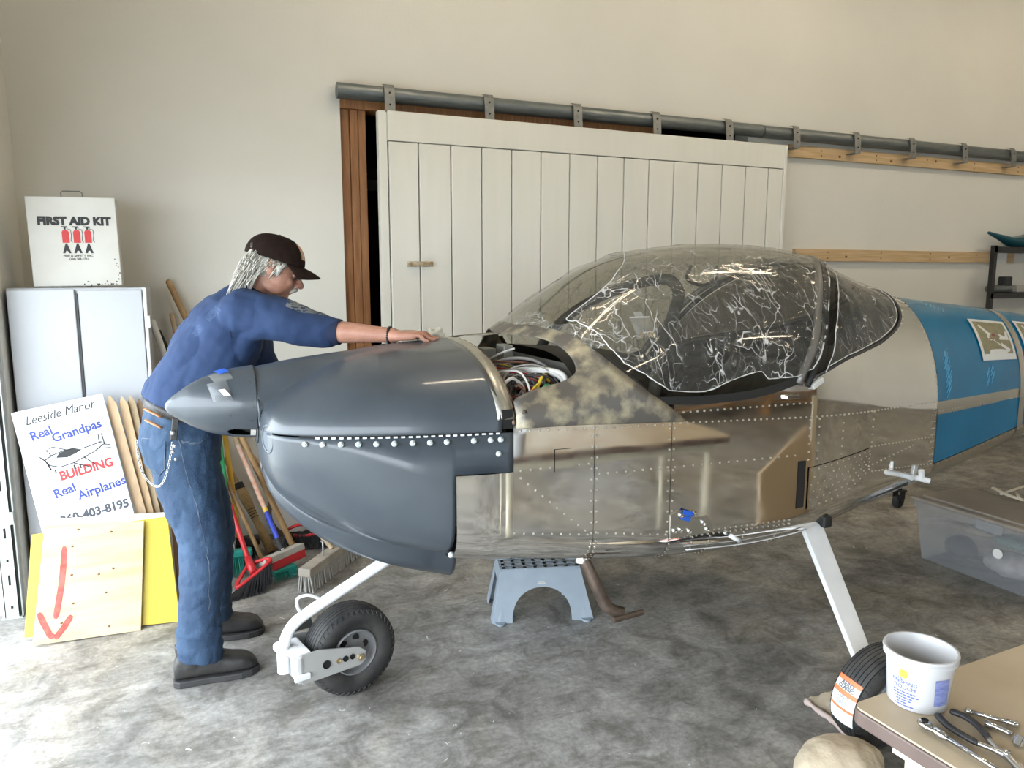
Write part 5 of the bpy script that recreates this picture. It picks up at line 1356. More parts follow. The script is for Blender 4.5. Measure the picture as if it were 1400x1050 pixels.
# left arm, far side, hand resting on the cowl too
SHL = V((0.215, 3.335, 1.46)); ELL = V((0.30, 3.36, 1.18)); WRL = V((0.42, 3.14, 1.20))
limb(body, [SHL, lerp(SHL, ELL, .5), ELL], [0.052, 0.050, 0.044], 14)
limb(body, [ELL, lerp(ELL, WRL, .4), WRL], [0.044, 0.042, 0.028], 14)
def cowl_z(x, y):
    d = abs(y - YC); w = WCW(x)
    n = 2.1
    ck = ZS + (ZCK(x) - ZS) * (max(0, 1 - (d / w) ** n)) ** (1 / n)
    wh = 0.135 + 0.02 * x
    h = ZS + (ZCT(x) - ZS) * math.sqrt(max(0, 1 - (d / wh) ** 2)) if d < wh else 0
    return max(ck, h)
def hand(wr, fwd, lat, roots, thumb):
    """palm + 5 fingers; fwd is the pointing direction, lat points to the thumb side"""
    fwd = V(fwd).normalized(); lat = V(lat).normalized(); upv = V((0, 0, 1))
    kn = wr + fwd * 0.082 + upv * 0.004
    # palm slab: several limbs side by side
    for k, (l, zf) in enumerate(((-0.032, -.006), (-0.011, 0.002), (0.011, 0.003), (0.032, -.002))):
        limb(body, [wr + lat * l * .55 + upv * -.002, wr + fwd * .045 + lat * l * .9 + upv * (.002 + zf * .5), kn + lat * l + upv * zf], [0.020, 0.0175, 0.0135], 10)
    for (l, L, r, zk) in roots:
        k0 = kn + lat * l + upv * (-.002 if abs(l) > .02 else .003)
        sp_ = fwd + lat * l * 2.2
        p1 = k0 + sp_ * L * .42 + upv * zk
        p2 = k0 + sp_ * L * .74; p3 = k0 + sp_ * L
        for q_, g in ((p1, .020), (p2, .003), (p3, -.001)):
            q_.z = cowl_z(q_.x, q_.y) + r + g
        limb(body, [k0, p1, p2, p3], [r * 1.22, r * 1.12, r, r * .84], 9, sub=4)
    t0 = wr + fwd * .025 + lat * .025 + upv * -.006; t1 = wr + fwd * .055 + lat * .05; t2 = wr + fwd * .085 + lat * .062
    for q_, g in ((t1, .012), (t2, 0.002)): q_.z = cowl_z(q_.x, q_.y) + .011 + g
    limb(body, [t0, t1, t2], [.017, .0125, .010], 9, sub=4)
hand(WRR, (0.90, -0.43, 0.0), (0.43, 0.90, 0), [(-0.033, .058, .0078, .0), (-0.012, .078, .0088, .004), (0.011, .086, .0092, .006), (0.033, .078, .009, .004)], 1)
hand(WRL, (0.80, -0.58, 0.0), (-0.58, -0.80, 0), [(-0.033, .058, .0078, .0), (-0.012, .076, .0088, .004), (0.011, .084, .0092, .006), (0.033, .076, .009, .004)], 1)
obj('body', body, m_skin, man, remesh=0.0045, smoothmod=4)
for s in (-1, 1):
    obj('eye', MB().ball(hp(0.0765, s * 0.030, 0.006), 0.0125, 12, 10), mat('eye_dark_%d' % (s + 1), (0.05, 0.035, 0.03), .2), man, smooth=True)
    obj('eyelid', MB().ball(hp(0.0755, s * 0.030, 0.0135), (0.0125, 0.0165, 0.0085), 12, 8, HR), m_skin, man, smooth=True)
    obj('eyebrow', MB().tube([hp(0.094, s * 0.012, 0.026), hp(0.092, s * 0.03, 0.030), hp(0.080, s * 0.050, 0.024)], [.004, .0055, .003], 6), m_hair, man, smooth=True)
# moustache and stubble
ms = MB()
for s in (-1, 1):
    limb(ms, [hp(0.102, s * 0.002, -0.036), hp(0.098, s * 0.016, -0.041), hp(0.086, s * 0.030, -0.056)], [.009, .009, .005], 8)
obj('moustache', ms, m_hair, man, remesh=0.003, smoothmod=2)
# hair: locks swept back from under the cap to the collar
hm = MB()
random.seed(11)
for i in range(900):
    s = random.choice((-1, 1)); u = random.random(); v = random.random()
    y0 = s * lerp(0.012, 0.076, math.sqrt(u))
    x0 = lerp(-0.100, 0.030, v) if abs(y0) > .06 else -0.09 - random.uniform(0, .015)
    if abs(y0) > .06 and x0 > -.045 and random.random() < .55: continue
    z0 = random.uniform(-0.03, 0.048)
    y0 *= 1.06
    L = random.uniform(0.08, 0.14)
    if x0 > -0.035: L *= .5; z0 = random.uniform(.028, .05)
    p0_ = hp(x0, y0, z0); p = [p0_]
    wav = random.uniform(0, 6); amp = random.uniform(.005, .014)
    for k in range(1, 8):
        f = k / 7
        q_ = p0_ + V((-L * (.62 * f - .10 * f * f), 0, -L * (.42 * f + .42 * f * f)))
        q_.y = HC.y + (p0_.y - HC.y) * (1 + .10 * math.sin(f * PI) - .15 * f)
        q_ += V((math.cos(wav + f * 6) * amp * .9, math.sin(wav + f * 8) * amp, math.cos(wav + f * 7) * amp * .6))
        p.append(q_)
    r = random.uniform(.0014, .0034)
    hm.tube(p, [r * .7, r, r, r * .95, r * .9, r * .75, r * .5, r * .15], 5, caps=False)
# hair cap under it so no scalp shows
hm.ball(hp(-0.045, 0, 0.012), (0.068, 0.079, 0.066), 20, 14, HR)
for s in (-1, 1): hm.tube([hp(0.03, s * 0.070, 0.042), hp(0.012, s * .078, 0.015), hp(0.014, s * .073, -.012)], [.012, .012, .004], 8)
stuff(obj('hair', hm, m_hair, man, smooth=True, fix=False))
# cap
cp = MB()
def cap_pt(u, v):      # u around 0..1, v 0 rim .. 1 top
    a = 2 * PI * u; el = v * PI / 2
    rx, ry, rz = 0.112, 0.090, 0.095
    return hc(-0.006 + rx * math.cos(a) * math.cos(el) ** .8, ry * math.sin(a) * math.cos(el) ** .8, 0.036 + rz * math.sin(el) ** .9 + 0.012 * (1 - v) * math.cos(a) * -0.6)
cp.grid(cap_pt, 48, 14)
cap = obj('cap', cp, m_cap, man, smooth=True, fix=False, solid=0.004)
def brim(u, v):
    a = lerp(-1.15, 1.15, u)
    base = V((-0.006 + 0.110 * math.cos(a), 0.088 * math.sin(a), 0.034))
    out = V((0.074 * (math.cos(a * .85)) ** .7, 0.006 * math.sin(a), -0.012 - 0.030 * abs(math.sin(a)) ** 2))
    q_ = base + out * v
    return hc(q_.x, q_.y, q_.z - .012 * v * v)
obj('brim', MB().grid(brim, 24, 8), m_cap, cap, smooth=True, fix=False, solid=0.006)
obj('button', MB().ball(hc(-0.006, 0, 0.131), 0.007, 8, 6), m_cap, cap, smooth=True)
m_emb = mat('cap_emblem', (0.45, 0.16, 0.05), .7, col2=(0.55, 0.48, 0.40), scale=70)
obj('emblem', MB().grid(lambda u, v: (lambda q_: q_ + (q_ - hc(-.006, 0, .05)).normalized() * .0045)(cap_pt(lerp(-.085, .085, u) % 1.0, lerp(.18, .62, v))), 8, 6), m_emb, cap, smooth=True, fix=False)
obj('strap_buckle', MB().tube([hc(-.10, -.052, .062), hc(-.102, -.05, .078), hc(-.098, -.06, .080), hc(-.096, -.062, .064), hc(-.10, -.052, .062)], .0018, 5), m_chrome, cap)

# sweatshirt
sh = MB()
def trs(c, d, wy):      # torso ring perpendicular to the spine
    return c, d, wy
SP = (V((0.5, 0, 0.866))).normalized(); FR = V((0.866, 0, -0.5))
tors = [((-0.055, 3.22, 1.075), .150, .178), ((-0.03, 3.215, 1.12), .158, .186), ((0.03, 3.205, 1.21), .160, .190), ((0.09, 3.19, 1.31), .158, .196), ((0.145, 3.175, 1.40), .150, .205), ((0.185, 3.165, 1.47), .125, .200), ((0.215, 3.15, 1.525), .085, .135), ((0.235, 3.14, 1.555), .066, .080)]
rings_ = []
for c, d, w in tors:
    rings_.append(ring(c, SP, FR * d, V((0.05, -1, 0)) * w, 28, 2.3))
sh.loft(rings_)
limb(sh, [(0.195, 3.02, 1.475), lerp(SHR, ELR, .45) + V((0, 0, .005)), lerp(SHR, ELR, .88) + V((0, 0, -.002)), lerp(ELR, WRR, .10) + V((0, 0, -.004)), lerp(ELR, WRR, .22)], [.098, .086, .074, .066, .052], 18)
# bunched folds at the cuff
for f, r in ((-.02, .068), (.06, .063), (.13, .058)):
    c = lerp(ELR, WRR, f); d_ = (WRR - ELR).normalized()
    sh.tube([c - d_ * .012, c + d_ * .012 + V((0, 0, -.004))], r, 16)
limb(sh, [(0.19, 3.30, 1.46), lerp(SHL, ELL, .5), ELL, lerp(ELL, WRL, .35)], [.095, .082, .070, .052], 16)
shirt = obj('sweatshirt', sh, m_shirt, man, remesh=0.007, smoothmod=6, disp=(0.12, 0.020))
def folds(o, sc, st):
    tx = bpy.data.textures.new(o.name + '_wrinkle', 'MUSGRAVE'); tx.noise_scale = sc; tx.musgrave_type = 'RIDGED_MULTIFRACTAL'
    m = o.modifiers.new('wrinkle', 'DISPLACE'); m.texture = tx; m.strength = st; m.mid_level = .5; m.texture_coords = 'LOCAL'
def press(o, target, off=.001):
    m = o.modifiers.new('press', 'SHRINKWRAP'); m.target = target; m.offset = off; m.wrap_method = 'NEAREST_SURFACEPOINT'; m.wrap_mode = 'ON_SURFACE'
    return o
folds(shirt, .15, -.0075)
cuff0 = lerp(ELR, WRR, .16); cuff1 = lerp(ELR, WRR, .30)
obj('cuff', MB().tube([cuff0, lerp(cuff0, cuff1, .5), cuff1], [.054, .052, .049], 20), mat('navy_ribbing', (0.007, 0.015, 0.05), .85), man, smooth=True, edge=.9)
obj('collar', MB().tube(ring((0.238, 3.138, 1.558), SP, FR * .070, V((0.05, -1, 0)) * .082, 24) + [ring((0.238, 3.138, 1.558), SP, FR * .070, V((0.05, -1, 0)) * .082, 24)[0]], .008, 8), m_shirt, man, smooth=True)
# armhole seam
sm = [V((0.215, 2.975, 1.575)), V((0.17, 2.965, 1.52)), V((0.145, 2.965, 1.45)), V((0.15, 2.975, 1.38))]

def ribbon(pts, w):
    pts = [V(p) for p in pts]; rows = []
    for i, p in enumerate(pts):
        t_ = (pts[min(i+1, len(pts)-1)] - pts[max(i-1, 0)]).normalized(); s_ = t_.cross(V((0, 1, 0))).normalized() * w
        rows.append([p - s_, p, p + s_])
    return MB().loft(rows, False, False)
press(obj('shoulder_seam', ribbon(smoothpath(sm, 10), .0022), bpy.data.materials['navy_ribbing'], shirt, smooth=True, fix=False), shirt, .0012)

# jeans
jn = MB()
hips = [((-0.028, 3.225, 1.10), .138, .172), ((-0.045, 3.23, 1.03), .148, .182), ((-0.052, 3.235, 0.95), .155, .190), ((-0.045, 3.24, 0.87), .145, .185)]
jn.loft([ring(c, V((0, 0, 1)), V((1, 0, -.15 if i == 0 else -.05)) * d, V((0, -1, 0)) * w, 28, 2.4) for i, (c, d, w) in enumerate(hips)])
limb(jn, [(-0.045, 3.15, 0.92), (-0.025, 3.125, 0.76), (0.008, 3.095, 0.57), (-0.015, 3.06, 0.36), (-0.03, 3.06, 0.168)], [.128, .116, .092, .080, .082], 20)
limb(jn, [(-0.035, 3.32, 0.92), (-0.005, 3.34, 0.76), (0.055, 3.385, 0.55), (0.045, 3.42, 0.34), (0.03, 3.43, 0.168)], [.125, .112, .090, .078, .080], 20)
for (c, r) in (((-0.026, 3.055, .23), .086), ((-0.03, 3.06, .155), .088), ((-0.03, 3.06, .118), .088), ((0.034, 3.43, .23), .083), ((0.03, 3.43, .155), .085), ((0.03, 3.43, .118), .085)):
    jn.tube([V(c) - V((0, 0, .014)), V(c) + V((.004, 0, .014))], r, 18)
jeans = obj('jeans', jn, m_jean, man, remesh=0.0075, smoothmod=5, disp=(0.07, 0.018))
folds(jeans, .12, -.0045)
# back pocket, side seam, stitching (pressed onto the denim)
def jr(px, py, y): return at_y(px, py, y)
def patch(pxs, y0, y1, th=.004):
    # quad patch following the hip curve: y given at left and right pixel
    c = [jr(px, py, lerp(y0, y1, k)) for (px, py), k in zip(pxs, (0, 1, 1, 0))]
    return c
pk4 = [at_y(191, 599, 3.125), at_y(226, 601, 3.055), at_y(224, 642, 3.035), at_y(211, 651, 3.045), at_y(196, 640, 3.10)]
press(obj('back_pocket', MB().grid(lambda u, v: lerp(lerp(pk4[0], pk4[1], u), lerp(lerp(pk4[4], pk4[3], u * 2) if u < .5 else lerp(pk4[3], pk4[2], u * 2 - 1), pk4[3], 0), v), 12, 12), m_jean, jeans, smooth=True, fix=False), jeans, .003)
press(obj('pocket_stitching', ribbon([lerp(p_, q_, k / 6) for p_, q_ in zip(pk4, pk4[1:] + pk4[:1]) for k in range(6)] + [pk4[0]], .0014), m_jeanlt, jeans, fix=False), jeans, .0042)
press(obj('side_seam', ribbon(smoothpath([at_y(243, 603, 3.030), at_y(258, 660, 2.995), at_y(276, 720, 2.992), at_y(288, 780, 2.965), at_y(291, 840, 2.955)], 10), .0016), m_jeanlt, jeans, fix=False), jeans, .0015)
press(obj('front_pocket_edge', ribbon(smoothpath([at_y(247, 604, 3.03), at_y(265, 605, 3.02), at_y(283, 602, 3.03), at_y(292, 595, 3.05)], 8), .0016), m_jeanlt, jeans, fix=False), jeans, .0015)
# belt with tan leather edges, keeper strap and stud
bl = MB()
bc = V((-0.030, 3.225, 1.082)); brg = []
for j in range(40):
    t_ = 2*PI*j/40; ct, st_ = math.cos(t_), math.sin(t_)
    q_ = bc + V((.142 * math.copysign(abs(ct) ** .83, ct), -.178 * math.copysign(abs(st_) ** .83, st_), -.36 * .142 * ct))
    brg.append([q_ + V((0, 0, -.02)), q_ + V((0, 0, .02))])
bl.loft(brg + [brg[0]], False, False)
belt = obj('belt', bl, m_leather, man, smooth=True, fix=False, solid=.006, off=1)
for dz, c_ in ((.022, (198, 222)), (-.026, (199, 219))):
    pth = [at_y(c_[0] + 22 * k / 4, 559 + 11 * k / 4 + (0 if dz > 0 else 15), 3.075 - .04 * k / 4) for k in range(5)]
    obj('belt_patch', MB().tube(pth, .009, 8, flat=.4), m_tan, belt, smooth=True)
ks = at_y(239, 586, 3.02)
obj('keeper_strap', MB().box((-.012, -.004, -.045), (.012, .004, .04), Matrix.Translation(ks) @ Matrix.Rotation(.15, 4, 'Y')), m_leather, belt, bevel=.003)
obj('stud', MB().ball(at_y(236, 592, 3.008), (.009, .005, .009), 12, 8), m_chrome, belt, smooth=True)
# wallet chain
cpts = smoothpath([at_y(236, 604, 3.01), at_y(233, 625, 3.005), at_y(227, 650, 3.0), at_y(219, 664, 3.005), at_y(208, 662, 3.03), at_y(196, 648, 3.06), at_y(189, 625, 3.09), at_y(187, 602, 3.12)], 9)
ch = MB(); acc = 0
for i in range(1, len(cpts) - 1):
    t_ = (cpts[i+1] - cpts[i-1]).normalized()
    o1 = t_.orthogonal().normalized(); o2 = t_.cross(o1)
    a_ = o1 if i % 2 else o2
    lk = [cpts[i] + t_ * .0062 * math.cos(2*PI*k/8) + a_ * .0042 * math.sin(2*PI*k/8) for k in range(9)]
    ch.tube(lk, .0014, 5, caps=False)
stuff(obj('wallet_chain', ch, mat('chain_steel', (.40, .40, .40), .25, 1.0), man, smooth=True, fix=False))
for k, (px, py) in enumerate(((237, 618), (240, 628), (239, 610))):
    obj('chain_charm', MB().ball(at_y(px, py, 2.995), (.006, .004, .007), 8, 6), m_chrome, man, smooth=True)
# bracelet
wb_ = lerp(ELR, WRR, .955); dw = (WRR - ELR).normalized(); o1 = dw.orthogonal().normalized(); o2 = dw.cross(o1)
for k in range(26):
    a = 2*PI*k/26
    obj('bracelet_link', MB().ball(wb_ + o1 * .0305 * math.cos(a) + o2 * .0305 * math.sin(a), (.006, .004, .004), 6, 5), mat('bracelet_dark', (.03, .03, .03), .35, .6) if k == 0 else bpy.data.materials['bracelet_dark'], man, smooth=True)
# boots
def boot(hx, y, toe_dx, rot, hidden=False):
    M = Matrix.Translation((hx, y, 0)) @ Matrix.Rotation(rot, 4, 'Z')
    L = 0.315
    bt = MB()
    st_ = [(0.0, .034, .095, .10), (0.015, .042, .13, .125), (0.06, .046, .16, .15), (0.105, .047, .158, .14), (0.14, .048, .138, .11), (0.18, .051, .112, .088), (0.22, .053, .098, .072), (0.26, .051, .090, .06), (0.29, .042, .076, .045), (0.307, .026, .058, .036), (0.315, .010, .044, .03)]
    rg = []
    for x, w, ztop, _ in st_:
        zb_ = .026; zm = (ztop + zb_) / 2; hh = (ztop - zb_) / 2
        rg.append([M @ V((x, w * math.copysign(abs(math.cos(2*PI*j/20)) ** .7, math.cos(2*PI*j/20)), zm + hh * math.copysign(abs(math.sin(2*PI*j/20)) ** .75, math.sin(2*PI*j/20)))) for j in range(20)])
    bt.loft(rg)
    bt.tube([M @ V((0.065, 0, .08)), M @ V((0.06, 0, .17))], [.052, .055], 18)
    b_ = obj('boot', bt, m_leather, man, remesh=.005, smoothmod=4)
    so_ = MB()
    outl = [(-.006, .0), (-.003, .03), (.02, .045), (.08, .046), (.13, .045), (.19, .053), (.25, .055), (.29, .044), (.315, .02), (.321, 0)]
    outl = outl + [(x, -y_) for x, y_ in outl[-2:0:-1]]
    so_.prism(outl, .026, M @ Matrix.Translation((0, 0, 0.001)))
    obj('sole', so_, m_sole, b_, bevel=.004)
    for i in range(5):
        x = .112 + i * .018; z = .158 - i * .0135
        obj('lace', MB().tube([M @ V((x, -.03, z - .008)), M @ V((x + .004, 0, z + .006)), M @ V((x + .002, .03, z - .008))], .0032, 6), m_sole, b_, smooth=True)
boot(-0.128, 3.075, .18, math.radians(-2))
ft = at_z(356, 862); boot(ft.x - .30, 3.43, .2, math.radians(-4))

# ================================================================ UNDER AND AROUND THE AIRPLANE
# grey step stool
m_stool = mat('grey_plastic', (0.30, 0.35, 0.40), 0.42, col2=(0.27, 0.32, 0.37), scale=12)
stl = thing('step_stool', 'grey plastic step stool with slotted top under the fuselage', 'stool', (1.5, 3.1, 0))
SX0, SX1, SY0, SY1, SZ = 1.255, 1.735, 2.98, 3.26, 0.245
tx0, tx1, ty0, ty1 = SX0 + .045, SX1 - .06, SY0 + .045, SY1 - .045
# front and back walls with the arch, as a strip between outer outline and arch
def wall_arch(y0b, y0t, flip):
    n = 24; pts_o = []; pts_i = []
    cxm = (SX0 + SX1) / 2 - .005
    for i in range(n + 1):
        a = PI * i / n
        xi = cxm - 0.135 * math.cos(a) * 1.05; zi = 0.16 * math.sin(a) ** .8
        if i == 0: xo, zo = SX0, 0
        elif i == n: xo, zo = SX1, 0
        else:
            f = i / n
            if f < .3: k = f / .3; xo, zo = lerp(SX0, tx0, k), lerp(0, SZ, k)
            elif f > .7: k = (1 - f) / .3; xo, zo = lerp(SX1, tx1, k), lerp(0, SZ, k)
            else: xo, zo = lerp(tx0, tx1, (f - .3) / .4), SZ
        pts_o.append((xo, zo)); pts_i.append((xi, zi))
    mb = MB(); 
    ys = lambda z: lerp(y0b, y0t, z / SZ)
    mb.loft([[V((x, ys(z), z)) for x, z in pts_o], [V((x, ys(z), z)) for x, z in pts_i]], False, False)
    return mb
obj('front_panel', wall_arch(SY0, ty0, 1), m_stool, stl, solid=.006)
obj('back_panel', wall_arch(SY1, ty1, 1), m_stool, stl, solid=.006)
for sx_, tx_ in ((SX0, tx0), (SX1, tx1)):
    mb = MB()
    o = [(SY0, 0), (ty0, SZ), (ty1, SZ), (SY1, 0)]; i_ = [(SY0 + .06, 0), (ty0 + .035, SZ - .06), (ty1 - .035, SZ - .06), (SY1 - .06, 0)]
    mb.loft([[V((lerp(sx_, tx_, z / SZ), y, z)) for y, z in o], [V((lerp(sx_, tx_, z / SZ), y, z)) for y, z in i_]], False, False)
    obj('end_panel', mb, m_stool, stl, solid=.006)
# corner ribs and feet
for (sx_, tx_, sg) in ((SX0, tx0, 1), (SX1, tx1, -1)):
    obj('corner_post', MB().loft([ring((sx_ + sg * .035, SY0 + .006, 0.0), V((0, 0, 1)), V((.034, 0, 0)), V((0, .014, 0)), 14), ring((tx_ + sg * .025, ty0 + .004, SZ - .02), V((0, 0, 1)), V((.022, 0, 0)), V((0, .010, 0)), 14)]), m_stool, stl, smooth=True, edge=.8)
    obj('foot', MB().tube([V((sx_ + sg * .035, SY0 + .008, 0.001)), V((sx_ + sg * .035, SY0 + .008, 0.009))], .045, 18, flat=.6), m_stool, stl, smooth=True, edge=.8)
# slatted top: frame bars with real slots
top = MB()
nxs, nys = 7, 4
xs = [lerp(tx0 + .012, tx1 - .012, i / nxs) for i in range(nxs + 1)]; ysl = [lerp(ty0 + .012, ty1 - .012, i / nys) for i in range(nys + 1)]
for x in xs: top.box((x - .008, ty0, SZ - .004), (x + .008, ty1, SZ + .004))
for i in range(nys + 1):
    y = lerp(ty0 + .010, ty1 - .010, i / nys); top.box((tx0, y - .013, SZ - .004), (tx1, y + .013, SZ + .004))
obj('slotted_top', top, m_stool, stl)
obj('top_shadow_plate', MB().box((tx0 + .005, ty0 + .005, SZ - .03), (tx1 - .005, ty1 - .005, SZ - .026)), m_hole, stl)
obj('maker_mark', MB().box((1.47, 3.005, .175), (1.51, 3.012, .180)).box((1.475, 3.004, .183), (1.505, 3.011, .187)), mat('worn_sticker', (.55, .54, .52), .6), stl)

stl.rotation_euler.z = math.radians(-17)
# clear storage tote with lid
def clear_plastic(name, col, tr=0.55):
    m = bpy.data.materials.new(name); m.use_nodes = True; nt = m.node_tree; b = nt.nodes['Principled BSDF']
    b.inputs['Base Color'].default_value = (*col, 1); b.inputs['Roughness'].default_value = .25
    tp_ = nd(nt, 'ShaderNodeBsdfTransparent'); mx = nd(nt, 'ShaderNodeMixShader'); mx.inputs[0].default_value = tr
    nt.links.new(b.outputs[0], mx.inputs[1]); nt.links.new(tp_.outputs[0], mx.inputs[2]); nt.links.new(mx.outputs[0], nt.nodes['Material Output'].inputs[0])
    return m
m_tote = clear_plastic('cloudy_plastic', (.40, .41, .42), .58)
m_lid = mat('lid_taupe', (0.30, 0.26, 0.22), .45, col2=(.26, .225, .19), scale=8)
TX0, TX1, TYn, TYf, TZ = 3.77, 4.22, 2.20, 2.88, .352
tot = thing('storage_tote', 'cloudy clear plastic storage tote with taupe lid on the floor', 'tote', (4.0, 2.53, 0))
mb = MB()
def trect(z, gx, gy): return [V((TX0 + gx, TYn + gy, z)), V((TX1 - gx, TYn + gy, z)), V((TX1 - gx, TYf - gy, z)), V((TX0 + gx, TYf - gy, z))]
mb.loft([trect(0.0, .045, .045), trect(0.30, .012, .012), trect(.305, .0, .0), trect(TZ, .0, .0)], True, False); mb.add(trect(0.0, .045, .045), [(0, 1, 2, 3)])
obj('tub', mb, m_tote, tot)
obj('lid', MB().box((TX0 - .012, TYn - .012, TZ - .012), (TX1 + .012, TYf + .012, TZ + .010)).box((TX0 + .03, TYn + .03, TZ + .008), (TX1 - .03, TYf - .03, TZ + .022)), m_lid, tot, bevel=.008)
obj('latch', MB().box((TX0 - .016, TYn + .16, TZ - .06), (TX0 - .004, TYn + .30, TZ - .005)), m_tote, tot, bevel=.004)
sc_ = at_x(1364, 757, TX0 + .006)
obj('round_sticker', MB().lathe([(0, 0), (.026, 0), (.026, .002), (0, .002)], 24, Matrix.Translation((TX0 + .006, sc_.y, sc_.z)) @ Matrix.Rotation(-PI / 2, 4, 'Y')), m_whp, tot)
items = [('paint_bottle', 'dark round item inside the tote near its left end', 'item', (3.95, 2.70, .09), (.08, .08, .07), (.05, .05, .055)),
         ('folded_bag', 'pale folded bag inside the tote at the bottom right', 'bag', (3.95, 2.42, .085), (.09, .14, .065), (.55, .50, .50)),
         ('rolled_cloth', 'tan rolled cloth lying across the tote contents', 'cloth', (3.95, 2.66, .21), (.05, .14, .025), (.42, .34, .24)),
         ('green_bundle', 'greenish bundle on top of the tote contents', 'bundle', (4.0, 2.42, .20), (.08, .12, .03), (.22, .32, .28))]
for nm, lab, cat, c_, r_, col_ in items:
    z_ = c_[2]
    tag(obj(nm, MB().ball(c_, r_, 18, 12), mat(nm, col_, .6, col2=tuple(v * .7 for v in col_), scale=20), smooth=True, disp=(.06, .02)), lab, cat)
# cream plastic frame lying on the tote
fr_ = thing('bent_plastic_handle', 'cream bent plastic piece lying on the tote lid', 'plastic piece', (4.1, 2.5, TZ + .02))
a0 = at_z(1358, 668, TZ + .05); a1 = at_z(1400, 690, TZ + .05); 
obj('long_bar', MB().tube(smoothpath([at_z(1358, 667, TZ + .04), at_z(1372, 674, TZ + .045), at_z(1390, 681, TZ + .04), at_z(1430, 690, TZ + .04)]), .012, 8, flat=.6), mat('cream_plastic', (.66, .60, .48), .4), fr_, smooth=True)
obj('cross_bar', MB().tube([at_z(1368, 676, TZ + .036), at_z(1384, 670, TZ + .05), at_z(1410, 662, TZ + .05)], .009, 8, flat=.6), bpy.data.materials['cream_plastic'], fr_, smooth=True)
obj('cross_bar', MB().tube([at_z(1388, 672, TZ + .05), at_z(1396, 684, TZ + .045)], .009, 8, flat=.6), bpy.data.materials['cream_plastic'], fr_, smooth=True)
# small black caster in the distance under the tail
cs = thing('caster', 'small black caster wheel on the floor behind the fuselage tail', 'caster', (4.57, 3.6, 0))
cq = V((4.50, 3.56, 0.045))
obj('wheel', MB().lathe([(.012, -.018), (.043, -.016), (.045, -.01), (.045, .01), (.043, .016), (.012, .018)], 24, Matrix.Translation(cq) @ Matrix.Rotation(PI / 2, 4, 'X')), m_rubber, cs, smooth=True)
obj('bracket', MB().box((-.02, -.03, .02), (.03, -.024, .08), Matrix.Translation(cq)).box((-.02, .024, .02), (.03, .03, .08), Matrix.Translation(cq)).box((-.03, -.035, .075), (.04, .035, .085), Matrix.Translation(cq)), m_black, cs)
obj('jack_post', MB().tube([cq + V((0, 0, .08)), cq + V((.0, 0, .60))], .02, 12), m_black, cs, smooth=True)

# black shelf rack at the right with odds and ends
m_blk = mat('black_metal', (.012, .012, .012), .45)
rk = thing('shelf_rack', 'black metal shelf rack against the white wall at the right edge', 'shelf', (7.3, 4.45, 0))
RX0, RX1, RY0, RY1, RZ = 6.72, 8.2, 4.53, 4.70, 1.878
for x in (RX0, RX1 - .04):
    for y in (RY0,): obj('post', MB().box((x, y, 0), (x + .04, y + .04, RZ)), m_blk, rk)
for z in (.25, .85, 1.40, RZ - .06): obj('shelf', MB().prism([(RX0, RY0), (RX1, RY0), (RX1, RY1), (RX0 + .27, RY1)], .05, Matrix.Translation((0, 0, z))), m_blk, rk)
fz = RZ - .009
tf = MB()
rg_ = []
for i in range(15):
    u = i / 14; xx = 6.76 + 1.1 * u
    hh = .13 * min(1, .10 + 1.5 * u); ww = .09 * min(1, .15 + 2 * u); zt2 = fz + .14 + .015 * u
    zc_ = max(fz + .002 + hh * .98, zt2 - hh)
    rg_.append([V((xx, 4.63 + ww * math.cos(a_), zc_ + (hh if math.sin(a_) < 0 else .012) * math.sin(a_))) for a_ in [2 * PI * k / 20 for k in range(20)]])
tf.loft(rg_)
tag(obj('wing_tip_fairing', tf, mat('dark_teal_fairing', (.012, .075, .095), .3, col2=(.02, .11, .13), scale=6), smooth=True), 'dark teal curved fairing lying on top of the black rack', 'fairing')
t = thing('tape_dispenser', 'grey black tool lying on the rack shelf by the post', 'tool', (6.95, 4.45, 1.45))
obj('base', MB().box((6.80, 4.55, 1.451), (7.08, 4.66, 1.52)), mat('grey_tool', (.10, .11, .11), .4), t, bevel=.03)
obj('block', MB().box((6.96, 4.57, 1.51), (7.07, 4.64, 1.60)), m_blk, t, bevel=.01)
tag(obj('tray', MB().box((7.12, 4.55, 1.4505), (7.7, 4.70, 1.475)).box((7.15, 4.57, 1.47), (7.35, 4.66, 1.52)), mat('pale_tray', (.35, .34, .32), .5), bevel=.008), 'pale tray of small parts on the rack shelf at the right edge', 'tray')
tag(obj('paper_sheet', MB().box((6.93, 4.704, 1.715), (7.16, 4.708, 1.85)), m_whp), 'white paper sheet pinned over the lower pine board behind the rack', 'paper')

# sandbag and folded sack chocking the main wheel
m_sack = mat('tan_canvas', (.50, .42, .31), .85, col2=(.42, .35, .25), scale=10, bump=(60, .3))
c_ = at_z(1138, 1052, 0); c_ = V((1.83, 1.585, .066))
sb_ = MB().ball(c_, (.15, .11, .078), 28, 18)
sb_.tube(smoothpath([c_ + V((-.13, -.03, .0)), c_ + V((-.17, -.06, -.03)), c_ + V((-.20, -.08, -.05))]), [.05, .035, .03], 14)
tag(obj('sand_bag', sb_, m_sack, remesh=.008, smoothmod=4, disp=(.13, .04)), 'rumpled tan sandbag on the floor in front of the main wheel', 'sandbag')
p = [at_z(1100, 962), at_z(1158, 935), at_z(1176, 985), at_z(1150, 992)]
f0 = V((1.99, 1.93, 0)); 
sk_ = MB()
q4 = [at_z(1101, 953, .02), at_z(1152, 936, .06), at_z(1192, 960, .06), at_z(1170, 1010, .03), at_z(1140, 985, .01)]
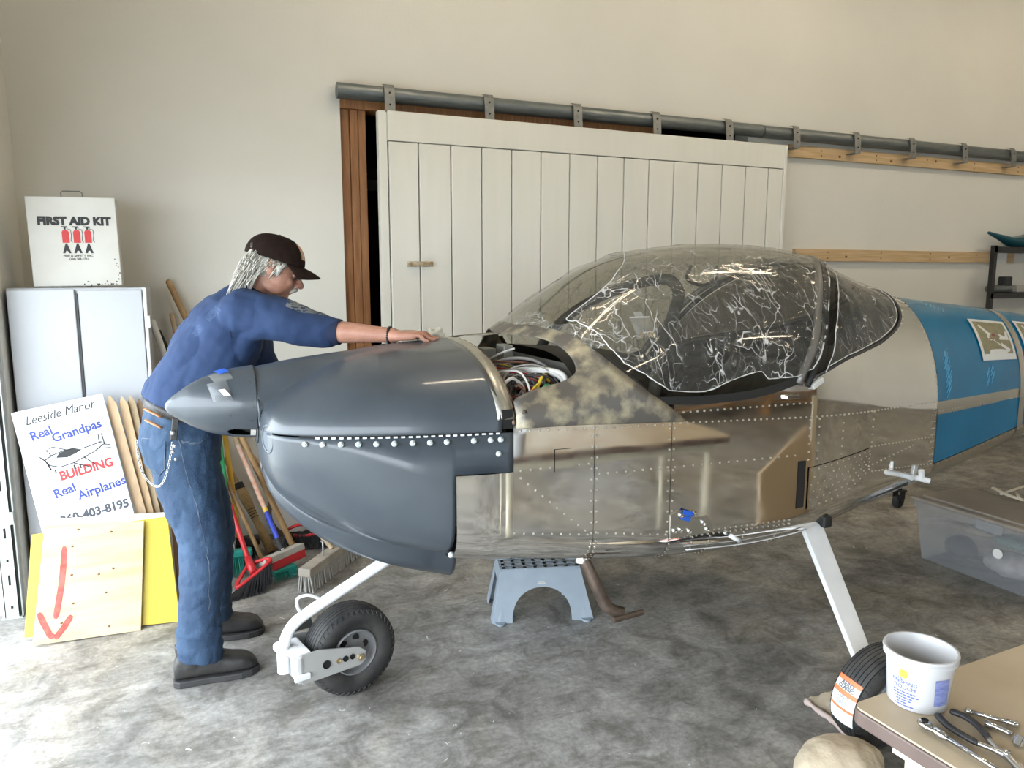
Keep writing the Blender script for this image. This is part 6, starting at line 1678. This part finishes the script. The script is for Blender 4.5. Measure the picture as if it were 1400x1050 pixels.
sk_.add([v for v in q4] + [V((v.x, v.y, 0.004)) for v in q4], [(0, 1, 2, 3, 4), (5, 6, 7, 8, 9)] + [(i, (i+1) % 5, 5 + (i+1) % 5, 5 + i) for i in range(5)])
t = thing('paper_sack', 'flat tan paper sack wedged behind the main wheel', 'sack', (q4[0].x + .1, q4[0].y, 0))
obj('sack', sk_, m_sack, t, sub=0, remesh=.008, smoothmod=3, disp=(.05, .012))
obj('frayed_edge', MB().tube(smoothpath([at_z(1101, 957, .02), at_z(1120, 972, .018), at_z(1142, 988, .014), at_z(1168, 1012, .02)]), .012, 8), mat('pink_fray', (.48, .38, .34), .9), t, smooth=True, disp=(.02, .02))

# ================================================================ FOREGROUND TABLE
TZt = .74
m_top = mat('worn_laminate', (.50, .41, .29), .45, col2=(.44, .35, .24), scale=4, stretch=(1, 1, 1), rough2=.6)
m_edge = mat('table_edge_vinyl', (.15, .105, .09), .5, col2=(.115, .08, .068), scale=9)
ta = at_z(1162, 962, TZt); tb_ = at_z(1302, 1048, TZt); tc_ = at_z(1400, 876, TZt)
e1 = (tb_ - ta).normalized(); e2 = (tc_ - ta); e2 = (e2 - e1 * e2.dot(e1)).normalized()
tbl = thing('work_table', 'worn tan laminate work table corner in the foreground', 'table', (ta + e1 * .3 + e2 * .7) * 1.0 - V((0, 0, TZt)))
TM = Matrix.Translation(ta) @ Matrix((e1, e2, V((0, 0, 1)) if e1.cross(e2).z > 0 else V((0, 0, -1)))).transposed().to_4x4()
if e1.cross(e2).z < 0:
    TM = Matrix.Translation(ta) @ Matrix((e2, e1, V((0, 0, 1)))).transposed().to_4x4(); LX, LY_ = 1.5, .62
else: LX, LY_ = .62, 1.5
def rrect(x0, y0, x1, y1, r, n=6):
    out = []
    for cx_, cy_, a0 in ((x1 - r, y1 - r, 0), (x0 + r, y1 - r, PI / 2), (x0 + r, y0 + r, PI), (x1 - r, y0 + r, 1.5 * PI)):
        for i in range(n + 1): out.append((cx_ + r * math.cos(a0 + PI / 2 * i / n), cy_ + r * math.sin(a0 + PI / 2 * i / n)))
    return out
obj('table_top', MB().prism(rrect(.003, .003, LX - .003, LY_ - .003, .022), .004, TM @ Matrix.Translation((0, 0, -.004))), m_top, tbl)
obj('edge_band', MB().prism(rrect(0, 0, LX, LY_, .025), .032, TM @ Matrix.Translation((0, 0, -.0375))), m_edge, tbl, bevel=.004)
obj('apron', MB().box((.06, .06, -.09), (LX - .06, LY_ - .06, -.04), TM), mat('cream_steel', (.62, .57, .44), .5), tbl)
for (x, y) in ((.09, .09), (LX - .09, .09), (.09, LY_ - .09), (LX - .09, LY_ - .09)):
    b0 = TM @ V((x, y, -.05)); obj('leg', MB().tube([b0, V((b0.x, b0.y, 0.0))], .018, 12), bpy.data.materials['cream_steel'], tbl, smooth=True)
# white tub
bu = thing('plastic_tub', 'open white plastic tub with blue print on the table', 'tub', (0, 0, 0))
bq = at_z(1253, 958, TZt); BR0, BR1, BH = .056, .0665, .118
bu.location = bq; PINV[bu.name] = Matrix.Translation(bq).inverted()
MBk = Matrix.Translation(bq + V((0, 0, .0005)))
m_tub = mat('white_tub', (.52, .52, .53), .35)
obj('shell', MB().lathe([(0, .0), (BR0 - .004, .0), (BR0, .004), (BR1 - .003, BH - .022), (BR1 - .003, BH - .018), (BR1 + .003, BH - .016), (BR1 + .003, BH - .006), (BR1 + .0045, BH - .004), (BR1 + .0035, BH), (BR1 - .001, BH), (BR1 - .004, BH - .006), (BR0 - .003, .006), (0, .004)], 56, MBk), m_tub, bu, smooth=True, edge=.9)
view_a = math.atan2(-bq.y, -bq.x)
m_tubp = mat('tub_blue_print', (.10, .13, .38), .5); m_tubd = mat('tub_label_block', (.12, .15, .36), .5, col2=(.25, .28, .50), scale=120, stretch=(.4, .4, 3))
def tub_pt(s, z, off=.0010):       # s: arc length to the right (seen from the camera), z height
    r = lerp(BR0, BR1 - .003, z / (BH - .02)) + off; a = view_a + s / r
    return bq + V((r * math.cos(a), r * math.sin(a), z))
def tub_text(body, s, z, size, m=m_tubp, bold=0.0):
    me = text_mesh(body, size, 0, 0, bold, 'CENTER')
    for v in me.vertices: v.co = tub_pt(s + v.co.x, z + v.co.y)
    stuff(obj('tub_print', me, m, bu))
S0 = -.030
obj('round_logo', MB().grid(lambda u, v: tub_pt(S0 + .002 + .0095 * v * math.cos(2*PI*u), .080 + .0095 * v * math.sin(2*PI*u)), 24, 3), mat('lime_logo', (.62, .66, .06), .5), bu, smooth=True, fix=False)
tub_text('THE', S0 - .006, .066, .008); tub_text('FINISHING', S0 + .004, .058, .011); tub_text('TOUCH', S0 + .006, .047, .012)
for k, (w_, s_) in enumerate(((.021, .004), (.023, .006), (.016, .002), (.013, .003), (.010, .002), (.017, .004))):     # fine print, unreadable in the photo
    z_ = .039 - k * .0058; x_ = S0 + s_ - w_
    while x_ < S0 + s_ + w_:
        l_ = random.uniform(.003, .007)
        stuff(obj('tub_print', MB().grid(lambda u, v: tub_pt(lerp(x_, x_ + l_, u), z_ + .0026 * v), 3, 1), m_tubp, bu, fix=False)); x_ += l_ + .0015
obj('info_block', MB().grid(lambda u, v: tub_pt(lerp(.032, .066, u), lerp(.022, .080, v)), 12, 6), m_tubd, bu, smooth=True, fix=False)
# tools on the table
TZ0 = TZt + .0006
def tool_at(px, py, h): return at_z(px, py, TZ0 + h)
m_ch = mat('tool_chrome', (.62, .63, .65), .14, 1.0); m_grip = mat('black_grip', (.016, .016, .018), .5)
rt_ = thing('ratchet', 'long chrome ratchet handle nearest the table edge', 'ratchet', tool_at(1264, 990, 0))
a0 = tool_at(1264, 990, .010); a1 = tool_at(1400, 1075, .008)
ax_ = (a1 - a0).normalized()
obj('head', MB().tube([a0 - ax_ * .012, a0 - ax_ * .004, a0 + ax_ * .010, a0 + ax_ * .022], [.006, .0105, .0105, .006], 18, flat=.75), m_ch, rt_, smooth=True)
obj('drive', MB().lathe([(0, .0), (.0062, .0), (.0062, .002), (.0072, .002)], 14, Matrix.Translation(a0 + V((0, 0, .0078)))), m_hole, rt_)
obj('neck', MB().tube([a0 + ax_ * .018, a0 + ax_ * .026, a0 + ax_ * .040, a0 + ax_ * .050], [.006, .0085, .0085, .005], 16), m_ch, rt_, smooth=True)
obj('shaft', MB().tube([a0 + ax_ * .045, a0 + ax_ * .20], .0048, 14), m_ch, rt_, smooth=True)
pls = thing('pliers', 'pliers with black grips lying open on the table', 'pliers', tool_at(1340, 1015, 0))
for pts in ([(1281, 977), (1296, 992), (1318, 1006), (1338, 1017)], [(1299, 972), (1320, 980), (1340, 995), (1353, 1012)]):
    obj('grip', MB().tube(smoothpath([tool_at(x, y, .009) for x, y in pts], 5), [.0052] + [.0075] * 13 + [.0062, .006], 12, flat=.8), m_grip, pls, smooth=True)
pv = tool_at(1376, 1034, .009)
obj('jaw', MB().tube(smoothpath([tool_at(1336, 1016, .009), tool_at(1356, 1024, .009), pv, tool_at(1400, 1052, .009), tool_at(1425, 1062, .009)], 4), [.005] * 6 + [.007] * 8 + [.004] * 3, 10), mat('plier_steel', (.42, .41, .40), .3, .95), pls, smooth=True)
obj('jaw', MB().tube(smoothpath([tool_at(1352, 1011, .010), tool_at(1362, 1022, .010), pv + V((0, 0, .002)), tool_at(1395, 1052, .010), tool_at(1415, 1070, .010)], 4), [.005] * 6 + [.007] * 8 + [.004] * 3, 10), bpy.data.materials['plier_steel'], pls, smooth=True)
obj('pivot', MB().lathe([(.007, 0), (.0065, .003), (0, .004)], 16, Matrix.Translation(pv + V((0, 0, .007)))), m_ch, pls, smooth=True)
w1 = thing('wrench', 'thin chrome wrench behind the pliers grips', 'wrench', tool_at(1330, 975, 0))
obj('shaft', MB().tube([tool_at(1326, 973, .007), tool_at(1388, 990, .007)], .0045, 12), m_ch, w1, smooth=True)
obj('end', MB().ball(tool_at(1324, 972, .007), (.0075, .0075, .006), 12, 8), m_ch, w1, smooth=True)
obj('collar', MB().tube([tool_at(1376, 987, .008), tool_at(1392, 991, .008)], .0065, 12), m_ch, w1, smooth=True)
w2 = thing('socket_handle', 'chrome socket handle with dark round socket at the right edge', 'socket', tool_at(1370, 995, 0))
obj('shaft', MB().tube([tool_at(1346, 989, .007), tool_at(1362, 994, .007), tool_at(1384, 1004, .007)], [.007, .0055, .0055], 12), m_ch, w2, smooth=True)
sk2 = tool_at(1394, 1012, .010)
obj('socket', MB().lathe([(.0095, -.0095), (.0095, .008), (.0065, .008), (.0065, -.006), (0, -.006)], 18, Matrix.Translation(sk2) @ Matrix.Rotation(.6, 4, 'Y')), m_ch, w2, smooth=True, edge=.6)
obj('socket_bore', MB().lathe([(0, .004), (.0064, .004)], 14, Matrix.Translation(sk2) @ Matrix.Rotation(.6, 4, 'Y')), m_hole, w2)

# ================================================================ WRAPPINGS, BAGS AND PRINTS ON THE AIRPLANE
def film_mat(name, crease=26.0, white=0.5):
    m = bpy.data.materials.new(name); m.use_nodes = True; nt = m.node_tree; nt.nodes.clear()
    out = nd(nt, 'ShaderNodeOutputMaterial'); tr_ = nd(nt, 'ShaderNodeBsdfTransparent'); tr_.inputs[0].default_value = (.93, .93, .92, 1)
    gl_ = nd(nt, 'ShaderNodeBsdfGlossy'); gl_.inputs['Roughness'].default_value = .07
    df = nd(nt, 'ShaderNodeBsdfDiffuse'); df.inputs[0].default_value = (.85, .85, .83, 1)  # diffuse white drawn along the creases stands in for their highlights
    tc = nd(nt, 'ShaderNodeTexCoord')
    mp = nd(nt, 'ShaderNodeMapping'); mp.inputs['Scale'].default_value = (1.5, 1, .8); mp.inputs['Rotation'].default_value = (0.3, .7, .2)
    nt.links.new(tc.outputs['Object'], mp.inputs[0])
    wn_ = nd(nt, 'ShaderNodeTexNoise'); wn_.inputs['Scale'].default_value = 4.5; wn_.inputs['Detail'].default_value = 3
    nt.links.new(mp.outputs[0], wn_.inputs['Vector'])
    ad = nd(nt, 'ShaderNodeMix', data_type='VECTOR') if False else nd(nt, 'ShaderNodeVectorMath', operation='MULTIPLY_ADD')
    nt.links.new(wn_.outputs['Color'], ad.inputs[0]); ad.inputs[1].default_value = (.35, .35, .35); nt.links.new(mp.outputs[0], ad.inputs[2])
    masks = []
    for sc_, th_ in ((crease * .42, .020), (crease, .036)):
        vo = nd(nt, 'ShaderNodeTexVoronoi', feature='DISTANCE_TO_EDGE'); vo.inputs['Scale'].default_value = sc_
        nt.links.new(ad.outputs[0], vo.inputs['Vector'])
        r = nd(nt, 'ShaderNodeMapRange'); r.inputs[1].default_value = 0; r.inputs[2].default_value = th_; r.inputs[3].default_value = 1; r.inputs[4].default_value = 0
        nt.links.new(vo.outputs['Distance'], r.inputs[0]); masks.append(r.outputs[0])
    mxm = nd(nt, 'ShaderNodeMath', operation='MAXIMUM'); nt.links.new(masks[0], mxm.inputs[0])
    h2 = nd(nt, 'ShaderNodeMath', operation='MULTIPLY'); h2.inputs[1].default_value = .5; nt.links.new(masks[1], h2.inputs[0]); nt.links.new(h2.outputs[0], mxm.inputs[1])
    n3 = nd(nt, 'ShaderNodeTexNoise'); n3.inputs['Scale'].default_value = 7; n3.inputs['Detail'].default_value = 2; nt.links.new(mp.outputs[0], n3.inputs['Vector'])
    r3 = nd(nt, 'ShaderNodeMapRange'); r3.inputs[1].default_value = .36; r3.inputs[2].default_value = .58; nt.links.new(n3.outputs['Fac'], r3.inputs[0])
    mk = nd(nt, 'ShaderNodeMath', operation='MULTIPLY'); nt.links.new(mxm.outputs[0], mk.inputs[0]); nt.links.new(r3.outputs[0], mk.inputs[1])
    bp = nd(nt, 'ShaderNodeBump'); bp.inputs['Strength'].default_value = .18; bp.inputs['Distance'].default_value = .006
    nt.links.new(mxm.outputs[0], bp.inputs['Height']); nt.links.new(bp.outputs[0], gl_.inputs['Normal'])
    lw = nd(nt, 'ShaderNodeLayerWeight'); lw.inputs['Blend'].default_value = .5; nt.links.new(bp.outputs[0], lw.inputs['Normal'])
    pw = nd(nt, 'ShaderNodeMath', operation='POWER'); pw.inputs[1].default_value = 4.0; nt.links.new(lw.outputs['Facing'], pw.inputs[0])
    fr = nd(nt, 'ShaderNodeMath', operation='MULTIPLY_ADD'); nt.links.new(pw.outputs[0], fr.inputs[0]); fr.inputs[1].default_value = .5; fr.inputs[2].default_value = .035
    f1 = nd(nt, 'ShaderNodeMath', operation='MULTIPLY_ADD'); nt.links.new(mk.outputs[0], f1.inputs[0]); f1.inputs[1].default_value = white; f1.inputs[2].default_value = .035
    m1 = nd(nt, 'ShaderNodeMixShader'); nt.links.new(f1.outputs[0], m1.inputs[0]); nt.links.new(tr_.outputs[0], m1.inputs[1]); nt.links.new(df.outputs[0], m1.inputs[2])
    m2 = nd(nt, 'ShaderNodeMixShader'); nt.links.new(fr.outputs[0], m2.inputs[0]); nt.links.new(m1.outputs[0], m2.inputs[1]); nt.links.new(gl_.outputs[0], m2.inputs[2])
    nt.links.new(m2.outputs[0], out.inputs[0]); return m
m_film = film_mat('clear_film', 15, .75); m_film2 = film_mat('clear_film_rear', 20, .65)
m_filmedge = clear_plastic('film_edge', (.90, .90, .88), .35)
def crumple(p, amp, sc=9.0):
    a = abs(pnoise(p * sc)); b = abs(pnoise(p * sc * 2.3 + V((5, 3, 1)))); return amp * (a + .5 * b)

FXF = itp([.05, .10, .116, .193, .273, .357, .5, .6, .68, .70, .74, .85, 1.0], [1.56, 1.53, 1.496, 1.43, 1.371, 1.347, 1.32, 1.295, 1.275, 1.41, 1.50, 1.60, 1.68])
FLO = itp([1.3, 1.50, 1.53, 1.68, 1.81, 1.95, 1.985, 2.11, 2.2, 2.4], [.112, .112, .10, .078, .112, .138, .107, .111, .141, .16])
def film(u, v, side):
    t = lerp(.10, 1.0, v); x = lerp(FXF(t), XRR(t) + .035, u)
    tt = lerp(FLO(x), 1.0, v)
    p = SU(x, tt, side, 0.0)
    edge_ = 1 + 1.6 * max(0, 1 - u / .05) + 1.2 * max(0, (u - .93) / .07)
    return SU(x, tt, side, .005 + crumple(V((p.x * .6, p.y, p.z * 1.3)), .0075 * edge_, 13.0))
fm = MB().grid(lambda u, v: film(u, v, -1), 110, 90)
fm.grid(lambda u, v: film(u, v, 1), 60, 50)
wrap = thing('plastic_wrap', 'crinkled clear plastic sheet draped over the canopy bubble', 'plastic sheet', (1.9, YC, 1.2))
obj('sheet', fm, m_film, wrap, smooth=True, fix=False)
ed = MB()
for (f, n_, r_) in ((lambda k: film(0, k, -1), 120, .0019), (lambda k: film(k, 0, -1), 110, .0019), (lambda k: film(1, k, -1), 90, .003)):
    pts_ = [f(i / n_) for i in range(n_ + 1)]
    ed.tube(pts_, [r_ * (1 + .8 * pnoise(p * 40)) for p in pts_], 6)
obj('torn_edge', ed, m_filmedge, wrap, smooth=True, fix=False)
# second strip along the front of the canopy
fs_ = MB().grid(lambda u, v: (lambda x, t: SU(x, t, -1, .004 + crumple(SU(x, t, -1), .012, 14)))(XC(lerp(.40, 1, v)) + .006 + lerp(0, .045 + .02 * math.sin(v * 9), u), lerp(.40, 1, v)), 8, 60)
obj('front_strip', fs_, film_mat('front_strip_film', 30, .9), wrap, smooth=True, fix=False)
def film2(u, v, side):
    t = lerp(.13, 1.0, v); xa = XRR(t) + .075; xb = max(xa + .002, win_x(t) - .035)
    x = lerp(xa, xb, u); p = SU(x, t, side)
    return SU(x, t, side, .004 + crumple(p, .009, 8))
fm2 = MB().grid(lambda u, v: film2(u, v, -1), 60, 60); fm2.grid(lambda u, v: film2(u, v, 1), 30, 30)
wrap2 = thing('plastic_wrap', 'smaller clear plastic sheet wrapped over the rear window', 'plastic sheet', (2.8, YC, 1.3))
obj('sheet', fm2, m_film2, wrap2, smooth=True, fix=False)
ed = MB()
for (f, n_, r_) in ((lambda k: film2(0, k, -1), 80, .0019), (lambda k: film2(k, 0.02, -1), 70, .0019), (lambda k: film2(1, k, -1), 80, .0022)):
    pts_ = [f(i / n_) for i in range(n_ + 1)]
    ed.tube(pts_, [r_ * (1 + .8 * pnoise(p * 40)) for p in pts_], 6)
obj('torn_edge', ed, m_filmedge, wrap2, smooth=True, fix=False)

# zip bag of screws taped to the canopy
m_bag = clear_plastic('bag_plastic', (.45, .45, .43), .72)
def surf_patch(x0, x1, t0, t1, off, nu=6, nv=6, bulge=0.0, side=-1):
    return MB().grid(lambda u, v: SU(lerp(x0, x1, u), lerp(t0, t1, v), side, off + bulge * math.sin(PI * u) * math.sin(PI * v)), nu, nv)
zc = SU(1.475, .395, -1, .024); zx = V((1, 0, 0)); zy = (SU(1.475, .45, -1) - SU(1.475, .35, -1)).normalized()
ZM = frame(zc, zx, zy)
zb = thing('zip_bag', 'small zip bag of screws taped to the side of the canopy', 'bag', zc)
obj('pouch', MB().grid(lambda u, v: ZM @ V((lerp(-.042, .042, u), lerp(-.048, .040, v), .004 + .009 * math.sin(PI * u) * math.sin(PI * v) + crumple(V((u, v, 0)), .003, 5))), 14, 14), m_bag, zb, smooth=True, fix=False)
obj('seal', MB().box((-.042, .038, .004), (.042, .044, .006), ZM), clear_plastic('bag_seal', (.6, .6, .6), .4), zb)
obj('tape', MB().box((-.018, .036, .003), (.018, .066, .0045), ZM), clear_plastic('clear_tape', (.5, .5, .47), .55), zb)
sc9 = MB()
for i in range(26):
    c_ = ZM @ V((random.uniform(-.032, .032), random.uniform(-.044, -.030), random.uniform(.005, .009))); d_ = V((random.uniform(-1, 1), random.uniform(-.3, .3), random.uniform(-1, 1))).normalized() * .005
    sc9.tube([c_ - d_, c_ + d_], .002, 5)
stuff(obj('screws', sc9, m_brassb, zb))
# hardware bag on the spinner
hbag = thing('hardware_bag', 'clear hardware bag with white tag taped to the spinner', 'bag', spf(.65, math.radians(60)))
def sp_patch(s0, s1, a0, a1, off, bulge=0.0, nu=8, nv=8):
    def fn(u, v):
        s = lerp(s0, s1, u) + .06 * (1 - v); a = math.radians(lerp(a0, a1, v))
        p = spf(s, a); n = (p - V((p.x + .03, YC, 1.184))).normalized()
        return p + n * (off + bulge * math.sin(PI * u) * math.sin(PI * v) + crumple(p, .002, 60))
    return MB().grid(fn, nu, nv)
obj('pouch', sp_patch(.47, .68, 78, 40, .004, .012, 12, 10), clear_plastic('hardware_bag_plastic', (.30, .31, .33), .6), hbag, smooth=True, fix=False)
obj('flap', sp_patch(.49, .70, 40, 14, .003, .003), m_bag, hbag, smooth=True, fix=False)
obj('masking_tape', sp_patch(.555, .67, 24, 3, .0075), m_bltape, hbag, smooth=True, fix=False)
obj('white_tag', sp_patch(.60, .67, 71, 60, .017), m_whp, hbag, smooth=True, fix=False)

# photo prints taped to the blue skin
def photo(x0, x1, ta0, tb0, label):
    t = thing('photo_print', label, 'photo', SU(x0, tb0, -1, .006))
    p_ = obj('paper', surf_patch(x0, x1, tb0, ta0, .007, 10, 10, .004), m_whp, t, smooth=True, fix=False)
    def inner(m, a, b, c, d, off): return obj('picture', surf_patch(lerp(x0, x1, a), lerp(x0, x1, b), lerp(tb0, ta0, c), lerp(tb0, ta0, d), off, 8, 8, .004), m, p_, smooth=True, fix=False)
    inner(mat('print_field', (.20, .20, .11), .4, col2=(.30, .25, .15), scale=40), .07, .93, .13, .92, .008)
    def pt(a, b, off=.0105): return SU(lerp(x0, x1, a), lerp(tb0, ta0, b), -1, off)
    def poly(pts, m, off=.0115):
        return obj('printed_airplane', MB().add([pt(a, b, off) for a, b in pts], [tuple(range(len(pts)))]), m, p_, fix=False)
    mw = mat('print_white', (.75, .73, .70), .4); mr = mat('print_maroon', (.22, .05, .04), .4)
    poly([(.26, .50), (.34, .60), (.55, .62), (.80, .52), (.84, .66), (.90, .66), (.88, .44), (.55, .44), (.34, .42)], mw)
    poly([(.40, .58), (.18, .82), (.14, .78), (.34, .52)], mw, .0118); poly([(.48, .48), (.84, .22), (.80, .16), (.42, .42)], mw, .0118)
    poly([(.40, .52), (.46, .60), (.54, .57), (.50, .50)], mr, .0124)
    poly([(.30, .47), (.60, .46), (.60, .44), (.30, .44)], mr, .0124)
photo(3.60, 3.90, .63, .28, 'colour photo print of a white airplane taped on the blue tail skin')
photo(4.00, 4.30, .66, .32, 'second photo print on the blue skin cut off by the right edge')
# crumpled clear plastic beyond the hand
cq = at_y(594, 457, YC + .10)
cq.z = cowl_z(.885, YC + .10) + .02
tag(obj('plastic_scrap', MB().ball((.905, YC + .15, cq.z - .008), (.035, .03, .028), 24, 16), clear_plastic('scrap_plastic', (.80, .77, .66), .35), smooth=True, disp=(.025, .05)), 'crumpled clear plastic scrap on the cowling beyond the fingertips', 'scrap')

# ================================================================ LIGHT FIXTURES AND THE REST OF THE HANGAR (seen in the reflections)
m_tube = mat('tube_glow', (1, 1, 1), .4, emit=((1.0, .84, .62), 36.0)); m_fix = mat('fixture_white', (.7, .7, .68), .5)
fxs = [(1.5, 3.0, 'ceiling tube light over the cowling'), (4.2, 3.0, 'ceiling tube light above the canopy'), (6.9, 3.0, 'ceiling tube light above the tail'), (3.2, -1.4, 'ceiling tube light over the middle of the hangar'), (6.2, -1.4, 'ceiling tube light over the mirrored workbench'), (8.6, -1.0, 'ceiling tube light in the far right corner')]
for x, y, lab in fxs:
    t = thing('tube_light', lab, 'light', (x, y, ZC), group='ceiling tube lights')
    obj('housing', MB().box((x - .62, y - .07, ZC - .07), (x + .62, y + .07, ZC)), m_fix, t, bevel=.01)
    for dy in (-.04, .04): obj('tube', MB().tube([(x - .60, y + dy, ZC - .09), (x + .60, y + dy, ZC - .09)], .016, 10), m_tube, t, smooth=True)

m_bw = mat('bench_wood', (.36, .21, .10), .6, col2=(.26, .14, .06), scale=6, stretch=(1, 6, 6))
bn = thing('workbench', 'wooden workbench behind the camera mirrored in the fuselage', 'workbench', (6.0, -2.6, 0))
obj('bench_top', MB().box((4.6, -3.1, .86), (7.6, -2.3, .92)), m_bw, bn, bevel=.006)
obj('lower_shelf', MB().box((4.7, -3.05, .30), (7.5, -2.4, .34)), m_bw, bn, bevel=.006)
for x in (4.65, 6.05, 7.45):
    for y in (-3.05, -2.4): obj('leg', MB().box((x, y, 0), (x + .09, y + .09, .86)), m_bw, bn, bevel=.004)
obj('diagonal_brace', MB().tube([(4.75, -2.32, .1), (6.05, -2.32, .84)], .05, 4), m_bw, bn)
obj('back_post', MB().box((4.62, -3.1, .92), (4.72, -3.0, 2.2)).box((7.45, -3.1, .92), (7.55, -3.0, 2.2)).box((4.62, -3.1, 1.7), (7.55, -2.8, 1.75)), m_bw, bn)
pts_ = [(3.05, 1.0, .003), (3.95, .70, .003), (3.95, .66, .42), (3.62, .75, .66), (3.05, .95, .45)]
tag(obj('plywood_sheet', MB().add(pts_ + [(x, y - .02, z) for x, y, z in pts_], [(0, 1, 2, 3, 4), (5, 6, 7, 8, 9)] + [(i, (i+1) % 5, 5 + (i+1) % 5, 5 + i) for i in range(5)]), mat('tan_sheet', (.56, .44, .30), .7)), 'tan sheet standing beside the camera, mirrored in the side skin by the wing slot', 'sheet')
tag(obj('tall_panel', MB().box((4.45, .1, 0.0), (4.75, .14, .9)), mat('cream_panel', (.60, .50, .36), .6)), 'narrow cream panel mirrored aft of the wing slot', 'panel')
t = thing('work_jacket', 'light and dark blue jacket hung on a stand mirrored below the canopy', 'jacket', (3.75, -1.5, 0))
jk = MB(); limb(jk, [(3.75, -1.5, 1.45), (3.75, -1.5, 1.1), (3.75, -1.5, .55)], [.14, .20, .24], 14); limb(jk, [(3.55, -1.5, 1.4), (3.45, -1.48, 1.0), (3.45, -1.45, .7)], [.08, .08, .07], 12)
obj('cloth', jk, mat('jacket_blue', (.10, .18, .34), .85, col2=(.04, .08, .18), scale=5), t, remesh=.02, smoothmod=4)
obj('stand', MB().tube([(3.75, -1.5, 0), (3.75, -1.5, 1.5)], .02, 8).box((3.55, -1.7, 0), (3.95, -1.3, .02)), m_blk, t)
t = thing('tool_chest', 'dark blue tool chest behind the camera mirrored in the forward skin', 'tool chest', (2.6, -2.4, 0))
obj('chest', MB().box((2.2, -2.9, .05), (3.1, -2.3, 1.15)), mat('chest_navy', (.02, .03, .06), .35), t, bevel=.02)
for k in range(4):
    d_ = obj('drawer', MB().box((2.24, -2.3, .12 + .25 * k), (3.06, -2.285, .34 + .25 * k)), mat('drawer_navy_%d' % k, (.03, .04, .08), .35), t, bevel=.004)
    obj('pull', MB().box((2.4, -2.285, .30 + .25 * k), (2.9, -2.27, .315 + .25 * k)), m_chrome, d_)
for sx_ in (2.3, 3.0):
    for sy_ in (-2.8, -2.4): obj('castor', MB().tube([(sx_, sy_ - .02, .03), (sx_, sy_ + .02, .03)], .03, 12), m_blk, t)
tag(obj('stacked_crate', MB().box((6.6, -2.95, .921), (7.2, -2.5, 1.25)).box((6.58, -2.97, 1.2), (7.22, -2.48, 1.26)), mat('grey_crate', (.45, .46, .47), .5), bevel=.01), 'grey crate on the mirrored workbench', 'crate')
d2_ = thing('door_2', 'white door in the wall behind the camera', 'door', (1.6, YF, 0), kind='structure')
obj('leaf', MB().box((1.15, YF, 0.01), (2.05, YF + .04, 2.05)), m_doorw, d2_, bevel=.004)
obj('frame', MB().box((1.05, YF, 0), (1.15, YF + .06, 2.15)).box((2.05, YF, 0), (2.15, YF + .06, 2.15)).box((1.05, YF, 2.05), (2.15, YF + .06, 2.15)), m_doorw, d2_)
obj('pane', MB().box((WX0 + .05, YF - .07, WZ0 + .05), (WX1 - .05, YF - .066, WZ1 - .05)), glassy('window_glass', (.93, .95, .95)), w1_)
GR = {'broom': 'brooms by the wall', 'long_handle': 'tool handles behind the man', 'photo_print': 'photo prints on the tail', 'wall_board': 'raw pine boards on the wall', 'plastic_wrap': 'clear plastic sheets on the airplane'}
for o in list(bpy.data.objects):
    k_ = o.name.split('.')[0]
    if o.parent is None and k_ in GR and 'label' in o.keys(): o['group'] = GR[k_]
